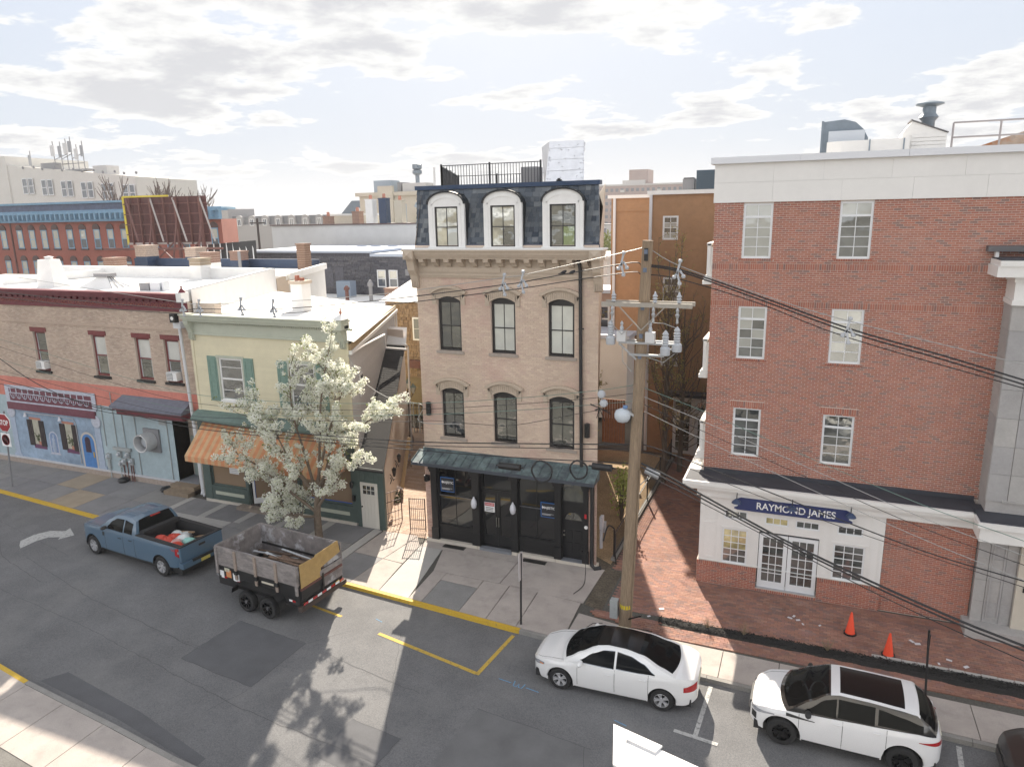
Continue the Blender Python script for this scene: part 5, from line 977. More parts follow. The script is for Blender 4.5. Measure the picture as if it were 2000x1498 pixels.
for t, z0, z1, wd, mt in ((1.5, 5.3, 6.3, .55, g_dark), (4.2, 3.7, 4.7, .6, g_dark), (9.6, 6.3, 7.0, .45, g_blind)):
    w_ = MB().prism([wall_pt(t, z0), wall_pt(t+wd, z0), wall_pt(t+wd, z1), wall_pt(t, z1)], (.05, .02, 0)).build('side_window', whitep, yh); MB().prism([wall_pt(t+.07, z0+.07, .085), wall_pt(t+wd-.07, z0+.07, .085), wall_pt(t+wd-.07, z1-.07, .085), wall_pt(t+.07, z1-.07, .085)], (.004, .002, 0)).build('pane', mt, w_)
MB().prism([wall_pt(3.6, 3.5, .05), wall_pt(4.3, 3.5, .05), wall_pt(4.3, 3.95, .05), wall_pt(3.6, 3.95, .05)], (.35, .14, 0)).build('side_air_conditioner', whitep, yh)
MB().tube([wall_pt(.1, 7.55, .1), wall_pt(2.5, 7.4, .12), wall_pt(5, 7.2, .15), wall_pt(7.4, 7.0, .15), wall_pt(7.4, 6.3, .2), wall_pt(7.4, 6.2, 1.2)], .06, 8).build('side_downspout', whitep, yh, smooth=50); MB().tube([wall_pt(11.8, 7.6, .1), wall_pt(11.8, .1, .1)], .06, 8).build('side_downspout', whitep, yh)
c_ = thing('house_chimney', 'tall white chimney with cap rising from the yellow house roof', 'chimney', (-24.3, 30.4, 8.3)); bxs('stack', pw_, c_, (-24.65, 30.1, 8.0, -23.95, 30.8, 9.7)); bxs('cap', M('chimney_cap', (.5, .42, .34), .9), c_, (-24.72, 30.02, 9.7, -23.88, 30.88, 9.85)); bxs('crown', redbrick, c_, (-24.5, 30.3, 9.85, -24.35, 30.5, 10.12), (-24.2, 30.3, 9.85, -24.05, 30.5, 10.0))
# pent roof and awning
pr_ = M('green_pent_roof', (.12, .175, .155), .7, n=.15, ns=4, n2=.15, ns2=.8)
MB().prism([(hx0-.1, yy+q, z) for q, z in [(0, 4.48), (-.3, 4.36), (-.52, 4.16), (-.52, 4.05), (0, 4.0)]], (hx1-hx0+.15, 0, 0)).build('pent_roof', pr_, yh)
awo = M('awning_orange', (.55, .235, .11), .85, n=.1, ns=5, n2=.1, ns2=1.5); awb = M('awning_buff', (.52, .33, .18), .85, n=.1, ns=5, n2=.1, ns2=1.5)
aw = thing('shop_awning', 'orange and buff striped canvas awning over the green shopfront', 'awning', (-23.8, 23.7, 2.4))
def awn(x0, x1, n):
    for k in range(n):
        a, b = x0+(x1-x0)*k/n, x0+(x1-x0)*(k+1)/n; s0 = lambda x: x+.25-(.25)*1
        MB().add([(a, yy-.08, 3.98), (b, yy-.08, 3.98), (b, 23.0, 2.68), (a, 23.0, 2.68), (a, 23.0, 2.42), (b, 23.0, 2.42), (a, yy-.08, 3.96), (b, yy-.08, 3.96), (b, 23.015, 2.66), (a, 23.015, 2.66)], [(0, 1, 2, 3), (3, 2, 5, 4), (6, 9, 8, 7)]).build('stripe', awo if k % 2 else awb, aw, recalc=False)
    for x in (x0, x1): MB().add([(x, yy-.08, 3.97), (x, 23.0, 2.68), (x, 23.0, 2.42), (x, yy-.08, 2.42)], [(0, 1, 2, 3)]).build('end_flap', awo, aw)
awn(-25.55, -17.9, 40)
# shopfront
pap = M('brown_paper', (.26, .18, .115), .8, n=.08, ns=3); tape = M('blue_tape', (.03, .11, .45), .6)
sf2 = bxs('shopfront', dgreen, yh, (-25.95, yy-.1, .12, -25.5, yy+.05, 4.0), (-25.5, yy-.08, .12, -23.35, yy+.05, .82), (-25.5, yy-.08, 3.0, -17.4, yy+.05, 4.0), (-20.45, yy-.08, .12, -17.6, yy+.05, .82), (-17.6, yy-.1, .12, -17.36, yy+.05, 3.0), (-23.45, yy-.06, .12, -23.3, yy+.1, 3.0), (-20.5, yy-.06, .12, -20.38, yy+.1, 3.0))
bxs('panel_strip', sage, sf2, (-25.3, yy-.1, .4, -23.6, yy-.081, .56)); bxs('panel_strip', sage, sf2, (-20.2, yy-.1, .4, -17.8, yy-.081, .56)); bxs('shopfront_base', stone_w, sf2, (-25.9, yy-.14, -.02, -23.3, yy+.05, .12)); bxs('shopfront_base', stone_w, sf2, (-20.5, yy-.14, -.02, -17.45, yy+.05, .12))
g_pap = GLASS('papered_glass', (.26, .18, .115), .05, .02, 1.)
for a, b in ((-25.5, -23.45), (-20.38, -17.6)):
    w_ = window(sf2, a, b, .82, 3.0, yy, dgreen, [g_pap], fw=.08, cols=1, rows=1, rec=.0, name='shop_window'); bxs('tape', tape, w_, (a+.1, yy-.003, .92 if a > -22 else 2.35, b-.1, yy+.001, .96 if a > -22 else 2.4))
t_ = thing('paper_notice', 'white paper notice with blue heading taped to the papered shop window', 'notice', (-24.1, yy-.01, 1.5)); bxs('sheet', swh, t_, (-24.4, yy-.012, 1.5, -23.85, yy-.006, 2.1)); bxs('heading', M('notice_violet', (.1, .07, .3), .6), t_, (-24.4, yy-.016, 2.1, -23.85, yy-.006, 2.22))
for k in range(6): bxs('print_line', acg, t_, (-24.35, yy-.0135, 1.56+k*.085, -23.92, yy-.0122, 1.575+k*.085))
bxs('recess_wall', pap, sf2, (-23.3, yy+1.25, .1, -20.4, yy+1.3, 3.0)); bxs('recess_floor', M('wet_floor', (.07, .06, .055), .5), sf2, (-23.3, yy-.05, -.02, -20.4, yy+1.3, .13)); bxs('recess_ceiling', dgreen, sf2, (-23.3, yy+.05, 2.95, -20.4, yy+1.3, 3.0))
dr = thing('open_shop_door', 'white framed glass shop door standing ajar with blue tape', 'door', (-23.2, yy, .13)); 
def door_p(u, z): return Vector((-23.22+u*.75, yy+.1+u*.5, z))
for (u0, u1, z0, z1) in ((0, .1, .14, 2.3), (.9, 1.0, .14, 2.3), (.1, .9, .14, .4), (.1, .9, 2.2, 2.3)): MB().prism([door_p(u0, z0), door_p(u1, z0), door_p(u1, z1), door_p(u0, z1)], (.03, -.04, 0)).build('door_frame', whitep, dr)
MB().prism([door_p(.1, .4), door_p(.9, .4), door_p(.9, 2.2), door_p(.1, 2.2)], (.012, -.016, 0)).build('pane', g_pap, dr); MB().prism([door_p(.1, .4), door_p(.13, .4), door_p(.13, 2.2), door_p(.1, 2.2)], (.02, -.026, 0)).build('tape', tape, dr)
s_ = thing('shop_step', 'long low concrete step before the green shop entrance', 'steps', (-22, 24.1, 0)); bxs('step', M('step_concrete', (.26, .215, .175), .9, n=.12, ns=8), s_, (-23.7, yy-.55, -.02, -20.3, yy-.145, .15))
# lean-to stair hall
KL = -.45
lt = M('lean_to_clapboard', (.56, .47, .40), .8, n=.05, ns=3, pv=.04)
lx0, lx1 = -17.36, -16.05
lz = lambda t: 2.62+t*.4
bxs('lean_to_front', dgreen, yh, (lx0, yy-.12, -.02, lx1+.04, yy+.05, 2.7)); 
for k in range(6): bxs('lean_to_board', dgreen, yh, (lx0+.02+k*.23, yy-.135, .05, lx0+.23+k*.23, yy-.121, 2.66))
dd = bxs('lean_to_door', M('off_white_door', (.62, .59, .53), .55), yh, (-17.12, yy-.17, .02, -16.28, yy-.136, 2.06)); 
for k in range(5): bxs('door_plank', M('off_white_door'), dd, (-17.1+k*.162, yy-.182, .05, -16.95+k*.162, yy-.171, 1.45))
for i in range(3):
    for j in range(2): bxs('pane', g_dark, dd, (-16.98+i*.2, yy-.178, 1.56+j*.2, -16.82+i*.2, yy-.172, 1.73+j*.2))
MB().lathe([(.03, -.07), (.035, -.04), (.015, 0)], (-17.05, yy-.17, .98), (0, 1, 0), 10).build('door_knob', black, dd); MB().box(-17.55, yy-.2, 1.15, -17.42, yy-.12, 1.4).build('mailbox', black, yh)
MB().lathe([(.02, .28), (.09, .2), (.07, 0), (.03, -.05)], (-17.5, yy-.25, 1.8), n=8).build('porch_lantern', lampm, yh); MB().lathe([(.045, .0), (.05, .1), (.045, .16)], (-17.5, yy-.25, 1.82), n=8).build('lantern_bulb', M('warm_bulb', (.9, .5, .2), .4, emit=((1, .5, .15), 2.)), yh)
def lw(t, z, off=0.): return Vector((lx1+KL*t+off, yy-.1+t, z))
tl = 9.2
m = MB(); m.poly([lw(0, 0), lw(tl, 0), lw(tl, lz(tl)), lw(0, lz(0))]); m.poly([lw(tl, 0), (hx1+KY*tl, yy+tl, 0), (hx1+KY*tl, yy+tl, 7), lw(tl, 7)]); m.build('lean_to_wall', lt, yh)
for k in range(44):
    z = .1+k*.145
    t0 = max(0, (z+.145-2.62)/.4)
    if t0 < tl-.1: MB().add([lw(t0, z, .02), lw(tl, z, .02), lw(tl, z+.145, .006), lw(t0, z+.145, .006), lw(t0, z, 0), lw(tl, z, 0)], [(0, 1, 2, 3), (4, 5, 1, 0)]).build('lean_to_clapboard', lt, yh, recalc=False)
dsh = M('charcoal_shingle', rough=.95, piece=[(.022, .022, .024), (.035, .034, .035), (.028, .028, .03), (.04, .039, .04)], n=.2, ns=40, bump=.4, bs=90)
lr = MB(); lr.add([(lx0+.03, yy-.2, 2.66), lw(-.1, 2.66, .1), lw(tl-.2, lz(tl-.2), .1), (hx1+KY*(tl-.3)+.05, yy+tl-.3, lz(tl-.2)), (lx0+.03, yy-.2, 2.58), lw(-.1, 2.58, .1), lw(tl-.2, lz(tl-.2)-.08, .1), (hx1+KY*(tl-.3)+.05, yy+tl-.3, lz(tl-.2)-.08)], [(0, 1, 2, 3), (4, 5, 1, 0), (5, 6, 2, 1)])
lro = lr.build('lean_to_roof', dsh, yh)
for r in range(52):
    t = -.1+r*.175; z = lz(t)+.05; xa = hx1+.06+KY*max(t, 0); xb = lx1+KL*t+.1
    n = 5
    for k in range(n):
        a, b = xa+(xb-xa)*k/n, xa+(xb-xa)*(k+1)/n-.008
        if t < tl-.4: MB().add([(a, yy-.1+t, z+.006), (b, yy-.1+t, z+.006), (b+KL*.19, yy-.1+t+.19, z+.072), (a+KL*.19, yy-.1+t+.19, z+.072), (a, yy-.1+t, z), (b, yy-.1+t, z)], [(0, 1, 2, 3), (4, 5, 1, 0)]).build('shingle', dsh, lro, recalc=False)
t0 = tl-.35
MB().add([lw(t0, lz(t0)+.08, -1.2), lw(t0, lz(t0)+.08, .16), lw(t0+.9, 7.05, .16), lw(t0+.9, 7.05, -1.2), lw(t0, lz(t0)-.1, -1.2), lw(t0, lz(t0)-.1, .16), lw(t0+.9, 6.8, .16)], [(0, 1, 2, 3), (4, 5, 1, 0), (5, 6, 2, 1)]).build('lean_to_cap', whitep, yh); MB().tube([lw(t0, lz(t0)+.1, -1.2), lw(t0, lz(t0)+.1, .2), lw(t0+.5, lz(t0)-.1, .22), lw(t0+.6, .1, .12)], .05, 6).build('lean_to_downspout', whitep, yh)
for t in (1.9, 3.6):
    la = thing('wall_lantern', 'black scrolled iron wall lantern on the beige alley wall', 'lantern', tuple(lw(t, 1.4)), group='iron lanterns on the alley wall')
    MB().tube([lw(t, 1.75, .03), lw(t, 1.6, .15), lw(t, 1.45, .2), lw(t, 1.6, .26)], .02, 5).tube([lw(t, 1.3, .03), lw(t, 1.45, .1), lw(t, 1.6, .06)], .02, 5).build('bracket', lampm, la); MB().lathe([(.01, .42), (.12, .3), (.06, .3), (.1, .28), (.06, 0), (.02, -.04)], lw(t, 1.7, .26), n=8).build('lantern', lampm, la)
# ------------------------------------------------------------------ town behind
g_far = GLASS('glass_far', (.08, .09, .11), .1, .08, 1.); g_farb = GLASS('glass_far_shade', (.42, .40, .34), .2, .08, 1.)
whitew = M('white_rendered_wall', (.62, .62, .61), .85, n=.04, ns=1, n2=.06, ns2=.2); greyw = M('light_grey_wall', (.5, .49, .48), .85, n=.05, ns=1)
farbrick = M('far_red_brick', (.30, .095, .068), .9, n=.1, ns=4, n2=.1, ns2=.3); bluec = M('blue_cornice', (.17, .30, .42), .7, n=.12, ns=2)
def skewbox(m, x0, x1, y0, d, z0, z1, k=-.4): 
    return m.prism([(x0, y0, z0), (x1, y0, z0), (x1+k*d, y0+d, z0), (x0+k*d, y0+d, z0)], (0, 0, z1-z0))
chb = M('chimney_brick', (.25, .16, .125), .9, n=.25, ns=12)
def chimney(loc, w, h, label, mat=None, base=None, d=None):
    mat = chb if mat is None or mat is redbrick else mat
    x, y, z = loc; c = thing('brick_chimney', label, 'chimney', loc); d = d or w
    n = max(3, int(h/.16))
    for k in range(n): bxs('brick_course', mat if not (base and k < n*.45) else base, c, (x-w/2-.01*(k % 2), y-d/2-.01*(k % 2), z+h*k/n, x+w/2+.01*(k % 2), y+d/2+.01*(k % 2), z+h*(k+1)/n-.012))
    bxs('core', mortar_r if not base else base, c, (x-w/2+.02, y-d/2+.02, z-.4, x+w/2-.02, y+d/2-.02, z+h-.01)); bxs('cap', mat, c, (x-w/2-.06, y-d/2-.06, z+h, x+w/2+.06, y+d/2+.06, z+h+.1))
    return c
# building behind the corner shop: white with navy roof edge
b2 = thing('navy_edged_building', 'low white building with navy roof edge and brick chimneys behind the corner shop', 'building', (-38, 37.2, 0))
m = MB(); skewbox(m, -50, -31.9, 38.6, 9.5, 0, 9.0, -.42); m.build('wall', whitew, b2); m = MB(); skewbox(m, -50.1, -31.8, 38.5, .35, 9.0, 9.3, -.42); skewbox(m, -32.15, -31.8, 38.85, 9.4, 9.0, 9.42, -.42); m.build('parapet', pw_, b2)
m = MB(); skewbox(m, -56, -36.1, 47.7, .3, 9.0, 9.75, -.42); m.build('roof_edge', navy, b2); m = MB(); skewbox(m, -50, -32.2, 38.9, 8.7, 9.01, 9.04, -.42); m.build('roof', rx_, b2)
bxs('stone_front', M('tan_rubble', (.36, .28, .18), .95, n=.25, ns=3, bump=.6, bs=10), b2, (-35.2, 38.45, 6, -31.95, 38.58, 8.98))
m = MB().prism([(-33.3, 42.2, 7.8), (-33.6, 42.9, 7.8), (-33.6, 42.9, 8.7), (-33.3, 42.2, 8.7)], (.06, .02, 0)); m.build('side_vent', M('buff_trim', (.45, .38, .26), .8), b2)
for loc, w_, h, lab, mt, bs in [((-36.5, 36.0, 9.6), .9, .9, 'tan block chimney with white base on the parapet behind the corner shop', tanslab, pw_), ((-43.0, 43.5, 9.05), 1.0, 1.4, 'red brick chimney with white base beside the grey vent pipe', redbrick, pw_), ((-43.4, 47, 9.05), 1.0, 1.3, 'brown brick chimney wrapped in blue flashing on the navy roof edge', redbrick, navy), ((-54, 47.4, 9.1), 1.3, 1.7, 'pale brick chimney on the navy roof edge beneath the billboard', M('pale_brick', (.42, .33, .27), .9, n=.2, ns=10), navy), ((-48.6, 47.6, 9.1), 1.2, 1.5, 'pale brick chimney on the navy roof edge right of the billboard post', M('pale_brick'), navy), ((-48.5, 39.6, 9.05), 1.1, 1.2, 'brick chimney with white base at the far left of the navy roof', redbrick, pw_), ((-36.6, 46.6, 9.05), .75, 1.9, 'slim brown brick chimney standing at the right end of the navy roof edge', M('brown_brick', (.22, .14, .10), .9, n=.2, ns=10), None)]: chimney(loc, w_, h, lab, mt, bs)
MB().tube([(-42.0, 45.5, 9.0), (-42.0, 45.5, 10.5)], .12, 8).build('vent_pipe', acg, label='grey vent pipe between two chimneys behind the corner shop', cat='vent')
# dark shingled block with white building above it
dk = thing('dark_shingle_house', 'long dark weathered shingle building with a pair of pale windows', 'building', (-45, 62, 0))
dsm = M('dark_weathered_shingle', rough=.95, piece=[(.06, .062, .078), (.085, .085, .10), (.11, .108, .12), (.072, .072, .088)], n=.3, ns=6, n2=.15, ns2=.8)
m = MB().box(-55.6, 62, 0, -33, 74, 9.1); m.box(-55.6, 62, 9.1, -40.6, 74, 9.45); m.build('wall', dsm, dk)
sh_ = []
for r in range(30):
    z = 3.4+r*.19; x = -55.5+rnd.uniform(0, .3)
    while x < -34:
        wd = rnd.choice((.5, .7, .9, 1.1)); 
        if not (-40.3 < x+wd/2 < -37.4 and 5.9 < z < 8.0): sh_.append((round(x, 3), 61.95, z, round(x+wd-.03, 3), 61.99, z+.18))
        x += wd
pieces(dk, 'shingle', sh_, dsm, 300, 'shingles')
bxs('roof_edge', M('pale_blue_trim', (.42, .47, .56), .7), dk, (-55.8, 61.8, 9.45, -40.4, 74, 9.68), (-40.6, 61.8, 9.1, -33, 74, 9.38))
for a in (-39.95, -38.6): window(dk, a, a+1.0, 6.1, 7.8, 61.96, wf, [g_far, g_farb], fw=.1, cols=1, rows=2, rec=-.06, mw=.08)
for a in (-46.2, -44.9): bxs('boarded_window', M('boarding', (.10, .10, .12), .9, n=.2, ns=6), dk, (a, 61.9, 6.0, a+1.0, 61.95, 8.0))
bxs('wall_unit', acg, dk, (-36.6, 61.7, 7.3, -36.2, 61.95, 7.9))
wb = thing('white_block_building', 'plain white block wall rising behind the dark shingle building', 'building', (-54, 76, 0)); bxs('wall', whitew, wb, (-64.4, 76, 0, -43.2, 90, 12.0)); bxs('coping', M('brown_coping', (.10, .06, .06), .7), wb, (-64.5, 75.8, 12.0, -43.1, 76.1, 12.14))
# rear lower roofs at the foot of the dark house
lo = thing('low_white_roofs', 'low white flat roof with small vents between the yellow house and dark shingles', 'building', (-33, 50, 0)); m = MB(); skewbox(m, -38, -22.8, 46, 15.5, 0, 5.2, -.5); m.build('wall', whitew, lo); m = MB(); skewbox(m, -38.2, -22.6, 45.8, 15.9, 5.2, 5.32, -.5); m.build('roof', rx_, lo)
for x, y, h, mt in ((-40.2, 57, 1.4, rustp), (-37.9, 57.5, 1.9, acg), (-43, 56, 1.1, pw_)): MB().lathe([(.18, 0), (.18, h*.7), (.28, h*.72), (.28, h*.85), (.1, h), (0, h)], (x, y, 5.32), n=10).build('roof_vent', mt, lo)
bxs('roof_box', M('blue_grey_metal2', (.2, .25, .32), .6), lo, (-42.8, 59, 5.32, -41.2, 60, 6.9))
chimney((-31.6, 51, 5.3), .85, 1.9, 'short red brick chimney on the low white roof beside the mansard building', redbrick)
# brown shingle house closing the alley
bs_ = thing('brown_shingle_house', 'brown shingled house end closing the alley beyond the iron gate', 'house', (-22.5, 40.5, 0)); bsm = M('brown_shingle', rough=.95, piece=[(.24, .16, .10), (.30, .21, .135), (.20, .135, .09)], n=.2, ns=8)
bxs('wall', bsm, bs_, (-25.6, 40.6, 2.6, -16, 48, 7.6)); sh_ = []
for r in range(26):
    z = 2.7+r*.185; x = -25.5+rnd.uniform(0, .2)
    while x < -20: 
        wd = rnd.choice((.2, .3, .36)); 
        if not (-23.9 < x+wd/2 < -22.3 and 5.0 < z < 6.7): sh_.append((round(x, 3), 40.55, z, round(x+wd-.02, 3), 40.59, z+.175))
        x += wd
pieces(bs_, 'shingle', sh_, bsm, 300, 'shingles')
window(bs_, -23.7, -22.4, 5.1, 6.6, 40.56, whitep, [g_far], fw=.1, cols=1, rows=2, rec=-.05); bxs('lower_wall', M('ochre_wall', (.22, .17, .1), .9), bs_, (-25.6, 40.7, 0, -16, 48, 2.6)); bxs('flower_box', rustp, bs_, (-24.0, 40.3, 3.3, -22.8, 40.55, 3.8))
m = MB(); m.add([(-26, 40.3, 7.6), (-15.5, 40.3, 7.6), (-15.5, 44.5, 8.6), (-26, 44.5, 8.6)], [(0, 1, 2, 3)]); m.build('roof', rx_, bs_)
# red brick terrace with blue cornice
rr = thing('red_brick_terrace', 'long red brick terrace with pale blue bracketed cornice and arched windows', 'building', (-92, 75, 0))
skewbox(MB(), -128, -71.6, 75, 8, 0, 13.0, -.6).build('wall', farbrick, rr); rc = bxs('cornice', bluec, rr, (-128, 74.2, 14.1, -71.3, 76, 14.4), (-128, 74.5, 13.2, -71.4, 75, 14.1), (-128, 74.3, 13.0, -71.4, 75, 13.2)); skewbox(MB(), -128, -71.6, 75.2, 7.5, 14.3, 14.6, -.6).build('roof_edge', bluec, rr); skewbox(MB(), -128, -84, 75.3, 7, 14.6, 15.5, -.6).build('mansard_strip', M('slate_blue', (.09, .11, .17), .8, n=.2, ns=2), rr); skewbox(MB(), -128, -83.8, 75, 7, 15.5, 15.8, -.6).build('roof_edge', bluec, rr)
for k in range(56): bxs('bracket', bluec, rc, (-127.5+k, 73.95, 13.3, -127.2+k, 74.5, 14.1))
bb = [-114.6, -110.9, -108.2, -105.6, -103.1, -100.1, -97.4, -94.6, -91.9, -89.2, -86.4, -83.6, -80.8, -78, -75.2, -72.9]
for i, x in enumerate(bb):
    for z0, z1 in ((9.2, 11.9), (4.8, 7.4)):
        wo = window(rr, x-.62, x+.62, z0, z1, 75, bluec, [g_far, g_farb] if i > 4 else [g_farb, g_farb], fw=.14, cols=1, rows=2, rec=-.08, mw=.12); archplate(x, z1+.001, z1+.05, .72, 74.86, .12).build('window_arch', M('dark_stone', (.10, .06, .055), .9), wo); bxs('window_sill', M('dark_stone'), wo, (x-.75, 74.8, z0-.2, x+.75, 75, z0-.001))
MB().tube([(-112.7, 74.9, 0), (-112.7, 74.9, 13)], .12, 6).build('downspout', rustp, rr)
# big white building
wbg = thing('tall_white_building', 'tall white building with paired windows and rooftop antennas', 'building', (-148, 112, 0))
m = MB().prism([(-175, 104, 0), (-163.5, 110, 0), (-163.5, 110, 27.1), (-175, 104, 27.3)], (0, 20, 0)); m.prism([(-163.5, 110.3, 0), (-128, 112, 0), (-128, 112, 21.7), (-163.5, 110.3, 25.2)], (-4, 20, 0)); m.build('wall', M('warm_white_wall', (.62, .60, .56), .85, n=.04, ns=.5), wbg)
bxs('coping', pw_, wbg, (-163.4, 110.1, 25.0, -146, 111.2, 25.3)) if False else None
for i in range(6):
    x = -159.8+i*5.6; y = 110.3+(x+163.5)*.048; zt = 22.6-i*.42
    for r in range(4):
        for s in (0, 1): window(wbg, x+s*1.9, x+1.6+s*1.9, zt-3.6-r*5.2, zt-.3-r*5.2, y-.05, wf, [g_far], fw=.16, cols=1, rows=2, rec=-.06, mw=.12)
    for s in (1.0, 4.4): MB().lathe([(0, 0), (.3, 0), (.3, .1)], (x+s, y-.1, zt+1.9), (0, 1, 0), 8).build('wall_vent', acg, wbg)
an = thing('rooftop_antennas', 'cluster of white panel antennas on masts above the tall white building', 'antenna', (-147, 113, 24))
for i, (x, h, w_) in enumerate([(-159.5, 3.0, .5), (-152.0, 4.6, .9), (-149.8, 4.4, .7), (-148.0, 4.9, 1.0), (-146.6, 5.2, .8), (-145.0, 3.6, .8), (-143.2, 4.2, .6)]):
    MB().tube([(x, 113, 23.5), (x, 113, 24+h+1.2)], .09, 6).build('mast', acg, an); bxs('panel', M('antenna_white', (.6, .6, .6), .6) if i % 2 else M('antenna_grey', (.3, .31, .33), .6), an, (x-w_/2, 112.6, 24+h-1.9, x+w_/2, 112.9, 24+h+.3))
for a, b in ((-146.6, -143.2), (-149.8, -146.6), (-152, -148)): MB().bar((a, 113, 26), (b, 113, 27), .12).bar((a, 113, 25), (b, 113, 25), .15).build('strut', acg, an)
bxs('cabinet', acg, an, (-156, 112.5, 23.8, -151.5, 114, 25.4)); bxs('platform', acg, an, (-154, 112.4, 23.4, -142, 114.5, 23.8))
bxs('plant_box', greyw, thing('roof_plant', 'small pale plant box on the right end of the tall white roof', 'roof unit', (-139, 114, 22)), (-141, 113, 21, -137, 116, 24.3))
# billboard seen from behind
bl_ = thing('billboard', 'maroon back of a large steel billboard with one yellow edge', 'billboard', (-60, 55, 8.4))
bmar = M('billboard_maroon', (.10, .038, .036), .8, n=.15, ns=2); bst_ = M('billboard_steel', (.16, .07, .06), .7, n=.15, ns=3); lts = M('pale_steel', (.4, .36, .34), .6)
P0, P1 = Vector((-65.0, 55.0, 0)), Vector((-55.3, 56.2, 0)); dv = (P1-P0).normalized(); nv = Vector((dv.y, -dv.x, 0))
def bp(u, z, off=0.): p = P0.lerp(P1, u)+nv*off; return Vector((p.x, p.y, z))
for k in range(9): MB().prism([bp(k/9+.002, 10.8), bp((k+1)/9-.002, 10.8), bp((k+1)/9-.002, 15.25), bp(k/9+.002, 15.25)], -nv*.1).build('panel', bmar, bl_)
MB().prism([bp(-.012, 10.6, .05), bp(.012, 10.6, .05), bp(.012, 15.35, .05), bp(-.012, 15.35, .05)], -nv*.2).build('edge', M('billboard_yellow', (.62, .5, .05), .6), bl_); MB().prism([bp(0, 15.25, .05), bp(.55, 15.25, .05), bp(.55, 15.42, .05), bp(0, 15.42, .05)], -nv*.2).build('edge', M('billboard_yellow'), bl_); MB().prism([bp(0, 10.6, .05), bp(1, 10.6, .05), bp(1, 10.8, .05), bp(0, 10.8, .05)], -nv*.2).build('edge', lts, bl_)
for z in (11.6, 12.6, 13.6, 14.6): MB().bar(bp(0, z, .08), bp(1, z, .08), .1).build('wale', bst_, bl_)
for u in (.08, .2, .35, .5, .65, .8, .94): MB().bar(bp(u, 10.6, .16), bp(u, 15.2, .16), .12).build('stud', bst_, bl_)
for u in (.35, .65, .94): MB().bar(bp(u, 8.4, .25), bp(u, 15.1, .25), .24).bar(bp(u+.1, 8.4, 2.8), bp(u, 13.0, .3), .14).build('post', bst_, bl_)
for u in (.05, .35, .62, .94): MB().bar(bp(u, 15.1, .2), bp(u+.34, 11.0, 2.9), .13).build('brace', lts if u > .3 else bst_, bl_)
for a, b in (((.3, 8.6), (.62, 11)), ((.62, 8.6), (.35, 11)), ((.62, 8.6), (.92, 11)), ((.92, 8.6), (.65, 11)), ((.2, 8.6), (.36, 10.4))): MB().bar(bp(a[0], a[1], .4), bp(b[0], b[1], .4), .12).build('truss_bar', bst_, bl_)
for z in (10.3, 8.7): MB().bar(bp(-.05, z, 2.8), bp(1.35, z, 2.8), .2).build('catwalk_beam', bst_, bl_)
MB().prism([bp(-.1, 8.2, 2.9), bp(1.5, 8.2, 2.9), bp(1.5, 8.6, 2.9), bp(-.1, 8.6, 2.9)], nv*-3.0).build('base_beam', M('billboard_base', (.22, .10, .085), .8), bl_)
bc = thing('fallen_sign_frame', 'dark slatted sign frame leaning at the foot of the billboard', 'frame', (-54, 56.5, 8.4)); MB().add([(-58, 56.5, 8.5), (-50.4, 57, 9.0), (-50.8, 57.5, 10.9), (-58.3, 57.3, 10.4)], [(0, 1, 2, 3)]).build('panel', lampm, bc)
for k in range(10): MB().bar((-57.6+k*.78, 56.3+.05*k, 8.6+.05*k), (-58.4+k*.78, 57.2+.05*k, 10.4+.05*k), .1).build('slat', pw_, bc)
# lot under the billboard and buildings in the middle distance
def block(name, label, x0, x1, y0, y1, z, wall, roofm, wins=None, cat='building', wz=None):
    o = thing(name, label, cat, ((x0+x1)/2, y0, 0)); bxs('wall', wall, o, (x0, y0, 0, x1, y1, z)); bxs('roof', roofm, o, (x0-.15, y0-.15, z, x1+.15, y1+.15, z+.25))
    if wins:
        for x in wins:
            for z0, z1 in wz: window(o, x-.6, x+.6, z0, z1, y0, wf, [g_far], fw=.12, cols=1, rows=2, rec=-.06, mw=.1)
    return o
cream = M('cream_wall', (.5, .46, .38), .85, n=.05, ns=1); flat = M('pale_flat_roof', (.6, .6, .58), .9, n=.05, ns=.5)
block('cream_low_building', 'low cream rendered building beyond the billboard base', -76, -64, 92, 104, 9.5, cream, flat, [-74, -71.5], wz=[(6.3, 8.0)])
block('pale_low_building', 'pale flat-roofed building left of the plain white block wall', -68, -61, 80, 90, 8.2, greyw, flat)
block('beige_low_building', 'beige warehouse with pale roof behind the cream low building', -100, -74, 125, 140, 11.2, cream, flat, [-98, -94, -90], wz=[(7, 8.8)])
fr_ = thing('grey_townhouse_row', 'far row of grey townhouses with arched dormers along the skyline', 'building', (-140, 170, 0)); bxs('wall', M('grey_render', (.33, .32, .32), .85), fr_, (-166, 170, 0, -104, 182, 11.2)); bxs('mansard', M('far_slate', (.17, .175, .19), .85, n=.1, ns=1), fr_, (-166, 170.6, 11.2, -104, 182, 13.6)); bxs('end_tower', M('grey_render'), fr_, (-164.5, 169, 0, -158.5, 180, 15.8))
for k in range(11):
    x = -155.5+k*4.7; archplate(x, 11.2, 12.5, 1.3, 169.9, .7).build('dormer', M('grey_render'), fr_); window(fr_, x-.7, x+.7, 10.9, 12.8, 169.8, wf, [g_far], fw=.15, cols=2, rows=1, rec=0., mw=.1)
for k in range(3): window(fr_, -163.5+k*1.7, -162.2+k*1.7, 9, 12, 168.95, M('grey_render'), [g_far], fw=.12, cols=1, rows=2, rec=-.05)
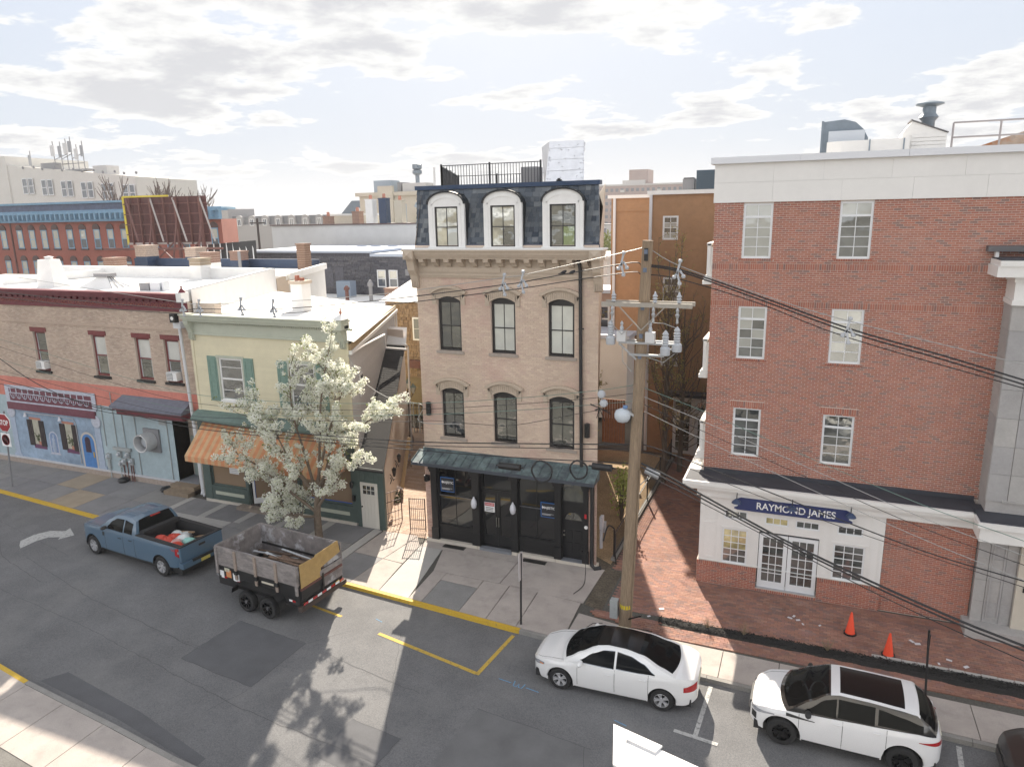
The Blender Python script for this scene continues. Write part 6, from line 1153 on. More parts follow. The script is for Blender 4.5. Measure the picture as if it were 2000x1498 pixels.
cu = thing('slate_cupola', 'dark slate cupola roof rising over the townhouse skyline', 'roof', (-111, 168, 11)); MB().add([(-116, 164, 13.4), (-106.5, 164, 13.4), (-106.5, 172, 13.4), (-116, 172, 13.4), (-113.6, 166, 17), (-108.8, 166, 17), (-108.8, 170, 17), (-113.6, 170, 17)], [(4, 5, 6, 7), (0, 1, 5, 4), (1, 2, 6, 5), (2, 3, 7, 6), (3, 0, 4, 7)]).build('roof', M('cupola_slate', (.12, .15, .18), .8), cu); bxs('base', M('grey_render'), cu, (-115.6, 164.3, 0, -107, 171.6, 13.4)); archplate(-110.8, 13.9, 14.6, .6, 164.3, .5).build('dormer', pw_, cu)
cb_ = thing('cream_parapet_building', 'cream building with moulded parapet and rooftop plant behind the mansard roof', 'building', (-68, 110, 0)); bxs('wall', cream, cb_, (-73.6, 110, 0, -60, 124, 16.6)); bxs('parapet', cream, cb_, (-74.2, 109.6, 16.3, -60, 124, 16.9)); bxs('pier', cream, cb_, (-69.5, 109.4, 0, -66.6, 110, 17.9))
for x0, x1, z1, mt, lab in ((-71.2, -67.8, 18.9, M('blue_unit', (.3, .36, .42), .6), 'casing'), (-65.5, -61, 18.3, greyw, 'penthouse'), (-66.5, -65.8, 18.5, acg, 'flue')): bxs(lab, mt, cb_, (x0, 111, 16.9, x1, 114, z1))
MB().lathe([(.35, 0), (.35, 1.5), (.8, 1.8), (.8, 2.3), (.5, 2.4), (.8, 2.6), (.8, 3.3), (.3, 3.5), (0, 3.5)], (-62.8, 111.5, 18.0), n=12).build('exhaust_stack', duct, cb_)
# chimneys and vents along the white block roof
for i, (x, h, mt, lab) in enumerate([(-57, 1.0, redbrick, 'small red brick chimney on the brown coping of the white block, left'), (-52.6, 1.5, redbrick, 'squat red chimney stub midway along the brown coping'), (-50.6, 2.9, pw_, 'white chimney with terracotta pot behind the brown coping'), (-48.7, 3.0, navy, 'navy capped chimney behind the brown coping'), (-46.5, 2.7, cream, 'cream chimney with red pot near the cream parapet building')]):
    c_ = chimney((x, 78, 12.0), 1.0, h, lab.replace(', left', ''), mt, mt if mt is not redbrick else None); MB().lathe([(.22, 0), (.18, .5), (0, .5)], (x, 78, 12+h+.1), n=8).build('pot', terr, c_)
block('roof_hut', 'low weathered roof hut with pale shed roof behind the brown coping', -58, -53, 80, 84, 13.1, cream, flat)
sg = thing('roof_stair', 'blue railed roof stair beside the cream parapet building', 'stair', (-44, 80, 12)); MB().bar((-45.5, 80, 14.3), (-43.2, 80, 13.0), .3, .6).build('rail', M('blue_unit'), sg); bxs('screen', M('blue_unit'), sg, (-43.2, 80, 12, -41, 80.2, 13.4), (-47.6, 80, 12, -46.9, 80.2, 14.4)); bxs('wall', cream, sg, (-46.5, 80.4, 11.5, -40, 82, 13.2))
# utility pole in the distance
up = thing('far_utility_pole', 'dark utility pole standing beyond the dark shingle building', 'utility pole', (-66.6, 76, 0)); MB().tube([(-66.6, 76, 0), (-66.6, 76, 13)], [.2, .13], 8).build('pole', M('dark_pole', (.06, .045, .04), .9), up); MB().bar((-67.8, 76, 12.4), (-65.4, 76, 12.4), .16).build('crossarm', M('dark_pole'), up)
# high-rise slab
hr = thing('high_rise', 'hazy pinkish high-rise slab with rows of windows and rooftop tower', 'building', (-66, 330, 0)); hrm = M('high_rise_brick', (.36, .28, .255), .9, n=.08, ns=.2); hrw = M('high_rise_window', (.16, .17, .19), .4); hrb = M('high_rise_balcony', (.5, .48, .46), .8)
bxs('slab', hrm, hr, (-95.5, 330, 0, -30, 348, 24)); bxs('tower', hrm, hr, (-79.5, 334, 24, -71, 346, 31)); bxs('penthouse', hrb, hr, (-82, 332, 24, -72, 346, 26.4)); bxs('coping', hrb, hr, (-95.7, 329.8, 24, -30, 348, 24.7))
hb = []
for fl in range(8):
    z = 1.2+fl*2.9
    for k in range(26):
        x = -94+k*2.35
        if k % 7 == 5: bxs('balcony', hrb, hr, (x, 329, z-.4, x+1.9, 330, z+.7))
        hb.append((round(x, 2), 329.9, z, round(x+1.3, 2), 329.97, z+1.4))
pieces(hr, 'window', hb, hrw, 300)
block('white_low_building', 'low white building with grey band behind the brown stucco wall', -22, -15.5, 58, 66, 9.2, whitew, flat); bxs('roof_vent', pw_, thing('white_roof_vent', 'small white louvred vent box on the low white roof', 'vent', (-17.4, 59, 9.4)), (-17.9, 59, 9.4, -17.1, 59.6, 10.5))
block('tan_rear_house', 'pinkish brick rear house glimpsed beside the mansard cornice', -16.5, -10.6, 48, 51, 7.6, M('pink_rear_brick', (.33, .24, .2), .9, n=.1, ns=5), M('pale_blue_trim'), [-13.2], wz=[(4.9, 6.8)])
block('white_rear_shed', 'white rear shed with pale blue roof beside the mansard building', -14, -10.4, 44, 47, 5.2, whitew, M('pale_blue_trim'))
# houses filling the rest of the view towards the horizon
rnd.seed(21)
wl = [cream, greyw, farbrick, whitew, M('tan_far', (.38, .3, .22), .9), M('grey_far', (.28, .28, .29), .9)]
wn_ = ['cream', 'light grey', 'red brick', 'white', 'tan', 'dark grey']
occ = []
for i in range(70):
    y = rnd.uniform(185, 620); x = rnd.uniform(-.98*y, .05*y); wd = rnd.uniform(9, 20); h = rnd.uniform(5.5, 11.5)
    if any(abs(x-a) < wd*.9 and abs(y-b) < 12 for a, b in occ): continue
    occ.append((x, y)); k = rnd.randrange(6); o = block('far_house', 'distant %s house among the far roofs' % wn_[k], x-wd/2, x+wd/2, y, y+10, h, wl[k], rnd.choice((flat, M('far_slate'), M('far_brown_roof', (.2, .15, .12), .9)))); o['group'] = 'distant %s houses' % wn_[k]
    for q in range(int(wd/3)): bxs('window', hrw, o, (x-wd/2+1+q*3, y-.1, h-3.2, x-wd/2+2.2+q*3, y-.02, h-1.2))
def leafy(name, label, loc, h, rad, mat, trunkm, n, leaf=.25, group=None, bare=0, seed=1):
    """tree: tapered trunk with limbs + crown of many small leaf faces gathered in clumps"""
    R_ = random.Random(seed); t = thing(name, label, 'tree', loc, group=group); x, y, z = loc; tips = []; m = MB()
    def grow(p, d, l, r, lev):
        q = p+d*l; mid = p.lerp(q, .5)+Vector((R_.uniform(-1, 1), R_.uniform(-1, 1), R_.uniform(-.3, .3)))*l*.06
        m.tube([p, mid, q], [r, r*.85, r*.62], 5 if lev > 1 else 7, cap=False); tips.append((q, lev))
        if lev >= 4 or r < .012: return
        for _ in range(3 if lev < 3 else 2+bare):
            a = R_.uniform(0, 6.28); s = R_.uniform(.35, .75); side = Vector((math.cos(a), math.sin(a), 0)); dd = (d*(1-s*.35)+side*s*(rad/h*1.4)+Vector((0, 0, .15))).normalized(); grow(p.lerp(q, R_.uniform(.55, 1)), dd, l*R_.uniform(.6, .8), r*.58, lev+1)
    grow(Vector(loc), Vector((0, 0, 1)), h*.34, h*.022, 0); m.build('trunk', trunkm, t, recalc=False)
    if n:
        c = MB(); T = [q for q, lv in tips if lv >= 2]
        for _ in range(n):
            q = R_.choice(T)+Vector((R_.gauss(0, 1), R_.gauss(0, 1), R_.gauss(0, 1)))*rad*.13; u = Vector((R_.gauss(0, 1), R_.gauss(0, 1), R_.gauss(0, 1))).normalized(); v = u.orthogonal().normalized()
            c.add([q-u*leaf-v*leaf*.5, q+u*leaf-v*leaf*.5, q+u*leaf+v*leaf*.5, q-u*leaf+v*leaf*.5], [(0, 1, 2, 3)])
        c.build('crown', mat, t, recalc=False)
    return t
bark = M('grey_bark', (.13, .105, .085), .95, n=.25, ns=8, stretch=(1, 1, .3)); pbark = M('pale_twig', (.13, .10, .085), .95)
for i, (x, y, h) in enumerate([(-121, 100, 25), (-113, 104, 24), (-105, 102, 23)]): leafy('bare_tree', 'bare winter tree rising behind the red terrace roof', (x, y, 0), h, h*.38, None, pbark, 0, group='bare trees behind the terrace', bare=2, seed=40+i)
lg = M('spring_green', (.26, .27, .09), .9, n=.3, ns=1)
leafy('willow_tree', 'yellow-green spring tree below the hazy high-rise', (-33, 118, 0), 10.5, 5.5, lg, bark, 2600, .22, seed=77)
for i in range(14):
    y = rnd.uniform(130, 420); x = rnd.uniform(-.95*y, -.1*y); leafy('far_tree', 'far budding tree among the distant roofs', (x, y, 0), rnd.uniform(8, 11), 4, M('far_leaf', (.16, .15, .09), .95, n=.3, ns=.5), bark, 500, .35, group='far budding trees', seed=90+i)
# ------------------------------------------------------------------ vehicles
chrome = M('chrome', (.7, .7, .7), .12, metal=1.); tyre = M('tyre_rubber', (.018, .018, .019), .85, n=.15, ns=20); darkp = M('dark_plastic', (.02, .02, .021), .6); rimal = M('rim_alloy', (.62, .62, .64), .3, metal=.55); rimbk = M('rim_black', (.018, .018, .02), .35, metal=.5)
cglass = GLASS('car_glass', (.006, .0065, .007), .02, .0, 1., tint=.4); redl = M('tail_light_red', (.38, .012, .015), .2, coat=.8); clearl = M('head_light', (.42, .44, .48), .12, metal=.4, coat=1.); amber = M('amber_lens', (.7, .22, .02), .2, coat=.8)
def paint(name, c): return M(name, c, .28, coat=1., spec=.5, n=.015, ns=2)
def interp(P, x):
    if x <= P[0][0]: return P[0][1]
    for (a, b), (c, d) in zip(P, P[1:]):
        if x <= c:
            t = (x-a)/(c-a); t = t*t*(3-2*t)*.5+t*.5; return b+(d-b)*t
    return P[-1][1]
def wheel(root, x, y, r, wdt, rim, spokes, side, hub=None):
    m = MB(); m.lathe([(r*.62, -wdt/2), (r*.9, -wdt/2), (r*.985, -wdt*.36), (r, -wdt*.15), (r, wdt*.15), (r*.985, wdt*.36), (r*.9, wdt/2), (r*.62, wdt/2), (r*.6, wdt*.3), (r*.6, -wdt*.3), (r*.62, -wdt/2)], (x, y, r), (0, 1, 0), 28, caps=False); wo = m.build('wheel', tyre, root, smooth=45, local=True)
    f = y+side*wdt*.42; k = MB(); k.lathe([(r*.62, -.02), (r*.66, .012*1), (r*.60, .02), (r*.585, -.02), (r*.585, -.09), (0, -.1)] if side > 0 else [(r*.62, .02), (r*.66, -.012), (r*.60, -.02), (r*.585, .02), (r*.585, .09), (0, .1)], (x, f, r), (0, 1, 0), 28, caps=False)
    ko = k.build('rim', rim if rim is not rimbk else rimbk, wo, smooth=35, local=True); MB().lathe([(0, -.0), (r*.57, 0), (r*.57, .004)], (x, f-side*.085, r), (0, 1, 0), 24).build('brake_disc', darkp, wo, local=True)
    for j in range(spokes):
        for dl in ((-.11, .11) if spokes <= 6 else (0,)):
            a = 2*math.pi*j/spokes; c0 = Vector((x+math.cos(a+dl*.3)*r*.1, f-side*.03, r+math.sin(a+dl*.3)*r*.1)); c1 = Vector((x+math.cos(a+dl*1.6)*r*.6, f+side*.0, r+math.sin(a+dl*1.6)*r*.6)); MB().bar(c0, c1, .042 if spokes <= 6 else .05, .04, up=(0, 1, 0)).build('spoke', rim, wo, local=True)
    MB().lathe([(0, .02*side), (.055, .015*side), (.06, -.03*side)], (x, f, r), (0, 1, 0), 12).build('hub_cap', hub or rim, wo, local=True)
def car(name, label, loc, rz, S):
    root = thing(name, label, 'car' if S.get('cat') is None else S['cat'], loc, rz); L, W = S['L'], S['W']; pm = S['paint']; hl = L/2; rw = S['rw']; Ra = rw+S.get('gap', .055)
    xw = S['xw']; E = .985
    def hw(x):
        t = abs(x)/hl; n, p = (S.get('nf', 7), 3.1) if x > 0 else (S.get('nr', 9), 3.4)
        return W/2*(max(1e-4, 1-t**n))**(1/p)*(1-.03*t*t)
    zt = lambda x: interp(S['zt'], x)
    def sv(x, z):
        t = (z-.2)/max(.05, zt(x)-.2); b = S.get('belly', [(0, .94), (.18, .975), (.45, 1.0), (.7, .992), (.86, .985), (1, .945)])
        return hw(x)*interp(b, t)
    def zb(x):
        z = interp(S['zb'], x)
        for q in xw:
            d = abs(x-q)
            if d < Ra: z = max(z, rw+math.sqrt(Ra*Ra-d*d))
        return min(z, zt(x)-.03)
    xs = [-hl*E+2*hl*E*i/70 for i in range(71)]
    for q in xw:
        xs += [q+Ra*math.cos(math.pi*j/18) for j in range(19)]+[q-Ra-.001, q+Ra+.001]
    for e in (.9, .93, .95, .965, .975): xs += [hl*e, -hl*e]
    xs += [v for v, _ in S['zt']]
    xs = sorted(set(round(v, 4) for v in xs if abs(v) <= hl*E)); NR = 9
    body = MB(); bed = S.get('bed')
    for s in (1, -1):
        body.grid([[(x, s*sv(x, zb(x)+(zt(x)-zb(x))*j/NR), zb(x)+(zt(x)-zb(x))*j/NR) for j in range(NR+1)] for x in xs])
    NC = 10; cr = S.get('crown', .06)
    def top(x, c): y = sv(x, zt(x))*c; return (x, y, zt(x)+cr*(1-c*c)*(1-.5*abs(x/hl)))
    tx = [x for x in xs if not (bed and bed[0]-.001 <= x <= bed[1]+.001)]
    run = []
    for x in xs+[None]:
        if x is None or (bed and bed[0] < x < bed[1]):
            if len(run) > 1: body.grid([[top(q, 1-2*c/NC) for c in range(NC+1)] for q in run])
            run = []
        else: run.append(x)
    for e in (1, -1):
        x = e*hl*E; x = min(xs, key=lambda q: abs(q-x)); cap = [(x, sv(x, zb(x)+(zt(x)-zb(x))*j/NR), zb(x)+(zt(x)-zb(x))*j/NR) for j in range(NR+1)]+[top(x, 1-2*c/NC) for c in range(1, NC)]+[(x, -sv(x, zb(x)+(zt(x)-zb(x))*j/NR), zb(x)+(zt(x)-zb(x))*j/NR) for j in range(NR, -1, -1)]
        body.poly(cap)
    # joined copies of the seam verts are merged so that shading is continuous
    me_o = body.build('body', pm, root, local=True, smooth=38)
    bm = bmesh.new(); bm.from_mesh(me_o.data); bmesh.ops.remove_doubles(bm, verts=bm.verts, dist=.0015); bmesh.ops.recalc_face_normals(bm, faces=bm.faces); bm.to_mesh(me_o.data); bm.free(); me_o.data.polygons.foreach_set('use_smooth', [True]*len(me_o.data.polygons)); me_o.data.set_sharp_from_angle(angle=R(38))
    # underbody and wheel housings
    u = MB().box(-hl*.93, -W*.40, .2, hl*.93, W*.40, .42)
    for q in xw:
        for s in (1, -1): u.lathe([(0, 0), (Ra+.03, 0), (Ra+.03, .42), (0, .42)], (q, s*(W/2-.06) if s < 0 else W/2-.48, rw), (0, 1, 0), 20)
    MB().box(-hl*.93, -W*.40, .2, hl*.93, W*.40, .42).build('underbody', darkp, root, local=True)
    for q in xw:
        for s in (1, -1):
            m = MB(); y0 = s*(W/2-.42); y1 = s*(W/2-.04)
            pr = [(q+(Ra+.012)*math.cos(math.pi*j/16), rw+(Ra+.012)*math.sin(math.pi*j/16)) for j in range(17)]; m.grid([[(a, y0, b) for a, b in pr], [(a, y1, b) for a, b in pr]]); m.poly([(a, y0, b) for a, b in pr]); m.build('wheel_housing', darkp, root, local=True)
    def side_patch(nm, x0, x1, f0, f1, mat, off=.004, sides=(1, -1), parent=None, n=14, rows=5, W_=None):
        out = []
        for s in sides:
            m = MB(); g = W_ or sv
            m.grid([[(x0+(x1-x0)*i/n, s*(g(x0+(x1-x0)*i/n, z)+off), z) for z in [f0(x0+(x1-x0)*i/n)+(f1(x0+(x1-x0)*i/n)-f0(x0+(x1-x0)*i/n))*j/rows for j in range(rows+1)]] for i in range(n+1)])
            out.append(m.build(nm, mat, parent or root, local=True, smooth=40))
        return out
    def seam(pts, s, r=.0055): MB().tube([(x, s*(sv(x, z)+.0005), z) for x, z in pts], r, 4).build('seam', M('panel_gap', (.06, .06, .065), .8), me_o, local=True)
    # greenhouse
    G = S['gh']; zr = lambda x: interp(G['zr'], x); x0, x1 = G['zr'][0][0], G['zr'][-1][0]; zmax = max(z for _, z in G['zr'])
    def gw(x, z):
        h = max(0, (z-zt(x)))/(zmax-zt(x)); base = sv(x, zt(x))-.012; return base-(base-G['wr'])*(h**1.25)
    gx = sorted(set([round(x0+(x1-x0)*i/48, 4) for i in range(49)]+[v for v, _ in G['zr']]))
    ze = lambda x: zt(x)-.02+max(.0, zr(x)-zt(x)+.02)*.955
    def gt(x, c):
        e = ze(x); y = gw(x, max(e, zt(x)))*c; hgt = max(0, min(1, (zr(x)-zt(x))/(zmax-zt(0)))); z = e+(zr(x)-e)*(1-c**4)+.035*(1-c*c)*hgt
        sh = (1-hgt)*(1-c*c); return (x+(G.get('cf', .16)*sh if x > G['mid'] else -G.get('cr', .12)*sh), y, z)
    NG = 12
    def tgrid(a, b, c0, c1, off=0.):
        q = [a]+[x for x in gx if a < x < b]+[b]; m = MB(); m.grid([[Vector(gt(x, c0+(c1-c0)*j/NG))+Vector((0, 0, off)) for j in range(NG+1)] for x in q]); return m
    ghm = tgrid(x0, x1, -1, 1)
    for s in (1, -1): ghm.grid([[(x, s*gw(x, zt(x)-.02+(ze(x)-zt(x)+.02)*j/6), zt(x)-.02+(ze(x)-zt(x)+.02)*j/6) for j in range(7)] for x in gx])
    gh = ghm.build('cabin', G.get('mat', pm), root, local=True, smooth=50)
    bm = bmesh.new(); bm.from_mesh(gh.data); bmesh.ops.remove_doubles(bm, verts=bm.verts, dist=.001); bmesh.ops.recalc_face_normals(bm, faces=bm.faces); bm.to_mesh(gh.data); bm.free(); gh.data.polygons.foreach_set('use_smooth', [True]*len(gh.data.polygons)); gh.data.set_sharp_from_angle(angle=R(45))
    a, b = G['ws']; tgrid(a, b, -.9, .9, .006).build('windscreen', cglass, root, local=True, smooth=50)
    a, b = G['rg']; tgrid(a, b, -.86, .86, .006).build('rear_window', cglass, root, local=True, smooth=50)
    if G.get('roofglass'): a, b = G['roofglass']; tgrid(a, b, -.86, .86, .005).build('roof_glass', M('roof_glass_black', (.006, .006, .007), .2, spec=.3), root, local=True, smooth=50)
    if G.get('roofpaint'): a, b, mt = G['roofpaint']; tgrid(a, b, -1, 1, .004).build('roof_panel', mt, root, local=True, smooth=50)
    for (a, b, lo, hi) in G['sw']:
        for s in (1, -1):
            n = 14; m = MB(); m.grid([[(a+(b-a)*i/n, s*(gw(a+(b-a)*i/n, z)+.006), z) for z in [lo(a+(b-a)*i/n)+(hi(a+(b-a)*i/n)-lo(a+(b-a)*i/n))*j/5 for j in range(6)]] for i in range(n+1)]); m.build('side_window', cglass, root, local=True, smooth=40)
            if G.get('trim'):
                MB().tube([(a+(b-a)*i/n, s*(gw(a+(b-a)*i/n, hi(a+(b-a)*i/n))+.012), hi(a+(b-a)*i/n)+.008) for i in range(n+1)], .009, 4).build('window_trim', G['trim'], root, local=True); MB().tube([(a+(b-a)*i/n, s*(gw(a+(b-a)*i/n, lo(a+(b-a)*i/n))+.012), lo(a+(b-a)*i/n)-.006) for i in range(n+1)], .009, 4).build('window_trim', G['trim'], root, local=True)
    # doors with handles and seams
    for (a, b, hz, hx) in S['doors']:
        for s in (1, -1):
            d = side_patch('door', a+.012, b-.012, lambda x: max(zb(x)+.04, .30), lambda x: zt(x)-.01, pm, .003, (s,))[0]; MB().tube([(hx-.1, s*(sv(hx, hz)+.03), hz), (hx, s*(sv(hx, hz)+.042), hz+.003), (hx+.1, s*(sv(hx, hz)+.03), hz)], .014, 6).build('handle', S.get('handle', pm), d, local=True)
            for x in (a, b): seam([(x, max(zb(x)+.02, .28)+(zt(x)-.01-max(zb(x)+.02, .28))*j/6) for j in range(7)], s)
    for s in (1, -1): side_patch('sill_trim', xw[1]+Ra+.03, xw[0]-Ra-.03, lambda x: zb(x)+.005, lambda x: zb(x)+S.get('sillh', .07), S.get('sillmat', darkp), .006, (s,))
    for (a, b, f0, f1, mt, nm) in S['lamps']: side_patch(nm, a, b, f0, f1, mt, .008)
    fx = max(xs); w0 = sv(fx, .45)
    if S.get('grille'): g0, g1, gm = S['grille']; bxs('grille', gm, root, (fx-.04, -w0*.9, g0, fx+.02, w0*.9, g1), local=True); [bxs('grille_bar', chrome if S.get('gbar') else darkp, root, (fx+.02, -w0*.85, g0+.04+k*(g1-g0-.06)/4, fx+.03, w0*.85, g0+.055+k*(g1-g0-.06)/4), local=True) for k in range(4)]
    MB().tube([top(fx-.02, c/4)[0:3] for c in range(-3, 4)], .004, 4).build('seam', M('panel_gap'), me_o, local=True)
    # hood shut lines
    if S.get('hood'):
        a, b = S['hood']
        for s in (1, -1): MB().tube([Vector(top(a+(b-a)*i/10, s*.86))+Vector((0, 0, .002)) for i in range(11)], .005, 4).build('seam', M('panel_gap'), me_o, local=True)
    mx = S['mirror']
    for s in (1, -1):
        y = sv(mx[0], zt(mx[0])-.02); m = MB(); 
        m.lathe([(.0, -.12), (.06, -.115), (.075, -.04), (.07, .05), (.04, .1), (0, .11)], (mx[0], s*(y+.13), mx[1]), (0, 1, 0), 10); mo = m.build('mirror', S.get('mirmat', pm), root, local=True, smooth=50); MB().bar((mx[0]+.02, s*(y-.04), mx[1]-.06), (mx[0], s*(y+.06), mx[1]-.03), .04).build('mirror_arm', darkp, mo, local=True)
    for q in xw:
        for s in (1, -1): wheel(root, q, s*(W/2-S['tw']/2-.015), rw, S['tw'], S['rim'], S['spokes'], s, S.get('hub'))
    if S.get('plate'): bxs('licence_plate', M('plate_pale', (.6, .58, .45), .5), root, (-hl*E-.015, -.26, S['plate'], -hl*E+.01, .26, S['plate']+.16), local=True)
    return root, sv, zt, side_patch, seam
white1 = paint('car_white', (.74, .74, .74))
sedan = dict(L=4.69, W=1.81, rw=.325, xw=(1.42, -1.42), tw=.225, paint=white1, rim=rimal, spokes=5, gap=.05,
    zt=[(-2.345, .86), (-2.2, .99), (-1.9, 1.03), (-1.2, 1.0), (0, .95), (1.0, .90), (1.7, .84), (2.15, .74), (2.345, .60)], zb=[(-2.345, .36), (-2.0, .24), (-1, .19), (1, .19), (2.0, .2), (2.345, .28)],
    gh=dict(zr=[(-1.75, 1.03), (-1.35, 1.17), (-.85, 1.36), (-.35, 1.43), (.1, 1.44), (.45, 1.39), (.85, 1.20), (1.15, 1.02), (1.32, .915)], wr=.56, mid=-.1, ws=(.42, 1.24), rg=(-1.62, -.72), roofglass=(-.74, .44), cf=.2, cr=.18, trim=chrome,
        sw=[(-1.22, -.16, lambda x: .985, lambda x: interp([(-1.22, 1.02), (-.9, 1.21), (-.5, 1.33), (-.16, 1.365)], x)), (-.10, .86, lambda x: .965, lambda x: interp([(-.1, 1.365), (.2, 1.345), (.5, 1.24), (.86, 1.02)], x))]),
    doors=[(-1.05, -.13, .84, -.9), (-.13, .92, .80, .02)], hood=(1.15, 2.25), lamps=[(-2.30, -1.98, lambda x: .66, lambda x: interp([(-2.3, .88), (-1.98, .80)], x), redl, 'tail_light'), (1.9, 2.26, lambda x: interp([(1.9, .66), (2.26, .56)], x), lambda x: interp([(1.9, .72), (2.1, .71), (2.26, .64)], x), clearl, 'head_light'), (1.93, 2.05, lambda x: .645, lambda x: .675, amber, 'marker_lamp')], grille=(.3, .55, darkp), gbar=1, mirror=(.82, 1.0), sillmat=chrome, sillh=.02, plate=.66)
car('sedan_car', 'white saloon car with dark glass roof and silver wheels parked by the utility pole', (-4.40, 17.98, RD), R(181.8), sedan)
white2 = paint('suv_white', (.72, .72, .73)); 
suv = dict(L=4.37, W=1.92, rw=.365, xw=(1.36, -1.32), tw=.24, paint=white2, rim=rimbk, spokes=5, gap=.075, hub=rimbk,
    zt=[(-2.185, .80), (-2.05, 1.07), (-1.6, 1.13), (-.5, 1.08), (.6, 1.02), (1.2, .98), (1.75, .92), (2.05, .80), (2.185, .60)], zb=[(-2.185, .42), (-1.9, .32), (-1, .26), (1, .26), (1.9, .28), (2.185, .36)],
    gh=dict(zr=[(-1.98, 1.12), (-1.78, 1.34), (-1.55, 1.52), (-1.2, 1.55), (-.5, 1.58), (.1, 1.59), (.35, 1.55), (.75, 1.33), (1.15, 1.07), (1.28, .985)], wr=.64, mid=-.3, ws=(.34, 1.2), rg=(-1.93, -1.6), roofglass=(-1.3, .1), cf=.2, cr=.1, mat=M('suv_black_pillar', (.012, .012, .013), .2, coat=1.), roofpaint=(-1.62, .30, white2),
        sw=[(-1.7, -.75, lambda x: 1.13-.02*x-.0, lambda x: interp([(-1.7, 1.32), (-1.3, 1.40), (-.75, 1.47)], x)), (-.68, .12, lambda x: 1.11, lambda x: 1.49), (.16, .82, lambda x: 1.075, lambda x: interp([(.16, 1.48), (.4, 1.42), (.82, 1.13)], x))]),
    doors=[(-.95, .0, .98, -.75), (.0, .98, .96, .12)], hood=(1.15, 2.0), lamps=[(-2.12, -1.62, lambda x: interp([(-2.12, .86), (-1.62, .95)], x), lambda x: interp([(-2.12, .98), (-1.62, .965)], x), redl, 'tail_light'), (1.55, 2.12, lambda x: interp([(1.55, .80), (2.12, .66)], x), lambda x: interp([(1.55, .83), (2.12, .76)], x), clearl, 'head_light'), (1.98, 2.1, lambda x: .46, lambda x: .64, darkp, 'bumper_vent'), (.62, 1.28, lambda x: .87, lambda x: interp([(.62, .89), (1.28, .945)], x), darkp, 'fender_vent')], grille=(.42, .72, darkp), mirror=(.78, 1.1), mirmat=darkp, sillh=.05, plate=.7)
car('suv_car', 'white compact SUV with black wheels and dark panoramic roof parked by the mulch bed', (1.45, 17.86, RD), R(179.), suv)
blk = dict(sedan); blk.update(paint=paint('car_black', (.012, .012, .013)), rim=rimbk, L=4.7); car('black_car', 'black car with only its nose in view behind the white SUV', (7.2, 17.75, RD), R(180), blk)
# pickup truck
tblue = paint('truck_blue', (.075, .135, .20))
tk = dict(L=6.36, W=2.03, rw=.40, xw=(2.14, -2.02), tw=.27, paint=tblue, rim=rimal, spokes=6, gap=.09, bed=(-3.05, -.62), crown=.07, nf=11, nr=16, cat='pickup truck',
    zt=[(-3.18, 1.34), (-.62, 1.36), (.0, 1.30), (1.1, 1.27), (1.6, 1.27), (2.6, 1.22), (3.0, 1.12), (3.18, .95)], zb=[(-3.18, .62), (-2.8, .50), (-1, .42), (1, .40), (2.8, .42), (3.18, .55)],
    belly=[(0, .95), (.2, .985), (.5, 1.0), (.75, .995), (.9, .985), (1, .95)],
    gh=dict(zr=[(-.66, 1.36), (-.60, 1.62), (-.50, 1.86), (-.2, 1.925), (.35, 1.94), (.70, 1.90), (1.05, 1.70), (1.4, 1.45), (1.62, 1.28)], wr=.72, mid=.2, ws=(.72, 1.54), rg=(-.655, -.5), cf=.18, cr=.02,
        sw=[(-.40, .10, lambda x: 1.34, lambda x: interp([(-.40, 1.74), (.10, 1.80)], x)), (.17, 1.12, lambda x: 1.32, lambda x: interp([(.17, 1.80), (.6, 1.78), (.85, 1.66), (1.12, 1.42)], x))]),
    doors=[(-.55, .13, 1.12, -.35), (.13, 1.28, 1.1, .3)], hood=(1.5, 2.9), lamps=[(-3.128, -2.84, lambda x: interp([(-3.128, .8), (-2.84, 1.0)], x), lambda x: 1.27, redl, 'tail_light'), (-3.12, -2.93, lambda x: 1.06, lambda x: 1.16, clearl, 'reverse_light'), (2.78, 3.12, lambda x: .85, lambda x: 1.1, clearl, 'head_light'), (1.3, 1.42, lambda x: 1.0, lambda x: 1.16, darkp, 'fender_vent')], grille=(.7, 1.05, chrome), mirror=(1.15, 1.38), mirmat=darkp, handle=darkp, sillh=.03)
trk, tsv, tzt, tsp, tseam = car('pickup_truck', 'blue extended-cab pickup truck with red bags in its open bed', (-23.86, 19.26, RD), R(174.), tk)
bedm = M('bed_liner', (.02, .02, .022), .8, n=.2, ns=20)
for s in (1, -1):
    MB().box(-3.1, s*.80-.02, .85, -.62, s*.80+.02, 1.36).build('bed_wall', bedm, trk, local=True); MB().prism([(-3.1, s*.78, 1.355), (-.62, s*.78, 1.365), (-.62, s*.975, 1.365), (-3.1, s*.96, 1.355)], (0, 0, .035)).build('bed_rail', bedm, trk, local=True)
bxs('bed_floor', bedm, trk, (-3.1, -.8, .82, -.62, .8, .86), local=True); bxs('bed_front', bedm, trk, (-.66, -.95, .82, -.62, .95, 1.4), local=True); bxs('tonneau_roll', bedm, trk, (-.92, -.8, 1.36, -.68, .8, 1.5), local=True)
tg = MB().box(-3.16, -.93, .82, -3.06, .93, 1.36).build('tailgate', tblue, trk, local=True); bxs('tailgate_cap', bedm, tg, (-3.17, -.95, 1.36, -3.05, .95, 1.4), local=True); bxs('tailgate_handle', darkp, tg, (-3.175, -.14, 1.14, -3.161, .14, 1.22), local=True)
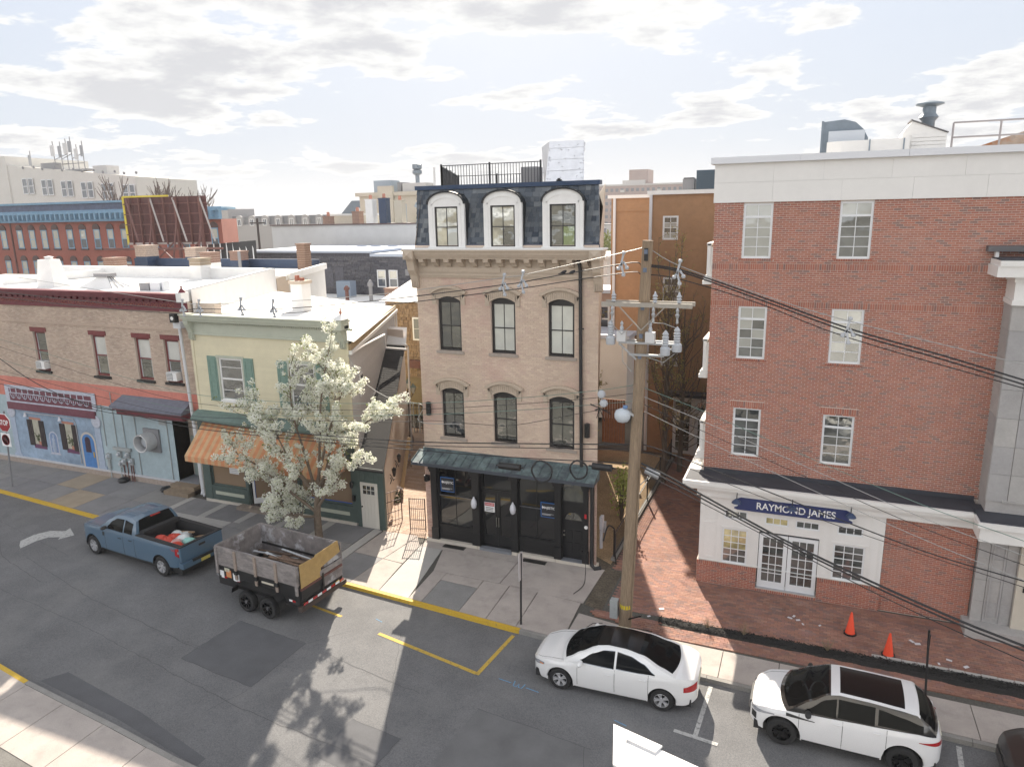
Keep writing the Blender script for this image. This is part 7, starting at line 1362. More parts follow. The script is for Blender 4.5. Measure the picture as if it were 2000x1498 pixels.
bxs('rear_bumper', tblue, trk, (-3.28, -.98, .55, -3.05, .98, .76), local=True); bxs('bumper_step', darkp, trk, (-3.29, -.55, .69, -3.2, .55, .77), local=True); bxs('licence_plate', M('plate_yellow', (.6, .5, .12), .5), trk, (-3.3, -.2, .56, -3.285, .2, .68), local=True); bxs('third_brake_light', redl, trk, (-.62, -.2, 1.86, -.55, .2, 1.9), local=True)
for y in (-.5, -.25, 0, .25, .5): MB().tube([(-.35, y, 1.965), (.6, y, 1.955)], .012, 4).build('roof_rib', tblue, trk, local=True)
text('FX4', .14, (-2.72, tsv(-2.72, 1.2)+.006, 1.2), M('decal_red', (.5, .05, .04), .5), trk, 'decal', rz=R(180), ext=.001, local=True)
# load of bags in the bed
rnd.seed(4)
TM = WM[trk.name]
bagc = [M('red_bag', (.55, .06, .035), .45, n=.1, ns=8), M('white_bag', (.6, .62, .62), .45, n=.1, ns=8), M('pink_bag', (.6, .35, .33), .5), M('teal_print_bag', (.25, .5, .45), .5)]
bagn = ['bright red plastic bag', 'white plastic sack', 'pale pink sack', 'white and teal printed sack']
for i, (x, y, c, r) in enumerate([(-1.3, .35, 0, .28), (-1.75, .45, 0, .3), (-1.55, .0, 0, .26), (-2.1, .35, 2, .26), (-2.35, .5, 0, .27), (-1.35, -.3, 1, .22), (-2.0, -.1, 1, .28), (-2.45, .0, 3, .27), (-2.75, -.25, 0, .22), (-1.9, .62, 0, .2), (-2.7, .3, 0, .2), (-1.7, -.45, 1, .2)]):
    m = MB(); n = 9; rows_ = []
    for a in range(6):
        th = math.pi*a/5; rows_.append([(TM @ Vector((x+r*math.sin(th)*math.cos(2*math.pi*b/n)*(1+.22*rnd.uniform(-1, 1)), y+r*math.sin(th)*math.sin(2*math.pi*b/n)*(1+.22*rnd.uniform(-1, 1)), .86+r*.75-r*.75*math.cos(th)+.03*rnd.uniform(-1, 1)))) for b in range(n)]+[None])
        rows_[-1][-1] = rows_[-1][0]
    m.grid(rows_); g = ['heaped at the cab end', 'in the middle', 'near the tailgate'][0 if x > -1.6 else 1 if x > -2.3 else 2]
    o = m.build('shopping_bag', bagc[c], smooth=60, label='%s %s of the truck bed' % (bagn[c], g), cat='bag', group='%s %s of the truck bed' % (bagn[c], g))
for i, (a, b) in enumerate((((-1.0, -.55, 1.0), (-2.1, -.5, 1.2)), ((-2.0, -.6, .95), (-2.9, -.35, 1.3)))): MB().bar(TM @ Vector(a), TM @ Vector(b), .09, .04).build('timber_offcut', M('raw_timber', (.3, .2, .12), .8), label='short timber offcut lying among the bags, %s end' % ('cab' if i == 0 else 'tailgate'), cat='timber')
# dump trailer
tr = thing('dump_trailer', 'black tandem-axle dump trailer with weathered plywood sides parked behind the pickup', 'trailer', (-16.62, 18.42, RD), R(174.6))
tblk = M('trailer_black', (.016, .016, .017), .5, n=.15, ns=6); ply = M('weathered_plywood', (.25, .225, .215), .9, n=.18, ns=5, n2=.2, ns2=1.2, stretch=(1, 1, 3), stain=((.13, .12, .12), 2.2, .5, .66, .7)); plyi = M('stained_plywood', (.19, .17, .165), .9, n=.25, ns=4, n2=.3, ns2=1.1, stain=((.5, .5, .52), 1.7, .52, .64, .8))
hx, hy = 1.9, 1.0
bxs('bed_floor', tblk, tr, (-hx, -hy, .72, hx, hy, .8), local=True)
for s in (1, -1):
    bxs('side_panel', tblk, tr, (-hx, s*hy-.03, .62, hx, s*hy+.03, 1.35), local=True); bxs('top_rail', tblk, tr, (-hx, s*hy-.05, 1.3, hx, s*hy+.05, 1.38), local=True); bxs('plywood_side', ply, tr, (-hx, s*(hy+.045)-.015, 1.36, hx, s*(hy+.045)+.015, 2.06), local=True); bxs('plywood_lining', plyi, tr, (-hx+.02, s*(hy-.02)-.012, .95, hx-.02, s*(hy-.02)+.012, 2.04), local=True)
    for x in (1.86, .95, .0, -.95, -1.84): bxs('stake', M('stake_wood', (.30, .24, .2), .9, n=.15, ns=8) if abs(x) < 1.5 else ply, tr, (x-.05, s*(hy+.085)-.025, 1.05, x+.05, s*(hy+.085)+.025, 2.03), local=True)
    for x in (.95, 0, -.95): bxs('stake_pocket', tblk, tr, (x-.07, s*(hy+.08)-.05, 1.18, x+.07, s*(hy+.08)+.05, 1.32), local=True); bxs('stake_end', M('stake_wood'), tr, (x-.05, s*(hy+.085)-.02, .98, x+.05, s*(hy+.085)+.02, 1.1), local=True)
    fm = MB(); pr = [(1.0, .62), (.95, .78), (.72, .98), (-.72-.25, .98), (-1.2, .78), (-1.25, .55)]; fm.grid([[(a, s*(hy+.02), b) for a, b in pr], [(a, s*(hy+.32), b) for a, b in pr]]); fm.grid([[(a, s*(hy+.02), b-.03) for a, b in pr], [(a, s*(hy+.32), b-.03) for a, b in pr]]); fm.build('fender', tblk, tr, local=True)
    for x in (.38, -.62): wheel(tr, x, s*(hy+.17), .38, .24, rimbk, 8, s, chrome)
    for k, x in enumerate((1.62, 1.0, .4, -.3, -1.55)):
        bxs('reflector', swh, tr, (x, s*(hy+.034)-.004, .88 if k < 4 else .74, x+.14, s*(hy+.034)+.004, .95 if k < 4 else .81), local=True); bxs('reflector', redl, tr, (x-.14, s*(hy+.034)-.004, .88 if k < 4 else .74, x-.001, s*(hy+.034)+.004, .95 if k < 4 else .81), local=True)
    for x, z, w_, h, c in ((1.72, .95, .2, .2, swh), (1.38, .95, .24, .28, M('orange_label', (.6, .25, .1), .6)), (1.02, .9, .3, .26, swh), (1.45, 1.15, .24, .14, M('plate_pale'))): bxs('warning_label', c, tr, (x-w_/2, s*(hy+.036)-.004, z, x+w_/2, s*(hy+.036)+.004, z+h), local=True)
    bxs('maker_badge', M('decal_cream', (.6, .55, .45), .6), tr, (-.75, s*(hy+.034)-.003, 1.12, -.2, s*(hy+.034)+.003, 1.19), local=True)
bxs('front_panel', tblk, tr, (hx-.03, -hy, .72, hx+.03, hy, 1.35), local=True); bxs('plywood_front', ply, tr, (hx+.02, -hy-.04, 1.36, hx+.05, hy+.04, 2.06), local=True); bxs('front_lining', plyi, tr, (hx-.06, -hy, .95, hx-.035, hy, 2.04), local=True)
for s in (1, -1): bxs('rear_gate', plyi if s < 0 else tblk, tr, (-hx-.05, .02 if s > 0 else -hy, .85, -hx, hy if s > 0 else -.02, 1.2), local=True); bxs('gate_rail', rustp, tr, (-hx-.07, .02 if s > 0 else -hy, 1.2, -hx, hy if s > 0 else -.02, 1.27), local=True)
bxs('gate_plank', ply, tr, (-hx-.08, -hy, 1.32, -hx-.04, .1, 1.5), local=True); bxs('gate_plank', plyi, tr, (-hx-.06, -hy, 1.55, -hx-.02, -.15, 1.78), local=True); bxs('rear_beam', M('rear_beam_brown', (.06, .042, .035), .8), tr, (-hx-.12, -hy-.1, .5, -hx+.05, hy+.1, .66), local=True); bxs('rear_post', tblk, tr, (-hx-.1, -.04, .6, -hx, .04, 1.4), local=True)
for k in range(9): bxs('reflector', swh if k % 2 else redl, tr, (-hx-.13, -hy+.05+k*.22, .7, -hx-.121, -hy+.25+k*.22, .78), local=True)
for s in (1, -1): bxs('frame_rail', tblk, tr, (-hx-.1, s*.45-.05, .5, hx+.2, s*.45+.05, .64), local=True); MB().bar((hx+.1, s*.45, .52), (hx+1.25, 0, .5), .1).build('drawbar', tblk, tr, local=True)
MB().tube([(hx+.9, .1, .55), (hx+1.1, .25, .35), (hx+.7, .3, .25), (hx+.5, .15, .5)], .03, 5).build('safety_chain', acg, tr, local=True); MB().tube([(hx+.95, 0, .75), (hx+.95, 0, .2)], .05, 8).build('jack', acg, tr, local=True); MB().lathe([(.0, 0), (.07, 0), (.07, .12), (0, .12)], (hx+1.25, 0, .46), n=10).build('coupler', tblk, tr, local=True)
TR = WM[tr.name]
t_ = MB(); pts = [(-hx-.03, .98, 1.28), (-hx-.03, .98, 2.12), (-hx-.1, .35, 2.14), (-hx-.1, .3, 2.2), (-hx-.14, -.75, 2.28), (-hx-.12, -.85, 1.82), (-hx-.05, .05, 1.62), (-hx-.04, .05, 1.3)]
MB().prism([TR @ Vector(p) for p in pts], TR.to_3x3() @ Vector((-.025, 0, 0))).build('ochre_board', M('ochre_board', (.42, .28, .11), .85, n=.12, ns=5), label='ochre torn board propped across the trailer tailgate', cat='board')
for i in range(44):
    L_ = rnd.uniform(.7, 2.4); x = rnd.uniform(-hx+.2+L_/2, hx-.25-L_/2) if L_ < 3 else 0; y = rnd.uniform(-.78, .78); a = rnd.gauss(0, .16); z = 1.12+rnd.uniform(0, .3); c = i % 7
    MB().obox(TR @ Vector((x, y, z)), TR.to_3x3() @ Vector((math.cos(a)*L_/2, math.sin(a)*L_/2, rnd.uniform(-.04, .04))), TR.to_3x3() @ Vector((-math.sin(a)*.05, math.cos(a)*.05, rnd.uniform(-.01, .01))), (0, 0, .012)).build('scrap_board', M('white_scrap', (.5, .52, .54), .7) if c == 0 else M('brown_scrap', (.13, .085, .06), .9, n=.3, ns=6, pv=.3), label='%s scrap board strewn in the dump trailer bed' % ('pale painted' if c == 0 else 'brown timber'), cat='board', group='pale boards in the trailer' if c == 0 else 'brown boards in the trailer')
MB().prism([TR @ Vector(p) for p in [(1.35, .85, .95), (.85, .95, .95), (.8, .85, 1.75), (1.05, .8, 1.85), (1.4, .72, 1.72)]], TR.to_3x3() @ Vector((.01, .025, 0))).build('leaning_sheet', M('pale_blue_panel', (.42, .45, .5), .6), label='pale grey sheet standing at the front of the trailer', cat='board')
# ------------------------------------------------------------------ utility pole and lines
WIRES = {
    'A': [(-4.37, 20.29, 12.02), (-4.95, 20.32, 11.87), (-8.09, 20.55, 11.18), (-8.73, 20.60, 11.09), (-13.08, 20.93, 10.47), (-18.27, 21.32, 9.99), (-22.17, 21.61, 9.77), (-23.18, 21.69, 9.79), (-28.16, 22.06, 10.13), (-36.93, 22.72, 10.78)],
    'B': [(-4.45, 20.29, 11.54), (-4.95, 20.32, 11.56), (-8.09, 20.55, 10.97), (-8.74, 20.60, 10.87), (-13.09, 20.93, 10.27), (-18.30, 21.32, 9.72), (-22.20, 21.61, 9.58), (-23.38, 21.70, 9.52), (-28.79, 22.11, 9.61), (-37.22, 22.74, 9.89)],
    'C': [(-4.47, 20.29, 11.28), (-4.94, 20.32, 11.30), (-8.10, 20.55, 10.78), (-8.74, 20.60, 10.69), (-13.10, 20.93, 10.09), (-18.32, 21.32, 9.55), (-22.23, 21.62, 9.40), (-23.35, 21.70, 9.33), (-28.85, 22.11, 9.38), (-37.30, 22.74, 9.64)],
    'AR': [(-4.23, 20.28, 11.99), (-3.36, 20.25, 11.51), (-1.04, 20.15, 10.74), (0.96, 20.07, 10.18), (5.15, 19.91, 9.23)],
    'BR': [(-4.45, 20.29, 11.54), (-3.36, 20.25, 11.41), (-1.29, 20.16, 10.76), (0.98, 20.07, 9.99), (3.06, 19.99, 9.44), (5.19, 19.90, 8.84)],
    'BR2': [(-4.45, 20.29, 11.50), (-3.36, 20.25, 11.36), (-1.29, 20.16, 10.68), (0.98, 20.07, 9.90), (3.07, 19.99, 9.34), (5.21, 19.90, 8.73)],
    'CR': [(-4.47, 20.29, 11.28), (-3.39, 20.25, 11.16), (-1.28, 20.16, 10.57), (1.00, 20.07, 9.75), (5.22, 19.90, 8.65)],
    'D1': [(-4.26, 20.19, 8.04), (-2.42, 19.73, 7.58), (-0.00, 19.13, 6.87), (2.77, 18.43, 6.13), (5.10, 17.85, 5.67)],
    'D2': [(-4.25, 20.19, 7.77), (-2.41, 19.73, 7.29), (0.01, 19.12, 6.60), (2.80, 18.43, 5.81), (5.15, 17.84, 5.32)],
    'D3': [(-4.25, 20.19, 7.54), (-2.40, 19.72, 7.01), (0.03, 19.12, 6.32), (2.82, 18.42, 5.56), (5.17, 17.83, 5.11)],
    'D4': [(-4.24, 20.19, 7.34), (-2.39, 19.72, 6.76), (0.05, 19.11, 6.05), (2.85, 18.41, 5.28), (5.22, 17.82, 4.73)],
    'E1': [(-4.25, 20.19, 6.33), (-3.25, 19.94, 6.18), (1.31, 18.80, 5.27), (3.19, 18.33, 4.94), (5.21, 17.82, 4.77)],
    'E2': [(-4.24, 20.19, 6.11), (-3.24, 19.94, 5.96), (-0.68, 19.29, 5.45), (1.67, 18.71, 5.05), (5.23, 17.82, 4.61)],
    'F1': [(-4.26, 20.08, 5.78), (-3.16, 19.53, 5.59), (-0.29, 18.09, 4.94), (1.66, 17.12, 4.64), (3.45, 16.23, 4.45), (4.73, 15.58, 4.40)],
    'F2': [(-4.26, 20.08, 5.67), (-3.15, 19.53, 5.47), (-0.28, 18.09, 4.86), (1.67, 17.12, 4.55), (3.45, 16.22, 4.36), (4.74, 15.58, 4.30)],
    'F3': [(-4.25, 20.08, 5.46), (-3.15, 19.52, 5.32), (-0.27, 18.09, 4.78), (1.68, 17.11, 4.41), (3.47, 16.21, 4.18), (4.77, 15.57, 4.06)],
    'U1': [(-4.51, 20.29, 6.27), (-8.58, 20.59, 5.78), (-13.00, 20.92, 5.31), (-19.84, 21.44, 4.93), (-25.78, 21.88, 4.91), (-29.74, 22.18, 4.80), (-33.94, 22.49, 5.55), (-38.10, 22.81, 7.17)],
    'U2': [(-4.51, 20.29, 6.11), (-8.59, 20.59, 5.64), (-13.01, 20.92, 5.18), (-19.86, 21.44, 4.78), (-25.81, 21.88, 4.75), (-29.77, 22.18, 4.67), (-38.68, 22.85, 5.40)],
    'U3': [(-4.50, 20.29, 5.68), (-8.59, 20.59, 5.31), (-13.02, 20.92, 5.02), (-19.87, 21.44, 4.67), (-25.84, 21.89, 4.63), (-38.61, 22.84, 5.62)],
    'T1': [(-4.55, 20.29, 8.08), (-5.73, 20.38, 7.80), (-8.55, 20.59, 7.28), (-12.91, 20.92, 6.67), (-19.68, 21.42, 6.11), (-25.53, 21.86, 6.20), (-37.92, 22.79, 7.75)],
    'T2': [(-4.55, 20.29, 7.83), (-5.72, 20.38, 7.58), (-8.56, 20.59, 7.08), (-12.93, 20.92, 6.45), (-19.72, 21.43, 5.80), (-25.61, 21.87, 5.79), (-38.04, 22.80, 7.36)],
    'T3': [(-4.54, 20.29, 7.60), (-5.80, 20.38, 7.36), (-8.56, 20.59, 6.88), (-12.94, 20.92, 6.25), (-19.76, 21.43, 5.52), (-25.69, 21.87, 5.38), (-38.26, 22.82, 6.70)],
    'T4': [(-4.54, 20.29, 7.34), (-5.80, 20.38, 7.16), (-8.42, 20.58, 6.42), (-9.89, 20.69, 6.28), (-11.52, 20.81, 6.21), (-12.95, 20.92, 6.02), (-19.78, 21.43, 5.35), (-25.75, 21.88, 5.10), (-38.45, 22.83, 6.11)],
}
wood = M('pole_wood', (.25, .185, .125), .9, n=.18, ns=6, n2=.15, ns2=1.5, stretch=(6, 6, .6), bump=.4, bs=20); armw = M('arm_wood', (.34, .31, .27), .9, n=.12, ns=10, stretch=(.6, 5, 5)); porc = M('grey_porcelain', (.42, .44, .47), .35); hw_ = M('galv_hardware', (.38, .39, .40), .45, metal=.5); cabl = M('black_cable', (.018, .018, .02), .6); cabw = M('bare_cable', (.34, .34, .33), .5, metal=.3); cabg = M('green_cable', (.12, .2, .17), .5)
up = thing('utility_pole', 'weathered wooden utility pole with double crossarm and grey switchgear', 'utility pole', (-4.74, 20.3, 0))
def pp(z): return Vector((-4.74+.47*z/12.2, 20.3, z))
MB().tube([pp(z) for z in (0, 2, 4, 6, 8, 10, 12.2)], [.19, .185, .178, .172, .165, .158, .15], 14).build('pole', wood, up, smooth=50)
for z in (11.9, 11.4, 9.55, 8.95, 10.35): bxs('hardware_plate', M('blue_grey_plate', (.14, .17, .23), .5, metal=.4), up, (pp(z).x-.05, 20.11, z-.06, pp(z).x+.05, 20.15, z+.06))
bxs('pole_tag', lampm, up, (-4.33, 20.12, 11.65, -4.22, 20.145, 12.0))
for y in (20.05, 20.55): bxs('crossarm', armw, up, (-5.5, y-.05, 10.38, -2.96, y+.05, 10.5))
for s, x in ((-1, -5.0), (1, -3.7)): MB().bar((x, 20.03, 10.4), (pp(9.7).x, 20.1, 9.72), .05, .03).build('arm_brace', armw, up)
for x in (-5.15, -3.98, -3.32):
    MB().lathe([(.03, 0), (.07, .04), (.04, .08), (.075, .12), (.045, .16), (.075, .2), (.04, .24), (.02, .32)], (x, 20.05, 10.5), n=10).build('insulator', porc, up, smooth=50); MB().lathe([(.02, 0), (.05, -.08), (.035, -.16), (.06, -.2), (.03, -.3), (.04, -.42), (0, -.46)], (x-.02, 19.96, 10.4), n=8).build('cutout', hw_, up)
bxs('rack_rail', hw_, up, (-5.0, 20.08, 9.32, -3.3, 20.14, 9.38), (-4.85, 20.44, 9.32, -3.4, 20.5, 9.38), (-4.7, 20.08, 8.98, -3.7, 20.14, 9.04))
for (a, b) in (((-5.0, 20.11, 9.32), (-4.5, 20.2, 8.85)), ((-3.3, 20.11, 9.32), (-3.9, 20.11, 9.0))): MB().bar(a, b, .05).build('rack_brace', hw_, up)
for x, y, z in ((-5.24, 20.1, 9.28), (-3.66, 20.05, 9.05), (-3.36, 20.15, 9.15)):
    MB().lathe([(.0, 0), (.13, 0), (.14, .03), (.14, .2), (.1, .24), (.07, .26), (.1, .3), (.075, .33), (.1, .37), (.075, .4), (.1, .44), (.075, .47), (.1, .51), (.07, .55), (.09, .6), (.05, .66), (0, .72)], (x, y, z), n=12).build('surge_arrester', porc, up, smooth=40)
for x, z in ((-4.92, 9.38), (-4.1, 9.38)): bxs('switch_box', M('switch_white', (.55, .55, .55), .5), up, (x-.13, 20.02, z, x+.13, 20.2, z+.3)); MB().lathe([(.04, 0), (.06, .08), (.03, .16), (.05, .22), (0, .3)], (x, 20.11, z+.3), n=8).build('bushing', porc, up)
for a in (((-5.24, 20.1, 9.9), (-4.9, 20.0, 9.6), (-4.6, 20.05, 9.9)), ((-3.36, 20.15, 9.8), (-3.7, 20.0, 9.95), (-4.1, 20.11, 9.95), (-4.0, 20.0, 10.2)), ((-3.4, 20.1, 9.1), (-3.7, 20.0, 8.85), (-4.1, 20.05, 8.95)), ((-4.9, 20.08, 9.3), (-4.85, 20.0, 8.8), (-4.6, 20.1, 8.5))): MB().tube(a, .012, 4).build('jumper', cabw, up)
lm = M('luminaire_white', (.5, .54, .58), .45); MB().lathe([(0, .2), (.08, .18), (.2, .12), (.24, .02), (.23, -.1), (.16, -.2), (.05, -.24), (0, -.24)], (-4.86, 20.12, 7.2), n=16).build('street_light', lm, up, smooth=50); MB().bar((-4.7, 20.15, 7.3), (-4.5, 20.2, 7.15), .07).build('light_bracket', hw_, up); bxs('photocell', M('photocell_blue', (.12, .22, .4), .5), up, (-4.84, 20.08, 7.4, -4.72, 20.18, 7.48))
MB().lathe([(.188, -.0), (.19, .0), (.19, .13), (.188, .13)], (pp(.95).x, 20.3, .9), n=14).build('yellow_band', M('pole_band_yellow', (.65, .5, .02), .6), up); bxs('pole_box', M('meter_grey'), up, (-5.16, 20.08, .55, -4.92, 20.32, 1.15)); MB().tube([pp(0)+Vector((.2, -.05, 0)), pp(4)+Vector((.2, -.05, 0)), pp(5.5)+Vector((.19, -.05, 0))], .03, 6).build('riser', wood, up)
MB().bar((-4.6, 20.2, .55), (-4.15, 20.05, .85), .04).build('pole_step', lampm, up)
strand = thing('strand_box', 'grey strand-mounted cable box hung right of the utility pole', 'cable box', (-3.96, 20.2, 5.3)); MB().tube([(-4.15, 20.2, 5.55), (-3.75, 20.15, 5.42)], .11, 10).build('case', hw_, strand); MB().bar((-4.0, 20.2, 5.4), (-4.4, 20.28, 4.95), .03).build('stay', cabw, strand)
LAB = {'A': 'bare top messenger wire running left from the pole head', 'B': 'upper black spacer cable running left past the mansard windows', 'C': 'lower black spacer cable running left past the mansard windows', 'AR': 'bare top wire running right from the pole head', 'BR': 'thick upper black power cable running right across the red brick', 'BR2': 'second black power cable twinned below the thick upper one', 'CR': 'thin black cable below the twin power cables on the red brick',
 'D1': 'top thin service wire slanting down right below the street light', 'D2': 'second thin service wire below the street light', 'D3': 'third thin service wire below the street light', 'D4': 'lowest thin service wire below the street light', 'E1': 'black telephone cable slanting right across the navy sign', 'E2': 'thin telephone wire just below the cable over the navy sign', 'F1': 'thick black bundled cable slanting down over the white shopfront', 'F2': 'second cable lashed beneath the thick black bundle', 'F3': 'thin lower cable slanting towards the orange cones',
 'U1': 'uppermost telephone cable crossing above the copper canopy', 'U2': 'middle telephone cable crossing above the copper canopy', 'U3': 'lowest telephone cable crossing at the copper canopy', 'T1': 'green topmost service wire crossing the second-floor windows', 'T2': 'second service wire crossing the second-floor windows', 'T3': 'green lower service wire crossing the second-floor windows', 'T4': 'wavy black service cable drooping under the second-floor windows'}
RAD = {'A': .011, 'AR': .011, 'BR': .022, 'BR2': .02, 'CR': .014, 'B': .016, 'C': .014, 'F1': .028, 'F2': .022, 'F3': .012, 'U1': .02, 'U2': .014, 'U3': .016, 'E1': .016}
def smooth_line(P, n=5):
    P = [Vector(p) for p in P]; out = []
    for i in range(len(P)-1):
        a, b, c, d = P[max(i-1, 0)], P[i], P[i+1], P[min(i+2, len(P)-1)]
        for k in range(n):
            t = k/n; out.append(.5*((2*b)+(c-a)*t+(2*a-5*b+4*c-d)*t*t+(-a+3*b-3*c+d)*t**3))
    return out+[P[-1]]
for k, P in WIRES.items():
    if k[0] in 'ABCTU' and 'R' not in k: e = Vector(P[-1])-Vector(P[-2]); P = P+[tuple(Vector(P[-1])+e.normalized()*8)]
    else: e = Vector(P[-1])-Vector(P[-2]); P = P+[tuple(Vector(P[-1])+e.normalized()*8)]
    MB().tube(smooth_line(P), RAD.get(k, .009), 5).build('overhead_wire', cabw if k in ('A', 'AR', 'D2', 'D4') else cabg if k in ('T1', 'T3', 'D1') else cabl, label=LAB[k], cat='wire')
spn = {(-8.09, 20.55): 'insulating spacer on the cables before the middle upper window', (-8.73, 20.6): 'insulating spacer left of its twin before the middle upper window', (-4.95, 20.32): 'insulating spacer just left of the pole head', (-3.36, 20.25): 'insulating spacer just right of the pole head', (.97, 20.07): 'insulating spacer before the red brick upper window', (-18.3, 21.32): 'spacer on the cables left of the house chimney', (-19.92, 21.44): 'spacer midway over the yellow house roof', (-22.19, 21.61): 'small spacer at the left of the yellow house roof', (-23.12, 21.68): 'cluster of spacers beside the maroon cornice end'}
zc = {-8.09: 10.98, -8.73: 10.88, -4.95: 11.56, -3.36: 11.35, .97: 9.95, -18.3: 9.77, -19.92: 9.77, -22.19: 9.62, -23.12: 9.6}
for (x, y), lab in spn.items():
    z = zc[x]; s_ = thing('cable_spacer', lab, 'insulator', (x, y, z)); MB().bar((x, y, z+.28), (x-.07, y, z), .05).bar((x-.07, y, z), (x, y, z-.3), .05).bar((x, y, z+.05), (x+.1, y, z-.1), .05).bar((x, y, z+.05), (x-.15, y, z-.12), .05).build('arms', porc, s_)
    for dx, dz_ in ((0, .3), (.1, -.12), (-.15, -.14), (0, -.32)): MB().lathe([(0, -.05), (.05, -.04), (.06, 0), (.05, .04), (0, .05)], (x+dx, y, z+dz_), n=8).build('clamp', porc, s_)
for (x0, x1, y, z), lab in {(-9.07, -8.3, 20.6, 4.98): 'black splice case hung on the cable above the double doors', (-5.85, -5.2, 20.36, 5.42): 'black splice case hung on the cable beside the utility pole'}.items(): MB().tube([(x0-.1, y, z), (x0, y, z), (x0+.02, y, z), (x1-.02, y, z), (x1, y, z), (x1+.1, y, z)], [.02, .03, .11, .11, .03, .02], 10).build('splice_case', lampm, smooth=40, label=lab, cat='cable box')
for (x, y, z, r), lab in {(-7.54, 20.51, 4.98, .34): 'larger coiled loop of black cable over the copper canopy', (-6.29, 20.42, 5.22, .28): 'smaller coiled loop of black cable by the downspout'}.items(): MB().tube([(x+r*math.cos(2*math.pi*k/24), y+.03*math.sin(k), z+r*1.05*math.sin(2*math.pi*k/24)) for k in range(25)], .03, 5).build('cable_coil', cabl, label=lab, cat='cable')
MB().tube(smooth_line([(-17.3, 24.3, 7.5), (-16.6, 24.2, 6.5), (-15.2, 24.0, 5.9), (-13.8, 24.05, 5.75), (-12.5, 21.5, 5.9), (-10.5, 20.8, 6.2)]), .014, 5).build('overhead_wire', cabw, label='pale service drop looping from the yellow house corner to the lines', cat='wire')
j_ = thing('junction_cluster', 'tangle of wires and round grey junctions beside the mansard building corner', 'cable box', (-5.55, 20.36, 7.3))
for x, z in ((-5.55, 7.72), (-5.48, 7.45)): MB().lathe([(0, -.1), (.1, -.08), (.13, 0), (.1, .08), (0, .1)], (x, 20.3, z), (0, 1, 0), 10).build('junction', porc, j_)
for k in range(7): a = rnd.uniform(0, 6); MB().tube([(-5.7+.2*math.cos(a), 20.33, 7.4+.2*math.sin(a)), (-5.6, 20.28, 7.3), (-5.5+.25*math.cos(a*2), 20.3, 7.1+.2*math.sin(a*2))], .012, 4).build('lead', cabl, j_)
# ------------------------------------------------------------------ signs, cones, gates, lamp post, fence
s_ = thing('stop_sign', 'red STOP sign with a no-left-turn plate on a grey post', 'sign', (-36.8, 22.3, 0)); px_, py_ = -36.42, 22.22
MB().tube([(-36.8, 22.3, 0), (-36.35, 22.28, 4.0)], .04, 6).build('post', acg, s_); signr = M('sign_red'); 
def octo(r, y): return [(px_+r*math.cos(math.pi/8+math.pi/4*k), y, 3.42+r*math.sin(math.pi/8+math.pi/4*k)) for k in range(8)]
MB().prism(octo(.50, py_), (0, .02, 0)).build('sign_border', swh, s_); MB().prism(octo(.465, py_-.012), (0, .01, 0)).build('sign_face', M('stop_red', (.28, .012, .02), .5), s_); text('STOP', .36, (px_, py_-.018, 3.42), swh, s_, sx=.8, ext=.002, bold=.008)
bxs('plate', swh, s_, (px_-.38, py_-.01, 2.2, px_+.28, py_+.01, 2.88)); MB().lathe([(.25, 0), (.28, 0), (.28, -.006), (.25, -.006), (.25, 0)], (px_-.05, py_-.012, 2.54), (0, 1, 0), 24).build('ban_ring', M('stop_red'), s_)
MB().prism([(px_-.05+a, py_-.014, 2.54+b) for a, b in [(.06, -.16), (.13, -.16), (.13, .02), (.05, .1), (-.06, .1), (-.06, .17), (-.2, .06), (-.06, -.05), (-.06, .02), (.02, .02), (.06, -.02)]], (0, .004, 0)).build('turn_arrow', sblk, s_); MB().bar((px_-.05-.19, py_-.02, 2.54+.19), (px_-.05+.19, py_-.02, 2.54-.19), .04, .006, up=(0, 1, 0)).build('ban_bar', M('stop_red'), s_)
s_ = thing('sign_post', 'thin metal sign post with small edge-on sign by the yellow kerb', 'sign post', (-7.98, 19.6, 0)); MB().tube([(-7.98, 19.6, 0), (-7.94, 19.6, 2.5)], .035, 6).build('post', darkp, s_); MB().box(-7.98, 19.45, 1.6, -7.94, 19.75, 2.5).build('sign_plate', M('edge_sign', (.45, .42, .42), .5), s_)
s_ = thing('sign_post', 'black square sign post standing beside the mulch bed', 'sign post', (3.65, 20.2, 0)); MB().bar((3.65, 20.2, 0), (3.55, 20.2, 1.95), .05).build('post', darkp, s_); MB().box(3.56, 20.05, 1.5, 3.58, 20.35, 1.9).build('sign_plate', darkp, s_)
con = M('cone_orange', (.80, .07, .02), .5); 
for (x, y), lab in {(1.87, 22.71): 'orange traffic cone on the brick plaza below the white shopfront', (2.87, 21.85): 'orange traffic cone at the edge of the black mulch bed'}.items():
    c_ = thing('traffic_cone', lab, 'cone', (x, y, 0)); MB().prism([(x+.2*math.cos(math.pi/4*k+.4), y+.2*math.sin(math.pi/4*k+.4), .004) for k in range(8)], (0, 0, .04)).build('base', lampm, c_); MB().lathe([(.15, .04), (.14, .06), (.03, .72), (.02, .74), (0, .74)], (x, y, 0), n=18).build('cone', con, c_, smooth=40)
iron = M('rusty_iron', (.075, .04, .035), .7)
for (xa, ya, xb, yb, n), lab in {(-16.22, 24.6, -15.86, 25.4, 5): 'narrow rusty iron gate leaf standing open against the lean-to', (-14.95, 24.55, -14.3, 24.7, 8): 'rusty iron gate leaf beside the pink brick pier'}.items():
    g_ = thing('iron_gate', lab, 'gate', (xa, ya, 0))
    for z in (.15, .55, 1.05, 1.48): MB().bar((xa, ya, z), (xb, yb, z), .025).build('rail', iron, g_)
    for k in range(n+1): t = k/n; MB().bar((xa+(xb-xa)*t, ya+(yb-ya)*t, .02), (xa+(xb-xa)*t, ya+(yb-ya)*t, 1.52), .035 if k in (0, n) else .014).build('bar', iron, g_)
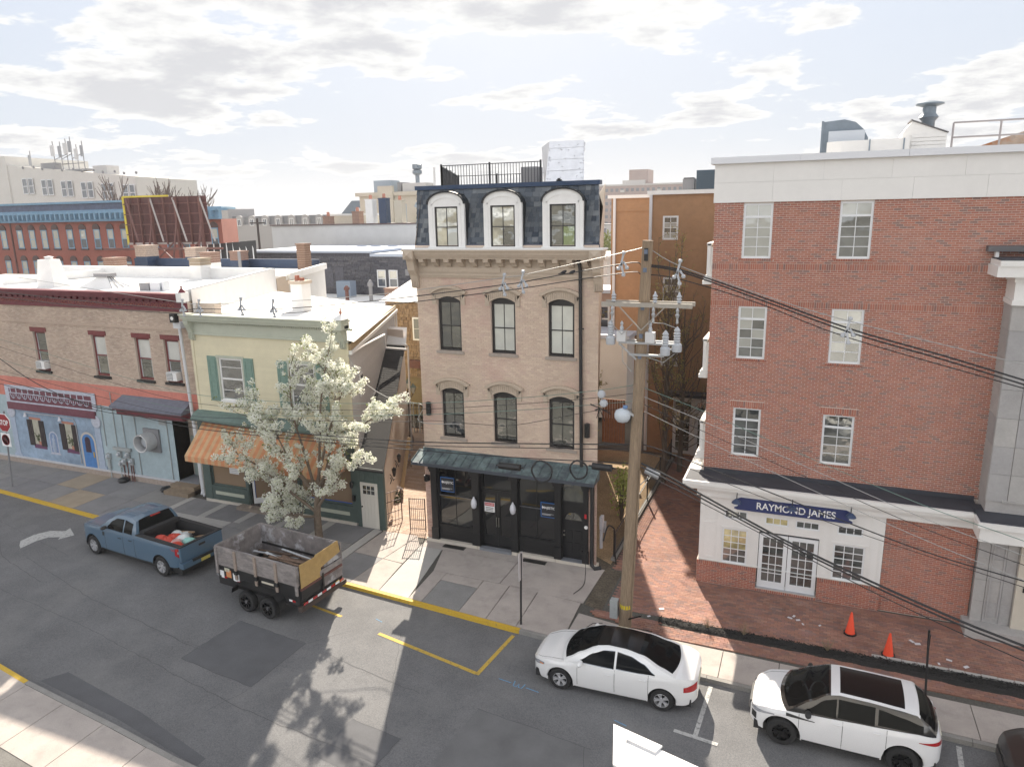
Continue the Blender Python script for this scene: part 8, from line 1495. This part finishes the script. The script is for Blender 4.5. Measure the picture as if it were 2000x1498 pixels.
lp = thing('lamp_post', 'ornate black lamp post with three lanterns at the end of the alley', 'street lamp', (-21.2, 35.4, 0)); MB().lathe([(.16, 0), (.16, .3), (.07, .5), (.05, 2.9), (.08, 3.0), (.03, 3.2)], (-21.2, 35.4, 0), n=10).build('post', iron, lp, smooth=40)
lgl = M('lantern_glass', (.6, .6, .52), .3)
for dx, dz_ in ((-.32, 3.1), (.32, 3.0), (0, 3.25)):
    MB().tube([(-21.2, 35.4, 2.7), (-21.2+dx*.6, 35.4, 2.75), (-21.2+dx, 35.4, dz_)], .025, 5).build('arm', iron, lp); MB().lathe([(.07, 0), (.17, .32), (.17, .34), (0, .34)], (-21.2+dx, 35.4, dz_), n=6).build('lantern', lgl, lp); MB().lathe([(.2, .34), (.06, .5), (.02, .58), (0, .6)], (-21.2+dx, 35.4, dz_), n=6).build('lantern_cap', M('verdigris_cap', (.14, .18, .16), .6), lp)
af = thing('alley_fence', 'white and rusty picket fence across the end of the alley', 'fence', (-20.5, 36.5, 0))
for k in range(16): MB().bar((-22.4+k*.2, 37.2, 0), (-22.4+k*.2, 37.2, 1.9), .03 if k % 2 else .06).build('picket', iron if k % 2 else pw_, af)
for z in (.3, 1.7): MB().bar((-22.5, 37.24, z), (-19.3, 37.24, z), .05).build('rail', iron, af)
u = thing('alley_cabinet', 'black utility cabinet on the mansard side of the alley', 'cabinet', (-20.0, 37, 0)); bxs('case', darkp, u, (-20.3, 36.6, 0, -19.5, 37.1, 1.5))
pnk = MB().prism([(-17.9, 28.6, .02), (-17.75, 28.6, .02), (-18.2, 30.3, 2.1), (-18.35, 30.3, 2.1)], (.05, .02, 0)).build('leaning_plank', M('pine_plank', (.5, .36, .2), .8), label='pale plank leaning on the beige alley wall', cat='plank')
for i, (x, y, s) in enumerate([(-17.4, 27.6, .22), (-17.7, 28.1, .26), (-19.3, 31.6, .3), (-17.2, 27.2, .16), (-19.8, 32.6, .25)]):
    m = MB(); 
    for k in range(40): a, b = rnd.uniform(0, 6.28), rnd.uniform(-.2, 1.4); q = Vector((x+s*math.cos(a)*math.cos(b), y+s*math.sin(a)*math.cos(b), .02+s*1.2*max(0, math.sin(b)))); v = Vector((rnd.gauss(0, 1), rnd.gauss(0, 1), rnd.gauss(0, 1))).normalized()*.06; w_ = v.orthogonal()*.6; m.add([q-v, q+w_, q+v, q-w_], [(0, 1, 2, 3)])
    m.build('potted_weeds', [leafm, scrap, M('dry_stems', (.28, .22, .14), .9)][i % 3], label='%s tuft at the foot of the alley wall %s' % (['dark leafy', 'pale', 'dry brown'][i % 3], ['by the open gate', 'under the leaning plank', 'below the iron lantern', 'nearest the gate', 'near the lamp post'][i]), cat='plant', recalc=False)
cf = thing('courtyard_fence', 'black iron picket fence along the brick courtyard edge', 'fence', (-6.0, 28, 0))
for k in range(60): y = 25.2+k*.2; MB().bar((-6.3, y, 0), (-6.3, y, 1.1), .018).build('picket', lampm, cf)
for z in (.12, 1.0): MB().bar((-6.3, 25.1, z), (-6.3, 37.2, z), .03).build('rail', lampm, cf)
for y in (25.1, 28.1, 31.1, 34.1, 37.1): MB().bar((-6.3, y, 0), (-6.3, y, 1.2), .06).build('post', lampm, cf)
bxs('curb', kerbc, cf, (-6.38, 24.9, -.02, -6.22, 37.4, .1))
tp_ = thing('timber_screen', 'reddish slatted timber screen catching the sun beside the mansard building', 'screen', (-9.4, 36.5, 0))
for k in range(9): bxs('slat', M('cedar_slat', (.33, .15, .08), .8, n=.15, ns=5), tp_, (-9.9+k*.14, 36.4, .9, -9.79+k*.14, 36.46, 3.3))
MB().tube(smooth_line([(-6.6, 24.6, .9), (-6.5, 24.9, 1.4), (-6.35, 25.4, 1.0), (-6.3, 25.2, .3), (-6.1, 24.6, .05)]), .03, 6).build('bent_handrail', lampm, label='bent black handrail at the corner of the courtyard fence', cat='railing')
wr = MB().tube(smooth_line([(-7.15, 24.0, .95), (-7.35, 23.95, .8), (-7.2, 23.93, .55), (-7.0, 23.95, .8), (-7.15, 23.95, .9), (-7.1, 23.9, .4), (-7.0, 23.6, .02), (-6.8, 22.7, .02), (-6.95, 22.0, .02)]), .012, 5).build('loose_cable', cabl, label='loose black cable hanging at the side door and trailing over the pavement', cat='cable')
MB().tube([(-5.6, 19.6, .02), (-5.7, 19.4, .5), (-5.5, 19.35, .7), (-5.2, 19.4, .75)], .012, 5).build('loose_cable', cabl, label='short curl of cable sticking up behind the white saloon', cat='cable')
# ------------------------------------------------------------------ trees
rnd.seed(12)
pt = thing('blossom_tree', 'ornamental pear tree in white blossom before the yellow house', 'tree', (-18.25, 22.7, 0)); bk_ = M('pear_bark', (.17, .13, .095), .95, n=.25, ns=8, bump=.5, bs=25); tips = []; tm = MB()
def limb(P, r0, r1, lev):
    P = smooth_line(P, 3); n = len(P); tm.tube(P, [r0+(r1-r0)*i/(n-1) for i in range(n)], 7 if lev < 2 else 5, cap=False)
    for i in range(n): tips.append((P[i], lev, i/(n-1)))
    return P
def twigs(P, k, l, lev, spread=.7, up=.3):
    for _ in range(k):
        i = rnd.randrange(len(P)//3, len(P)); d = (P[min(i+1, len(P)-1)]-P[max(i-1, 0)]).normalized(); s = Vector((rnd.gauss(0, 1), rnd.gauss(0, 1), rnd.gauss(0, .6))); d = (d*.6+s*spread+Vector((0, 0, up))).normalized(); L_ = l*rnd.uniform(.5, 1.1); q = P[i]; Q = limb([q, q+d*L_*.5+Vector((rnd.gauss(0, .04), rnd.gauss(0, .04), 0)), q+d*L_+Vector((0, 0, .08*L_))], .02 if lev < 3 else .009, .004, lev)
        if lev < 3: twigs(Q, 3, l*.55, lev+1, spread, up)
tk_ = limb([(-18.25, 22.7, 0), (-18.2, 22.65, 1.2), (-18.0, 22.6, 2.2)], .17, .12, 0)
for P in ([(-18.0, 22.6, 2.2), (-17.7, 22.5, 4.0), (-17.3, 22.3, 6.0), (-16.8, 22.2, 7.7)], [(-18.1, 22.6, 1.8), (-18.4, 22.5, 3.6), (-18.7, 22.3, 5.4), (-18.6, 22.2, 7.2)], [(-18.2, 22.6, 1.2), (-19.6, 22.3, 2.3), (-20.8, 22.1, 3.2), (-21.7, 22.0, 3.6)], [(-18.1, 22.6, 2.0), (-19.4, 22.4, 3.6), (-20.2, 22.2, 4.6), (-20.6, 22.0, 5.2)], [(-18.0, 22.6, 2.3), (-16.9, 22.5, 3.8), (-15.9, 22.4, 4.9), (-15.0, 22.4, 5.6)], [(-18.05, 22.6, 1.5), (-17.2, 22.4, 2.5), (-16.4, 22.3, 3.4)], [(-18.0, 22.7, 2.0), (-17.7, 23.3, 4.0), (-17.5, 23.6, 6.4)], [(-18.1, 22.6, 1.9), (-18.6, 21.9, 3.4), (-18.9, 21.4, 5.0)], [(-18.2, 22.6, 1.0), (-19.0, 22.2, 1.1), (-19.5, 22.0, 1.6)], [(-18.0, 22.6, 2.6), (-16.9, 22.2, 5.0), (-16.1, 22.1, 6.6)]):
    Q = limb(P, .07, .018, 1); twigs(Q, 12, 1.15, 2)
tm.build('trunk', bk_, pt, recalc=False)
blo = M('white_blossom', rough=.75, piece=[(.80, .80, .72), (.86, .86, .80), (.74, .76, .60), (.84, .84, .77)], transl=.4); lfm = M('young_leaf', rough=.7, piece=[(.16, .21, .04), (.24, .27, .07), (.11, .15, .035)], transl=.4)
bm_ = MB(); lf_ = MB(); cand = [t for t in tips if t[1] >= 2 and t[2] > .3]; rnd.shuffle(cand)
def petal(mb, q, s):
    u = Vector((rnd.gauss(0, 1), rnd.gauss(0, 1), rnd.gauss(0, 1))).normalized(); v = u.orthogonal().normalized()*s*.75; u = u*s; mb.add([q-u, q-v*.9, q+u, q+v*.9], [(0, 1, 2, 3)])
for (q, lev, t) in cand:
    x, z = q.x, q.z
    dens = .9 if (x < -18.9 and z < 4.6) or (z > 5.6 and x > -17.9) or x > -16.2 or z < 2.6 else .62
    if rnd.random() > dens*.6: 
        if rnd.random() < .3:
            for _ in range(3): petal(lf_, q+Vector((rnd.gauss(0, .06), rnd.gauss(0, .06), rnd.gauss(0, .06))), .04)
        continue
    r = rnd.uniform(.09, .19)
    for _ in range(int(30*r/.1)): d = Vector((rnd.gauss(0, 1), rnd.gauss(0, 1), rnd.gauss(0, 1))).normalized()*r*rnd.uniform(.5, 1.1); petal(bm_, q+d, rnd.uniform(.03, .048))
    for _ in range(3): petal(lf_, q+Vector((rnd.gauss(0, .07), rnd.gauss(0, .07), rnd.gauss(0, .07))), .035)
bm_.build('blossom', blo, pt, recalc=False, kind='stuff'); lf_.build('leaves', lfm, pt, recalc=False, kind='stuff')
bud = M('olive_buds', rough=.9, piece=[(.22, .19, .06), (.30, .25, .09), (.17, .14, .06)])
def columnar(x, y, h, r, lab, seed, n=2600):
    Rn = random.Random(seed); t = thing('columnar_tree', lab, 'tree', (x, y, 0)); m = MB(); c = MB(); m.tube([(x, y, 0), (x+.05, y, h*.5), (x, y, h)], [.14, .08, .02], 6)
    for _ in range(56):
        z = h*Rn.uniform(.12, .85); a = Rn.uniform(0, 6.28); L_ = h*Rn.uniform(.12, .3); b = Vector((x, y, z)); e = b+Vector((math.cos(a)*r*Rn.uniform(.5, 1), math.sin(a)*r*Rn.uniform(.5, 1), L_)); md = b.lerp(e, .5)+Vector((math.cos(a)*r*.25, math.sin(a)*r*.25, -.1)); m.tube([b, md, e], [.03, .018, .006], 4, cap=False)
        for _ in range(6):
            p = md.lerp(e, Rn.random()); q = p+Vector((Rn.gauss(0, .3), Rn.gauss(0, .3), Rn.uniform(.1, .7))); m.tube([p, q], [.009, .003], 3, cap=False)
            for _ in range(n//420): w_ = p.lerp(q, Rn.random())+Vector((Rn.gauss(0, .05), Rn.gauss(0, .05), Rn.gauss(0, .05))); u = Vector((Rn.gauss(0, 1), Rn.gauss(0, 1), Rn.gauss(0, 1))).normalized()*.05; v = u.orthogonal()*.5; c.add([w_-u, w_-v, w_+u, w_+v], [(0, 1, 2, 3)])
    m.build('trunk', bark, t, recalc=False); c.build('crown', bud, t, recalc=False, kind='stuff')
columnar(-6.1, 33.9, 10.8, 1.0, 'tall upright budding tree behind the crossarm of the utility pole', 5); columnar(-10.3, 33.5, 8.2, 1.3, 'shorter budding tree tight against the mansard building', 6, 3400); columnar(-5.6, 35.6, 8.6, 1.3, 'bare upright tree beside the courtyard doors', 7, 700)
sb_ = thing('courtyard_shrub', 'yellow-green shrub behind the foot of the utility pole', 'shrub', (-6.9, 28.6, 0)); m = MB(); c = MB()
for k in range(40):
    a = rnd.uniform(0, 6.28); e = Vector((-6.9+.5*math.cos(a)*rnd.random(), 28.6+.5*math.sin(a)*rnd.random(), rnd.uniform(.7, 2.2))); m.tube([(-6.9, 28.6, 0), e], [.02, .006], 4)
    for _ in range(12): q = e+Vector((rnd.gauss(0, .15), rnd.gauss(0, .15), rnd.gauss(0, .2))); u = Vector((rnd.gauss(0, 1), rnd.gauss(0, 1), rnd.gauss(0, 1))).normalized()*.06; v = u.orthogonal()*.6; c.add([q-u, q-v, q+u, q+v], [(0, 1, 2, 3)])
m.build('stems', bark, sb_, recalc=False); c.build('leaves', M('lime_leaf', rough=.8, piece=[(.22, .27, .05), (.34, .36, .1), (.15, .2, .04)]), sb_, recalc=False, kind='stuff')
for i, x in enumerate((-2.3, -1.2, 1.2)):
    d_ = thing('dry_stalks', 'wispy dry brown stalks in the mulch bed %s' % ['at its sunlit end', 'below the lit window', 'below the office doors'][i], 'plant', (x, 21.4, .03)); m = MB()
    for k in range(26): a = rnd.uniform(0, 6.28); m.tube([(x, 21.4, .03), (x+.25*math.cos(a)*rnd.random(), 21.4+.2*math.sin(a)*rnd.random(), rnd.uniform(.2, .5))], [.006, .003], 3)
    m.build('stems', M('dry_stems'), d_, recalc=False)
# ------------------------------------------------------------------ near side: white roof corner just below the camera
nb_ = thing('white_cornice_building', 'bright white moulded roof corner of the building in the foreground', 'building', (1.5, 5, 0)); wc = M('bright_white_trim', (.7, .69, .68), .6)
zz = 8.09; A0 = Vector((-1.47, 6.0, zz)); u_ = Vector((.968, -.25, 0)); v_ = Vector((.24, -.97, 0)); Zv = Vector((0, 0, 1))
def q_(a, b, h=0.): return A0+u_*a+v_*b+Zv*h
MB().prism([q_(0, 0), q_(10, 0), q_(10, 12), q_(0, 12)], (0, 0, -.12)).build('cornice', wc, nb_); MB().prism([q_(.06, .06, -.12), q_(10, .06, -.12), q_(10, 12, -.12), q_(.06, 12, -.12)], (0, 0, -.25)).build('bed_mould', wc, nb_); MB().prism([q_(.15, .15, -.37), q_(10, .15, -.37), q_(10, 12, -.37), q_(.15, 12, -.37)], (0, 0, -zz+.37)).build('wall', whitew, nb_)
MB().prism([q_(-.02, -.04, .0), q_(.5, -.04, .0), q_(.42, .09, .0), q_(.12, .09, .0), q_(.1, .5, .0), q_(-.02, .5, .0)], (0, 0, .02)).build('corner_cap', wc, nb_); MB().prism([q_(.5, .5, .0), q_(10, .5, .0), q_(10, 12, .0), q_(.5, 12, .0)], (0, 0, .01)).build('roof', M('near_roof'), nb_)
# two dark birds on the cornice ledge
for x, rz, lab in ((-7.98, .5, 'dark bird perched upright on the cornice ledge, away from the downspout'), (-7.68, .35, 'dark bird crouched on the cornice ledge nearest the black downspout')):
    b_ = thing('bird', lab, 'bird', (x, by-.07, 10.885), rz)
    ax = [(-.2, .035, .012), (-.12, .055, .02), (-.05, .085, .05), (.03, .105, .06), (.09, .14, .05), (.12, .175, .034), (.15, .195, .034), (.18, .195, .022), (.205, .19, .006)]
    MB().grid([[(px_+0*t, r_*math.cos(2*math.pi*t/10), pz+r_*1.05*math.sin(2*math.pi*t/10)) for t in range(11)] for px_, pz, r_ in ax]).build('body', M('dark_feather', (.02, .02, .026), .5), b_, smooth=60, local=True)
    for s_y in (-.02, .02): MB().tube([(.02, s_y, .06), (.03, s_y, .0)], .005, 4).build('leg', M('bird_leg', (.2, .08, .06), .6), b_, local=True)
# ------------------------------------------------------------------ light town haze over the whole scene
hz = bpy.data.materials.new('haze'); hz.use_nodes = True; nt = hz.node_tree; nt.nodes.clear(); o_ = nt.nodes.new('ShaderNodeOutputMaterial'); v_ = nt.nodes.new('ShaderNodeVolumePrincipled'); v_.inputs['Color'].default_value = (.93, .95, 1, 1); v_.inputs['Density'].default_value = .00028; v_.inputs['Anisotropy'].default_value = .2; nt.links.new(v_.outputs[0], o_.inputs['Volume'])
MB().box(-900, -60, -1.3, 400, 900, 34).build('haze', hz, kind='stuff')
